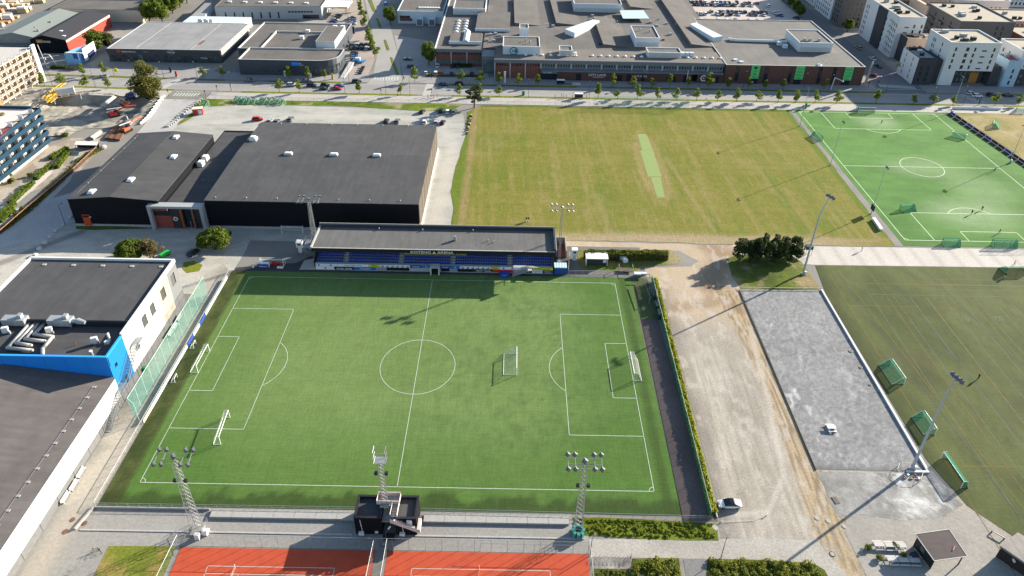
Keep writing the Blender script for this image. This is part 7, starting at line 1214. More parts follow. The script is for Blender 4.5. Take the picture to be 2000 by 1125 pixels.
t = thing('terrace_steps', 'concrete terrace strip left of the black cabin', 'steps', (-20, -41, 0)); [MB().box(-35.3+i*4.1, -31.25+i*4.1, -41.7, -40, .03, .55).build('slab', concrete, t) for i in range(7)]; t = thing('terrace_steps', 'concrete terrace strip right of the black cabin', 'steps', (20, -41, 0)); [MB().box(6.3+i*4.05, 10.3+i*4.05, -41.9, -40.2, .03, .55).build('slab', concrete, t) for i in range(7)]
t = thing('kerb_line', 'pale kerb line along the walkway below the pitch', 'kerb', (0, -44.6, 0)); [MB().box(-59+i*4, -55.05+i*4, -44.75, -44.45, .02, .16).build('kerb_stone', plinth, t) for i in range(24) if not (-7 < -57+i*4 < 6)]
t = thing('west_kerb', 'concrete kerb wall at the left end of the terrace', 'kerb', (-60, -42, 0)); MB().prism([(-58.9, -39.6), (-58.5, -39.6), (-59.8, -44.6), (-60.2, -44.6)], .02, .5).build('kerb_wall', concrete, t)
t = thing('low_wall', 'beige low wall under the near fence at left', 'wall', (-47, -40, 0)); MB().box(-58.4, -36, -40, -39.75, .03, .5).build('wall_block', concrete, t)
# ---------------------------------------------------------------- shelters, containers, benches and other small things
# pavilion and shed at the lower right
t = thing('picnic_pavilion', 'open pavilion with dark brown sloping roof at the lower right', 'pavilion', (104.6, -45.2, 0)); RP = [(99.6, -44.7), (100.8, -49.7), (107.4, -48.7), (106.6, -43.6)]
m = MB(); z4 = [3.3, 2.9, 2.9, 3.3]; m.add([(*p, z_) for p, z_ in zip(RP, z4)]+[(*p, z_+.2) for p, z_ in zip(RP, z4)], [(3, 2, 1, 0), (4, 5, 6, 7)]+[(i, (i+1) % 4, 4+(i+1) % 4, 4+i) for i in range(4)]); m.build('roof', mat('brown_felt', (.082, .066, .062), .85, .12, 1, band=(1, .5, .05)), t)
I4 = inset(RP, .35 if (RP[1][0]-RP[0][0]) > 0 else -.35)
for i in range(4): a, b = RP[i], RP[(i+1) % 4]; MB().tube((*a, z4[i]+.2), (*b, z4[(i+1) % 4]+.2), .07, 4).build('roof_edging', trim_w, t)
cx, cy = sum(p[0] for p in RP)/4, sum(p[1] for p in RP)/4
for p in RP: q = (cx+(p[0]-cx)*.86, cy+(p[1]-cy)*.86); MB().tube((*q, .05), (*q, 3), .12, 6).build('post', dark, t)
A, B = [(cx+(p[0]-cx)*.86, cy+(p[1]-cy)*.86) for p in RP[:2]]; m = MB(); wall(m, A, B, .05, 2.9, [(1, 2.2, .9, 2.2), (3.4, 4.6, .3, 2.1)], parent=t, glass=pale_glass) ; m.build('side_wall', dark, t); MB().tube((cx+1.6, cy-1, 3.3), (cx+2.4, cy-.2, 3.35), .1, 5).build('roof_pipe', mat('pink_pipe', (.5, .2, .2), .6), t); MB().obox((A[0]-.9, A[1]-2, .05), 1.2, .9, .9, .2).build('storage_box', mat('slate_metal', (.035, .04, .05)), t)
t = thing('equipment_shed', 'dark brown shed with grey roof in the lower right corner', 'shed', (122, -50, 0)); RS = [(114.6, -46.6), (124, -58), (130, -54), (119.9, -43.6)]; MB().prism(inset(RS, .2), .03, 2.8).build('wall', mat('dark_brown_boards', (.03, .022, .02), .8, .15, 2), t); m = MB(); m.prism(RS, 2.85, [3.3, 3.3, 2.95, 2.95]); m.build('roof', mat('grey_board_roof', (.20, .185, .17), .85, .1, 1, band=(0, .6, .08)), t); MB().box(116.3, 116.5, -49, -48.4, 1.8, 2.3).build('wall_lamp', white, t)
for r_ in range(2):
    for i in range(3):
        x, y = (93.4+i*2.05, -45.1-.06*i) if r_ == 0 else (94.6+i*2.05, -48.1-.02*i); t = thing('picnic_table', '%s pale picnic table from the left in the %s row' % (ORD[i], ('upper', 'lower')[r_]), 'table', (x, y, 0), group='picnic tables by the pavilion')
        for k in range(4): MB().box(x-.95, x+.95, y-.42+k*.22, y-.23+k*.22, .74, .79).build('top_board', trim_w, t)
        for s in (-.85, .85): MB().box(x-.95, x+.95, y+s-.14, y+s+.14, .42, .47).build('bench_seat', trim_w, t)
        for s in (-.7, .7): MB().box(x+s-.05, x+s+.05, y-.9, y+.9, .36, .42).build('cross_beam', tan_panel, t); [MB().tube((x+s, y+q*.7, .03), (x+s, y+q*.3, .74), .05, 4).build('leg', tan_panel, t) for q in (-1, 1)]
p = (95.0, -17.2); t = thing('picnic_table', 'single white picnic table standing on the grey gravel lot', 'table', (*p, 0)); MB().box(p[0]-.95, p[0]+.95, p[1]-.5, p[1]+.5, .74, .82).build('top', white, t); [MB().box(p[0]-.95, p[0]+.95, p[1]+s-.16, p[1]+s+.16, .42, .48).build('bench_seat', white, t) for s in (-.95, .95)]; [MB().box(p[0]+s-.05, p[0]+s+.05, p[1]-1, p[1]+1, .04, .42).build('leg', trim_w, t) for s in (-.7, .7)]
for i, (p, r_) in enumerate((((109.8, 7.9), .55), ((109.9, 2.2), .4), ((109.8, -3.6), .4))): t = thing('concrete_ring', ('largest', 'middle', 'nearest')[i]+' round concrete cover by the white gravel kerb', 'cover', (*p, 0)); MB().tube((*p, .03), (*p, .18), r_, 12).build('ring', concrete, t); MB().tube((*p, .18), (*p, .2), r_*.7, 12).build('lid', tan_panel, t)
for i, (p, r_, c) in enumerate((((84.0, -46.8), .55, 0), ((85.8, -39.9), .5, 1), ((83.8, -39.3), .5, 1), ((88.5, -41.0), .45, 1), ((-58.9, -43.2), .5, 2), ((-61.6, -42.5), .5, 2), ((-61.6, -45.0), .55, 2), ((-0.8, -46.4), .5, 0), ((63.1, -41.8), .6, 1))): t = thing('manhole_cover', ('manhole cover on the earth track near the lower edge', 'left pale manhole ring on the earth track', 'pale manhole ring below the gravel spread', 'pale manhole ring by the concrete plaza edge', 'rusty manhole cover right of two on the walkway', 'upper rusty manhole cover on the west walkway', 'lower rusty manhole cover on the west walkway', 'dark manhole cover between the red courts', 'round concrete cover at the end of the green bank')[i], 'manhole', (*p, 0)); MB().tube((*p, .03), (*p, .09), r_, 14).build('rim', (dark, concrete, rust)[c], t); MB().tube((*p, .09), (*p, .11), r_*.75, 14).build('lid', (concrete, plinth, tan_panel)[c], t)
p = (89.1, -35.3); t = thing('concrete_slab', 'square concrete cover plate on the gravel spread', 'cover', (*p, 0)); MB().obox((*p, .04), 1.1, 1.6, .1, .2).build('plate', mat('brown_concrete', (.22, .18, .15), .9), t); MB().obox((*p, .14), .9, 1.4, .03, .2).build('lid', tan_panel, t)
t = thing('chain_barrier', 'thin white chain barrier near the white car', 'barrier', (66, -39.8, 0)); MB().path([(64.6, -40.6, .3), (68, -40.4, .15), (71, -40.2, .15), (74, -39, .3)], .03, 5).build('chain', white, t); [MB().tube((x, y, 0), (x, y, .6), .08).build('post', white, t) for x, y in ((64.6, -40.6), (74, -39))]
t = thing('equipment_stack', 'tangle of training gear and barriers at the tall light pole', 'equipment', (*(107.2, -28.6), 0)); px, py = (107.2, -28.6)
for i in range(6): a = i*1.05; MB().path([(px+2.6*math.cos(a), py+2.2*math.sin(a), .05), (px+2.6*math.cos(a), py+2.2*math.sin(a), 1), (px+2.6*math.cos(a+.9), py+2.2*math.sin(a+.9), 1), (px+2.6*math.cos(a+.9), py+2.2*math.sin(a+.9), .05)], .04, 4).build('barrier', steel, t)
for i in range(7): MB().obox((px-1.6+.5*i, py-1.2+.3*(i % 3), .05), .4, .5, .3+.1*(i % 3), i).build('gear', (rust, dark, white, frame_g)[i % 4], t)
t = thing('turnstile_gate', 'metal T shaped barrier stand on the plaza edge', 'barrier', (*(117.7, -42.5), 0)); px, py = (117.7, -42.5); MB().tube((px-.8, py+.6, .6), (px+.8, py-.8, .6), .1, 6).build('rail', steel, t); [MB().tube((px+s*.8, py-s*.7, .05), (px+s*.8, py-s*.7, .6), .12, 6).build('foot', dark, t) for s in (-1, 1)]
# white container shelter behind the hedge lawn
t = thing('dugout_container', 'white open fronted container with dark mesh before the hedge', 'container', (47.5, 42.6, 0)); x0, x1 = 44.8, 51.2; y0 = 42.2
m = MB(); m.box(x0, x0+.2, y0, y0+2.6, .05, 2.6); m.box(x1-.2, x1, y0, y0+2.6, .05, 2.6); m.box(x0, x1, y0+2.5, y0+2.7, .05, 2.6); m.build('shell', white, t); MB().box(x0-.1, x1+.1, y0-.3, y0+2.8, 2.6, 2.8).build('roof', white, t); MB().box(x0+.2, x1-.2, y0+.1, y0+.2, .4, 2.5).build('front_mesh', mat('slate_metal', (.035, .04, .05)), t); MB().box(x1-1.4, x1-.4, y0-.02, y0+.08, 1.2, 2.2).build('notice', white, t)
for i, (p, lb) in enumerate((((54.1, 45.2), 'left dark wheeled bin beside the white container'), ((55.6, 45.6), 'right pale covered cart beside the white container'), ((56.6, 44.3), 'white machine on the grass beside the carts'))): t = thing('ground_cart', lb, 'cart', (*p, 0)); MB().obox((*p, .35), 1.3, 1.7, 1.1, .3).build('body', (dark, concrete, white)[i], t); [MB().tube((p[0]+s*.6, p[1], .3), (p[0]+s*.75, p[1], .3), .3, 10).build('wheel', tyre, t) for s in (-1, 1)]; MB().obox((*p, 1.45), 1.1, 1.5, .15, .3).build('cover', (mat('slate_metal', (.035, .04, .05)), trim_w, white)[i], t)
t = thing('work_trailer', 'grey steel trailer frame near the far right corner', 'trailer', (*(56.3, 39.8), 0)); px, py = (56.3, 39.8); MB().box(px-2, px+2, py-.9, py+.9, .5, .65).build('bed', tan_panel, t); [MB().path([(px+s*2, py-.9, .6), (px+s*2, py-.9, 2), (px+s*2, py+.9, 2), (px+s*2, py+.9, .6)], .06).build('hoop', steel, t) for s in (-1, 1)]
fence('gate_fence', 'pale metal gate fence beside the blue container', [(39.3, 38.0), (40.2, 46.9)], 1.4, wire, trim_w, 2); fence('gate_fence', 'low pale fence right of the blue container', [(39.6, 38.0), (55.1, 38.5)], 1.1, wire, trim_w, 2); t = thing('dugout_bench', 'grey players bench roof at the far right corner', 'bench', (60, 37.4, 0)); MB().box(58.4, 62, 36.8, 38, 1.1, 1.3).build('roof', light_b, t); MB().box(58.4, 62, 37.9, 38, .05, 1.1).build('back', light_b, t)
# left of the stand
t = thing('equipment_trolley', 'red lawn equipment inside the goal left of the grandstand', 'equipment', (*(-46.6, 39.9), 0)); px, py = (-46.6, 39.9)
for i in range(5): MB().obox((px-1.8+i*.9, py-.4+.4*(i % 2), .1), .7, 1, .5+.25*(i % 3), i*.4).build('red_part', mat('machine_red', (.32, .02, .015), .5), t)
for i in range(2): MB().obox((px+1.2+i*.9, py-1.6, .05), .8, .5, .5).build('white_box', white, t)
t = thing('board_stack', 'white and blue advertising boards left of the grandstand', 'boards', (*(-50.0, 38.3), 0)); px, py = (-50.0, 38.3); MB().box(px-1.6, px+1.6, py-.1, py+.1, .05, 1.2).build('board', ad['royal'], t); MB().box(px-1.6, px+1.8, py+.3, py+.9, .05, 1.5).build('board', ad['white'], t); textmesh('lettering', 'TØRRING', .55, ad['white'], t, (px, py-.12, .4), (1, 0, 0), align='CENTER', ext=.01)
t = thing('flag_stand', 'small white feather flag at the far left pitch corner', 'flag', (*(-52.9, 37.7), 0)); px, py = (-52.9, 37.7); MB().tube((px, py, 0), (px, py, 2), .05).build('pole', steel, t); MB().box(px, px+.6, py-.02, py+.02, .4, 1.9).build('flag', white, t)
for i, (p, s) in enumerate(zip([(-119.5, 62.9), (-120.1, 55.0), (-119.8, 51.6), (-119.7, 48.3), (-119.4, 45.4), (-118.8, 42.0), (-133.4, 110.8), (-119.5, 58.5)], (1, 1, 1.05, 1.1, 1.1, 1, 1.6, .8))):
    t = thing('boulder', '%s pale boulder from the top along the asphalt lane' % ORD[i], 'boulder', (*p, 0), group='boulders along the lane'); m = MB(); m.ball((*p, .35*s), .75*s, 8, 6, .7); m.v = [(a+.12*math.sin(a*5+c*3), b+.12*math.cos(b*4), c) for a, b, c in m.v]; m.build('stone', mat('pale_stone', (.42, .40, .37), .9, .15, 2), t)
p = (-80.7, 43.2); t = thing('garden_trailer', 'bright green small trailer beside the dry shrub', 'trailer', (*p, 0)); MB().obox((*p, .5), 1.5, 3, .7, -.5).build('body', mat('trailer_green', (.03, .38, .06), .5), t); [MB().obox((p[0]+s*.8, p[1]+s*.4, .05), .25, .7, .6, -.5).build('wheel', tyre, t) for s in (-1, 1)]
p = (-65.7, -3.0); t = thing('waste_bin', 'round green waste bin beside the fire stair', 'bin', (*p, 0)); MB().tube((*p, .03), (*p, .9), .42, 12).build('body', mat('bin_green', (.02, .25, .05), .5), t); MB().tube((*p, .9), (*p, 1), .46, 12).build('lid', mat('bin_green', (.02, .25, .05)), t)
p = (143.5, 67.1); t = thing('team_bench', 'white covered team bench beside the bright pitch', 'bench', (*p, 0))
for i in range(4): x, y = p[0]-1.3+.1*i, p[1]-2.6+1.7*i; MB().obox((x, y, .9), 1.1, 1.55, .12).build('roof_panel', white, t); MB().obox((x, y, .05), .9, 1.4, .5).build('seat', trim_w, t)
p = (113.5, 50.0); t = thing('lookout_platform', 'small dark box on stilts beside the tall curved pole', 'platform', (*p, 0)); MB().obox((*p, 2.2), 2, 1.6, 1.1).build('cabin', mat('dark_green_box', (.02, .045, .04), .6), t); [MB().tube((p[0]+a, p[1]+b, 0), (p[0]+a, p[1]+b, 2.2), .07).build('stilt', steel, t) for a in (-.9, .9) for b in (-.7, .7)]
p = (-110.1, 143.6); t = thing('site_container', 'red and white small container on the roadside grass', 'container', (*p, 0)); MB().obox((*p, .1), 4, 2.6, 2.5, .25).build('body', mat('container_red', (.45, .05, .05), .5), t); MB().obox((*p, 2.6), 4.1, 2.7, .12, .25).build('roof', cream, t); MB().obox((p[0]+1.2, p[1]-1.25, .3), 1.3, .15, 2, .25).build('door', white, t)
# ---- building site
p = (-175.0, 160.3); t = thing('site_truck_box', 'grey white truck box on the building site', 'container', (*p, 0)); MB().obox((p[0], p[1], .5), 7, 3, 3, .5).build('body', light_b, t); MB().obox((p[0], p[1], 3.5), 7.1, 3.1, .1, .5).build('roof', concrete, t); [MB().obox((p[0]+s*2, p[1]-.6+s, .1), 1, 2.6, .5, .5).build('axle', tyre, t) for s in (-1, 1)]
yel = mat('crane_yellow', (.60, .36, .015), .5, .06)
for k, (a, b) in enumerate(([(-180.0, 153.3), (-180.5, 169.4)], [(-177.5, 151.2), (-178.1, 160.1)])):
    t = thing('crane_section', ('long', 'short')[k]+' yellow lattice tower crane section lying on the building site', 'crane part', (*a, 0)); d = Vector(b)-Vector(a); L_ = d.length; u = d/L_; v = Vector((-u.y, u.x)); m = MB(); n = 9
    for s in (-.8, .8):
        for z_ in (.3, 2.1): MB().tube((a[0]+v.x*s, a[1]+v.y*s, z_), (b[0]+v.x*s, b[1]+v.y*s, z_), .16, 5).build('chord', yel, t)
    for i in range(n):
        q0, q1 = Vector(a)+u*L_*i/n, Vector(a)+u*L_*(i+1)/n
        for s in (-.8, .8): m.tube((q0.x+v.x*s, q0.y+v.y*s, .3), (q1.x+v.x*s, q1.y+v.y*s, 2.1), .1, 4)
        m.tube((q0.x-v.x*.8, q0.y-v.y*.8, 2.1), (q1.x+v.x*.8, q1.y+v.y*.8, 2.1), .1, 4)
    tag(m.build('lacing', yel, t), kind='stuff')
def machine(p, rz, c, label, name='drilling_rig'):
    t = thing(name, label, 'machine', (*p, .2), rz); m_ = mat('machine_'+c, {'r': (.34, .02, .02), 'o': (.36, .10, .04)}[c], .5)
    for s in (-1.1, 1.1): MB().box(-2, 2, s-.35, s+.35, 0, .8).build('track', tyre, t, local=True)
    MB().box(-1.6, 1.2, -1.2, 1.2, .8, 2.1).build('body', m_, t, local=True); MB().box(.2, 1.4, -1.2, 0, 2.1, 3).build('cab', cglass, t, local=True)
    MB().path([(1.2, .5, 1.8), (5, .5, 3.2), (9, .5, 2.4)], .35, 6).build('boom', m_, t, local=True); MB().path([(9, .5, 2.4), (-2, .5, 3.4)], .22, 5).build('mast', trim_w, t, local=True); return t
machine((-143.3, 139.1), .65, 'r', 'red tracked drilling rig on the building site'); machine((-143.4, 149.5), 2.4, 'o', 'orange excavator at the edge of the pit', 'excavator'); machine((-131.6, 125.1), 1.2, 'o', 'orange excavator near the rusty sheets', 'excavator')
p = (-145.8, 159.3); t = thing('rubble_pile', 'dark blue tarpaulin covered pile under the birch', 'pile', (*p, 0)); m = MB(); m.ball((p[0], p[1], .6), 2.6, 10, 6, .7); m.v = [(a+.4*math.sin(3*b), b+.4*math.cos(2.7*a), c+.3*math.sin(2*a+b)) for a, b, c in m.v]; m.build('tarpaulin', mat('blue_tarp', (.02, .03, .07), .5, .3, 1), t)
for i, (P, c, lb) in enumerate((([(-154.1, 149.0), (-153.8, 159.0), (-152.0, 158.5), (-152.2, 149.1)], trim_w, 'pale timber mat on the far rim of the pit'), ([(-149.3, 150.3), (-148.9, 159.2), (-147.1, 158.2), (-146.8, 149.9)], concrete, 'grey timber mat beside the pale one'), ([(-136.9, 118.5), (-137.9, 128.6), (-132.4, 128.8), (-130.0, 117.0)], mat('rusty_steel', (.15, .07, .042), .8, .2, 1), 'rusty steel sheet pile stack by the barriers'), ([(-143.0, 119.2), (-142.0, 124.7), (-140.6, 123.8), (-140.5, 117.5)], cream, 'pale plank stack left of the rusty sheets'))):
    t = thing('material_stack', lb, 'material', (*P[0], 0))
    for k in range(5): f0, f1 = k/5, (k+.9)/5; L2 = lambda a, b, f: (a[0]+(b[0]-a[0])*f, a[1]+(b[1]-a[1])*f); MB().prism([L2(P[0], P[3], f0), L2(P[0], P[3], f1), L2(P[1], P[2], f1), L2(P[1], P[2], f0)], .2, .75+.15*(k % 2)).build('plank', c, t)
p = (-133.3, 131.2); t = thing('white_board', 'leaning white board at the building site fence', 'board', (*p, 0)); MB().obox((*p, .1), .3, 4, 3.4, .6).build('panel', white, t); [MB().obox((p[0]-.6, p[1]+s, .1), 1, .2, .2, .6).build('foot', concrete, t) for s in (-1, 1)]
BR = [(-131.9, 158.9), (-131.0, 151.7), (-129.7, 144.8), (-129.0, 138.7), (-128.9, 133.8)]
for i in range(10): f = i/9*(len(BR)-1); k = min(int(f), len(BR)-2); q = Vector(BR[k]).lerp(Vector(BR[k+1]), f-k); t = thing('road_barrier', '%s white concrete barrier from the junction along the building site' % ORD[i], 'barrier', (q.x, q.y, 0), group='barriers along the building site'); MB().obox((q.x, q.y, .05), .5, 3.6, .8, -.25).build('block', trim_w, t); MB().obox((q.x, q.y, .85), .2, 3.4, .15, -.25).build('top_rail', white, t)
BR2 = [(-114.4, 157.4), (-115.3, 152.4), (-116.2, 147.0), (-116.5, 140.3), (-116.5, 134.3), (-117.4, 130.4)]
for i in range(16): f = i/15*(len(BR2)-1); k = min(int(f), len(BR2)-2); q = Vector(BR2[k]).lerp(Vector(BR2[k+1]), f-k); t = thing('stone_block', '%s concrete block from the top along the side road verge' % ORD[i], 'block', (q.x, q.y, 0), group='concrete blocks along the side road'); MB().obox((q.x, q.y, .05), 1.2, .8, .7, .3).build('block', trim_w, t)
t = thing('garden_wall', 'long rusty steel garden wall with orange top edge', 'wall', (*(-135.0, 78.5), 0)); GW = [(-136.1, 52.8), (-136.0, 55.6), (-135.9, 65.4), (-135.3, 79.1), (-135.0, 94.7), (-135.4, 109.9)]
for i in range(len(GW)-1):
    a, b = Vector(GW[i]), Vector(GW[i+1]); n = max(1, int((b-a).length/4))
    for k in range(n): p, q = a.lerp(b, k/n), a.lerp(b, (k+.97)/n); d = (q-p).normalized(); v = Vector((-d.y, d.x))*.12; MB().prism([tuple(p-v), tuple(q-v), tuple(q+v), tuple(p+v)], .02, 1.3).build('wall_panel', mat('corten', (.06, .035, .025), .8, .2, 1), t); MB().prism([tuple(p-v*1.3), tuple(q-v*1.3), tuple(q+v*1.3), tuple(p+v*1.3)], 1.3, 1.38).build('coping', mat('orange_coping', (.42, .2, .09), .6), t)
P = [(-142.4, 108.4), (-143.6, 111.3), (-135.2, 111.2), (-134.1, 108.3)]; t = thing('carport', 'white roofed open carport at the top of the garden', 'shelter', (*P[0], 0)); MB().prism(P, 2.5, 2.7).build('roof', white, t); [MB().tube((*p, .05), (*p, 2.5), .08).build('post', dark, t) for p in P]; MB().prism([P[1], (P[1][0], P[1][1]+.1), (P[2][0], P[2][1]+.1), P[2]], .05, 2.4).build('back_wall', dark, t)
# ---- around the builders store
t = thing('billboard', 'pale blue billboard hut with boat poster beside the builders store', 'billboard', (-190, 193, 0)); q = [(-194.5, 196.5), (-188.6, 197.5), (-186.9, 199.0), (-187.4, 210.6)]
sky_b = mat('poster_sky', (.20, .46, .72), .5, .12, .4); MB().prism([q[0], q[1], (q[1][0]+.1, q[1][1]+9), (q[0][0]+2, q[0][1]+9)], .1, 6).build('hut', sky_b, t); MB().prism([(q[1][0]-6, q[1][1]-.4), (q[1][0], q[1][1]-.4), (q[1][0], q[1][1]-.2), (q[1][0]-6, q[1][1]-.2)], 3, 5.6).build('poster', mat('poster_royal', (.05, .09, .35), .5, .4, .6), t)
m = MB(); m.prism([q[2], (q[2][0]+.3, q[2][1]-.2), (q[3][0]+.3, q[3][1]-.2), q[3]], 1.2, 7.4); m.build('slanted_poster', mat('poster_boat', (.5, .58, .66), .4, .5, .35), t)
MB().prism([(q[2][0]+.4, q[2][1]+3), (q[2][0]+.6, q[2][1]+3), (q[3][0]+.2, q[3][1]-.2), (q[3][0], q[3][1]-.2)], 1.4, 4).build('hull_print', mat('poster_navy', (.02, .03, .08), .4), t); [MB().tube((*p, 0), (*p, 3), .12).build('post', steel, t) for p in (q[2], q[3])]
for i in range(9): MB().obox((q[0][0]+1+i*.95, q[0][1]+.2, 6), .7, .5, .4).build('battlement', white, t)
p = (-202.7, 193.3); t = thing('flag_pole', 'tall leaning white flagpole before the builders store', 'pole', (*p, 0)); MB().tube((*p, 0), (p[0]-1.4, p[1]+.6, 11), .12, 6).build('pole', white, t); MB().tube((*p, 0), (*p, .4), .3, 8).build('base', concrete, t)
p = (-201.9, 195.4); t = thing('arch_sign', 'curved white arch sign with hanging letters by the street', 'sign', (*p, 0)); MB().path([(p[0]+3.6, p[1]-1, 0), (p[0]+2.6, p[1]-1, 3.4), (p[0]+.8, p[1], 5.4), (p[0]-1.6, p[1]+.4, 5.6), (p[0]-3, p[1]+.6, 4.8)], .22, 6).build('arch', white, t); [MB().obox((p[0]-2.4+.2*i, p[1]+.2, 1.2+i*1.6), .9, .3, 1.2, .2).build('letter', white if i else dark, t) for i in range(2)]
hedge('shop_hedge', 'dark hedge strip behind the street by the arch sign', (-199.6, 191.5), (-186.8, 191.4), 1.5, 1.4, (.02, .035, .01), (.07, .09, .02), 600, .2); t = thing('timber_fence', 'brown timber fence between hedge and blue billboard', 'fence', (*(-191.4, 189.8), 0)); a, b = [(-191.8, 189.8), (-184.6, 190.9)]; [MB().box(a[0]+i*.75, a[0]+i*.75+.66, a[1]-.06, a[1]+.06, .05, 1.7).build('board', tan_panel, t) for i in range(int((b[0]-a[0])/.75))]
p = (-164.2, 183.9); t = thing('round_sign', 'round yellow sign on posts beside the main street', 'sign', (*p, 0)); MB().tube((p[0], p[1]-.1, 2.9), (p[0], p[1]+.1, 2.9), .95, 16).build('disc', mat('sign_yellow', (.62, .56, .01), .5), t); [MB().tube((p[0]+s*.5, p[1], 0), (p[0]+s*.5, p[1], 2.3), .05).build('post', steel, t) for s in (-1, 1)]
for i, (p, c) in enumerate((((-141.1, 189.0), dark), ((-136.3, 184.0), PAINT['red']), ((-73.4, 185.2), white), ((-62.9, 184.4), yel), ((-85.9, 186.5), white), ((18.3, 183.3), white), ((151.4, 160.0), frame_g))): t = thing('sign_totem', ('dark info totem by the furniture shop', 'red and white slanted banner by the furniture shop', 'white totem before the corner shop sign', 'yellow totem at the rounded shop end', 'white sign panel at the corner shop entrance', 'tall white totem at the mall entrance', 'green gate board at the bright pitch corner')[i], 'sign', (*p, 0)); MB().obox((*p, .4), .9, .25, 2.4 if i != 5 else 5.5).build('panel', c, t); MB().obox((*p, .05), 1.1, .5, .35).build('base', concrete, t)
for i, p in enumerate([(-105.0, 168.2), (-123.8, 184.7), (-110.7, 166.8), (-14.5, 167.8), (-16.5, 186.7), (190.3, 185.9), (195.3, 187.4), (232.2, 167.6), (-36.9, 166.1), (-130.2, 161.2), (-113.7, 160.8)]): t = thing('traffic_signal', ('signal at the left pedestrian crossing south side', 'signal by the furniture shop driveway', 'signal south of the corner shop crossing', 'signal at the middle crossing south end', 'signal at the middle crossing north end', 'signal at the brick block corner', 'signal beside the wide zebra crossing', 'signal at the right zebra crossing', 'signal mast before the cross street', 'signal at the building site road', 'signal at the roadside grass corner')[i], 'traffic signal', (*p, 0), group='traffic signals'); MB().tube((*p, 0), (*p, 3), .07, 6).build('pole', dark, t); MB().obox((*p, 2.4), .35, .35, 1).build('signal_head', dark, t)
for i, (p, rz) in enumerate((((44.5, 182.7), 0), ((51.8, 166.8), 0))): t = thing('bus_shelter', ('bus shelter with white roof on the mall side', 'bus shelter with white roof on the field side')[i], 'bus shelter', (*p, .12)); MB().box(p[0]-1.9, p[0]+1.9, p[1]-.8, p[1]+.8, 2.5, 2.7).build('roof', white, t); MB().box(p[0]-1.8, p[0]+1.8, p[1]+.7, p[1]+.75, .2, 2.4).build('back_glass', glass, t); [MB().tube((p[0]+a, p[1]+b, .1), (p[0]+a, p[1]+b, 2.5), .05).build('post', dark, t) for a in (-1.7, 1.7) for b in (-.7, .7)]; MB().box(p[0]-1.2, p[0]+1.2, p[1]+.2, p[1]+.55, .5, .58).build('bench', tan_panel, t)
t = thing('advert_bench_row', 'pale bench and board beside the mall bus shelter', 'bench', (*(52.0, 183.0), 0)); px, py = (52.0, 183.0); MB().box(px-2, px+2, py-.2, py+.2, .12, 1.1).build('board', trim_w, t); MB().box(px-5.4, px-2.4, py-.2, py+.2, .55, .65).build('seat', dark, t)
p = (171.3, 182.5); t = thing('camera_gantry', 'white bent camera gantry over the street near the brick block', 'gantry', (*p, 0)); MB().path([(*p, 0), (p[0]+.6, p[1], 6.2), (p[0]+4, p[1]-1.4, 5.2)], .16, 6).build('arm', white, t); MB().obox((p[0]+4, p[1]-1.4, 4.8), .7, .5, .5).build('camera_box', white, t)
p = (26.9, 169.7); t = thing('litter_bin', 'dark green litter cabinet on the south pavement', 'bin', (*p, 0)); MB().obox((*p, .12), 1.2, .8, 1.5).build('body', frame_g, t); MB().obox((*p, 1.62), 1.3, .9, .1).build('lid', dark, t)
t = thing('banner_fence', 'long white banner along the pavement above the dry field', 'fence', (*(228.2, 164.6), 0)); a, b = [(218.2, 163.0), (241.8, 163.5)]; [MB().box(a[0]+i*3.1, a[0]+i*3.1+3, a[1]-.06, a[1]+.06, .15, 1.2).build('banner', ad['white'] if i < 7 else ad['royal'], t) for i in range(int((b[0]-a[0])/3.1))]
t = thing('firewood_row', 'line of parked bicycles and rubble at the field corner', 'clutter', (*(4.5, 139.5), 0)); [MB().obox((x, y, .05), .5, .9, .5+.2*(i % 2), i*.7).build('piece', (trim_w, dark, rust)[i % 3], t) for i, (x, y) in enumerate(zip(np.linspace((4.8, 146.6)[0], (3.9, 128.9)[0], 14), np.linspace((4.8, 146.6)[1], (3.9, 128.9)[1], 14)))]
t = thing('cafe_tables', 'dark picnic tables outside the rounded shop end', 'tables', (-52, 196, 0)); [MB().obox((-51.5, 192+i*2.6, .1), 1.6, 1.4, .75).build('table', dark, t) for i in range(4)]
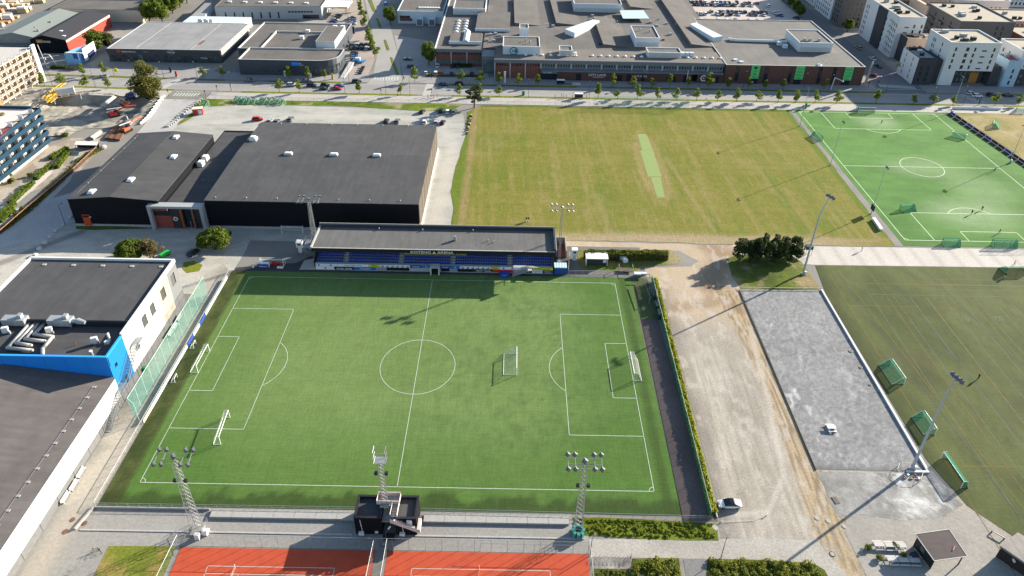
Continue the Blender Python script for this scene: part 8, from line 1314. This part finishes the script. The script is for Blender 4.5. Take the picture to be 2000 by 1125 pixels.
t = thing('shop_ramp', 'pale concrete ramp beside the rounded shop corner', 'ramp', (-58, 192, 0)); MB().prism([(-59.8, 186), (-57.8, 186), (-56.6, 204), (-59, 204)], .1, [.3, .3, 1.6, 1.6]).build('ramp', trim_w, t); MB().tube((-57.6, 186, 1.3), (-56.4, 204, 2.6), .05).build('rail', dark, t)
t = thing('boat_trailer', 'blue and white boat on a stand behind the corner shop', 'boat', (-54.5, 207, 0)); m = MB(); m.add([(-57.5, 205.8, .8), (-52.5, 204.6, .8), (-50.8, 205.6, 1.9), (-52.3, 207, 1.9), (-57.6, 208, 1.9), (-57.8, 205.2, 1.9), (-52.6, 203.8, 1.9)], [(0, 1, 6, 5), (1, 2, 6), (5, 6, 2, 3, 4), (0, 4, 3, 1), (1, 3, 2), (0, 5, 4)]); m.build('hull', PAINT['sky'], t); MB().box(-56.4, -54, 205.6, 207, 1.9, 2.9).build('cabin', white, t); MB().box(-56.5, -53, 205.5, 206.5, .1, .8).build('stand', steel, t)
for i, x in enumerate((-70.5, -67)): t = thing('recycling_bin', ('left', 'right')[i]+' dark recycling bin tower behind the showroom', 'bin', (x, 252, 0)); MB().obox((x, 252, 0), 2, 1.6, 4).build('body', dark, t); MB().obox((x, 252, 4), 2.1, 1.7, .2).build('lid', slate, t)
# timber yard at the far upper left
rng = random.Random(3); wood = [mat('sawn_wood_%d' % i, c, .85, .15, 1) for i, c in enumerate(((.50, .38, .22), (.42, .28, .13), (.55, .46, .32), (.36, .2, .1), (.6, .58, .54)))]
YA, YB = Vector((-261.2, 249.8)), Vector((-265.9, 300.7)); yd = (YB-YA).normalized(); yn = Vector((-yd.y, yd.x)); yl = (YB-YA).length
for j in range(7):
    for i in range(10):
        q = YA+yd*(yl*(i+.5)/10+rng.random()*2)+yn*(2+j*6.6); lb = '%s sawn timber stack from the front in the %s row of the timber yard' % (ORD[i], ORD[j])
        if rng.random() < .85: t = thing('timber_stack', lb, 'timber', (q.x, q.y, 0), group='stacks in the timber yard'); [MB().obox((q.x, q.y, .2+l*1.15), 5.4-.4*l, 2.6, 1.05, .1).build('bundle', rng.choice(wood), t) for l in range(rng.choice((1, 2, 3)))]; MB().obox((q.x, q.y, .02), 5, 2, .18, .1).build('bearer', tan_panel, t)
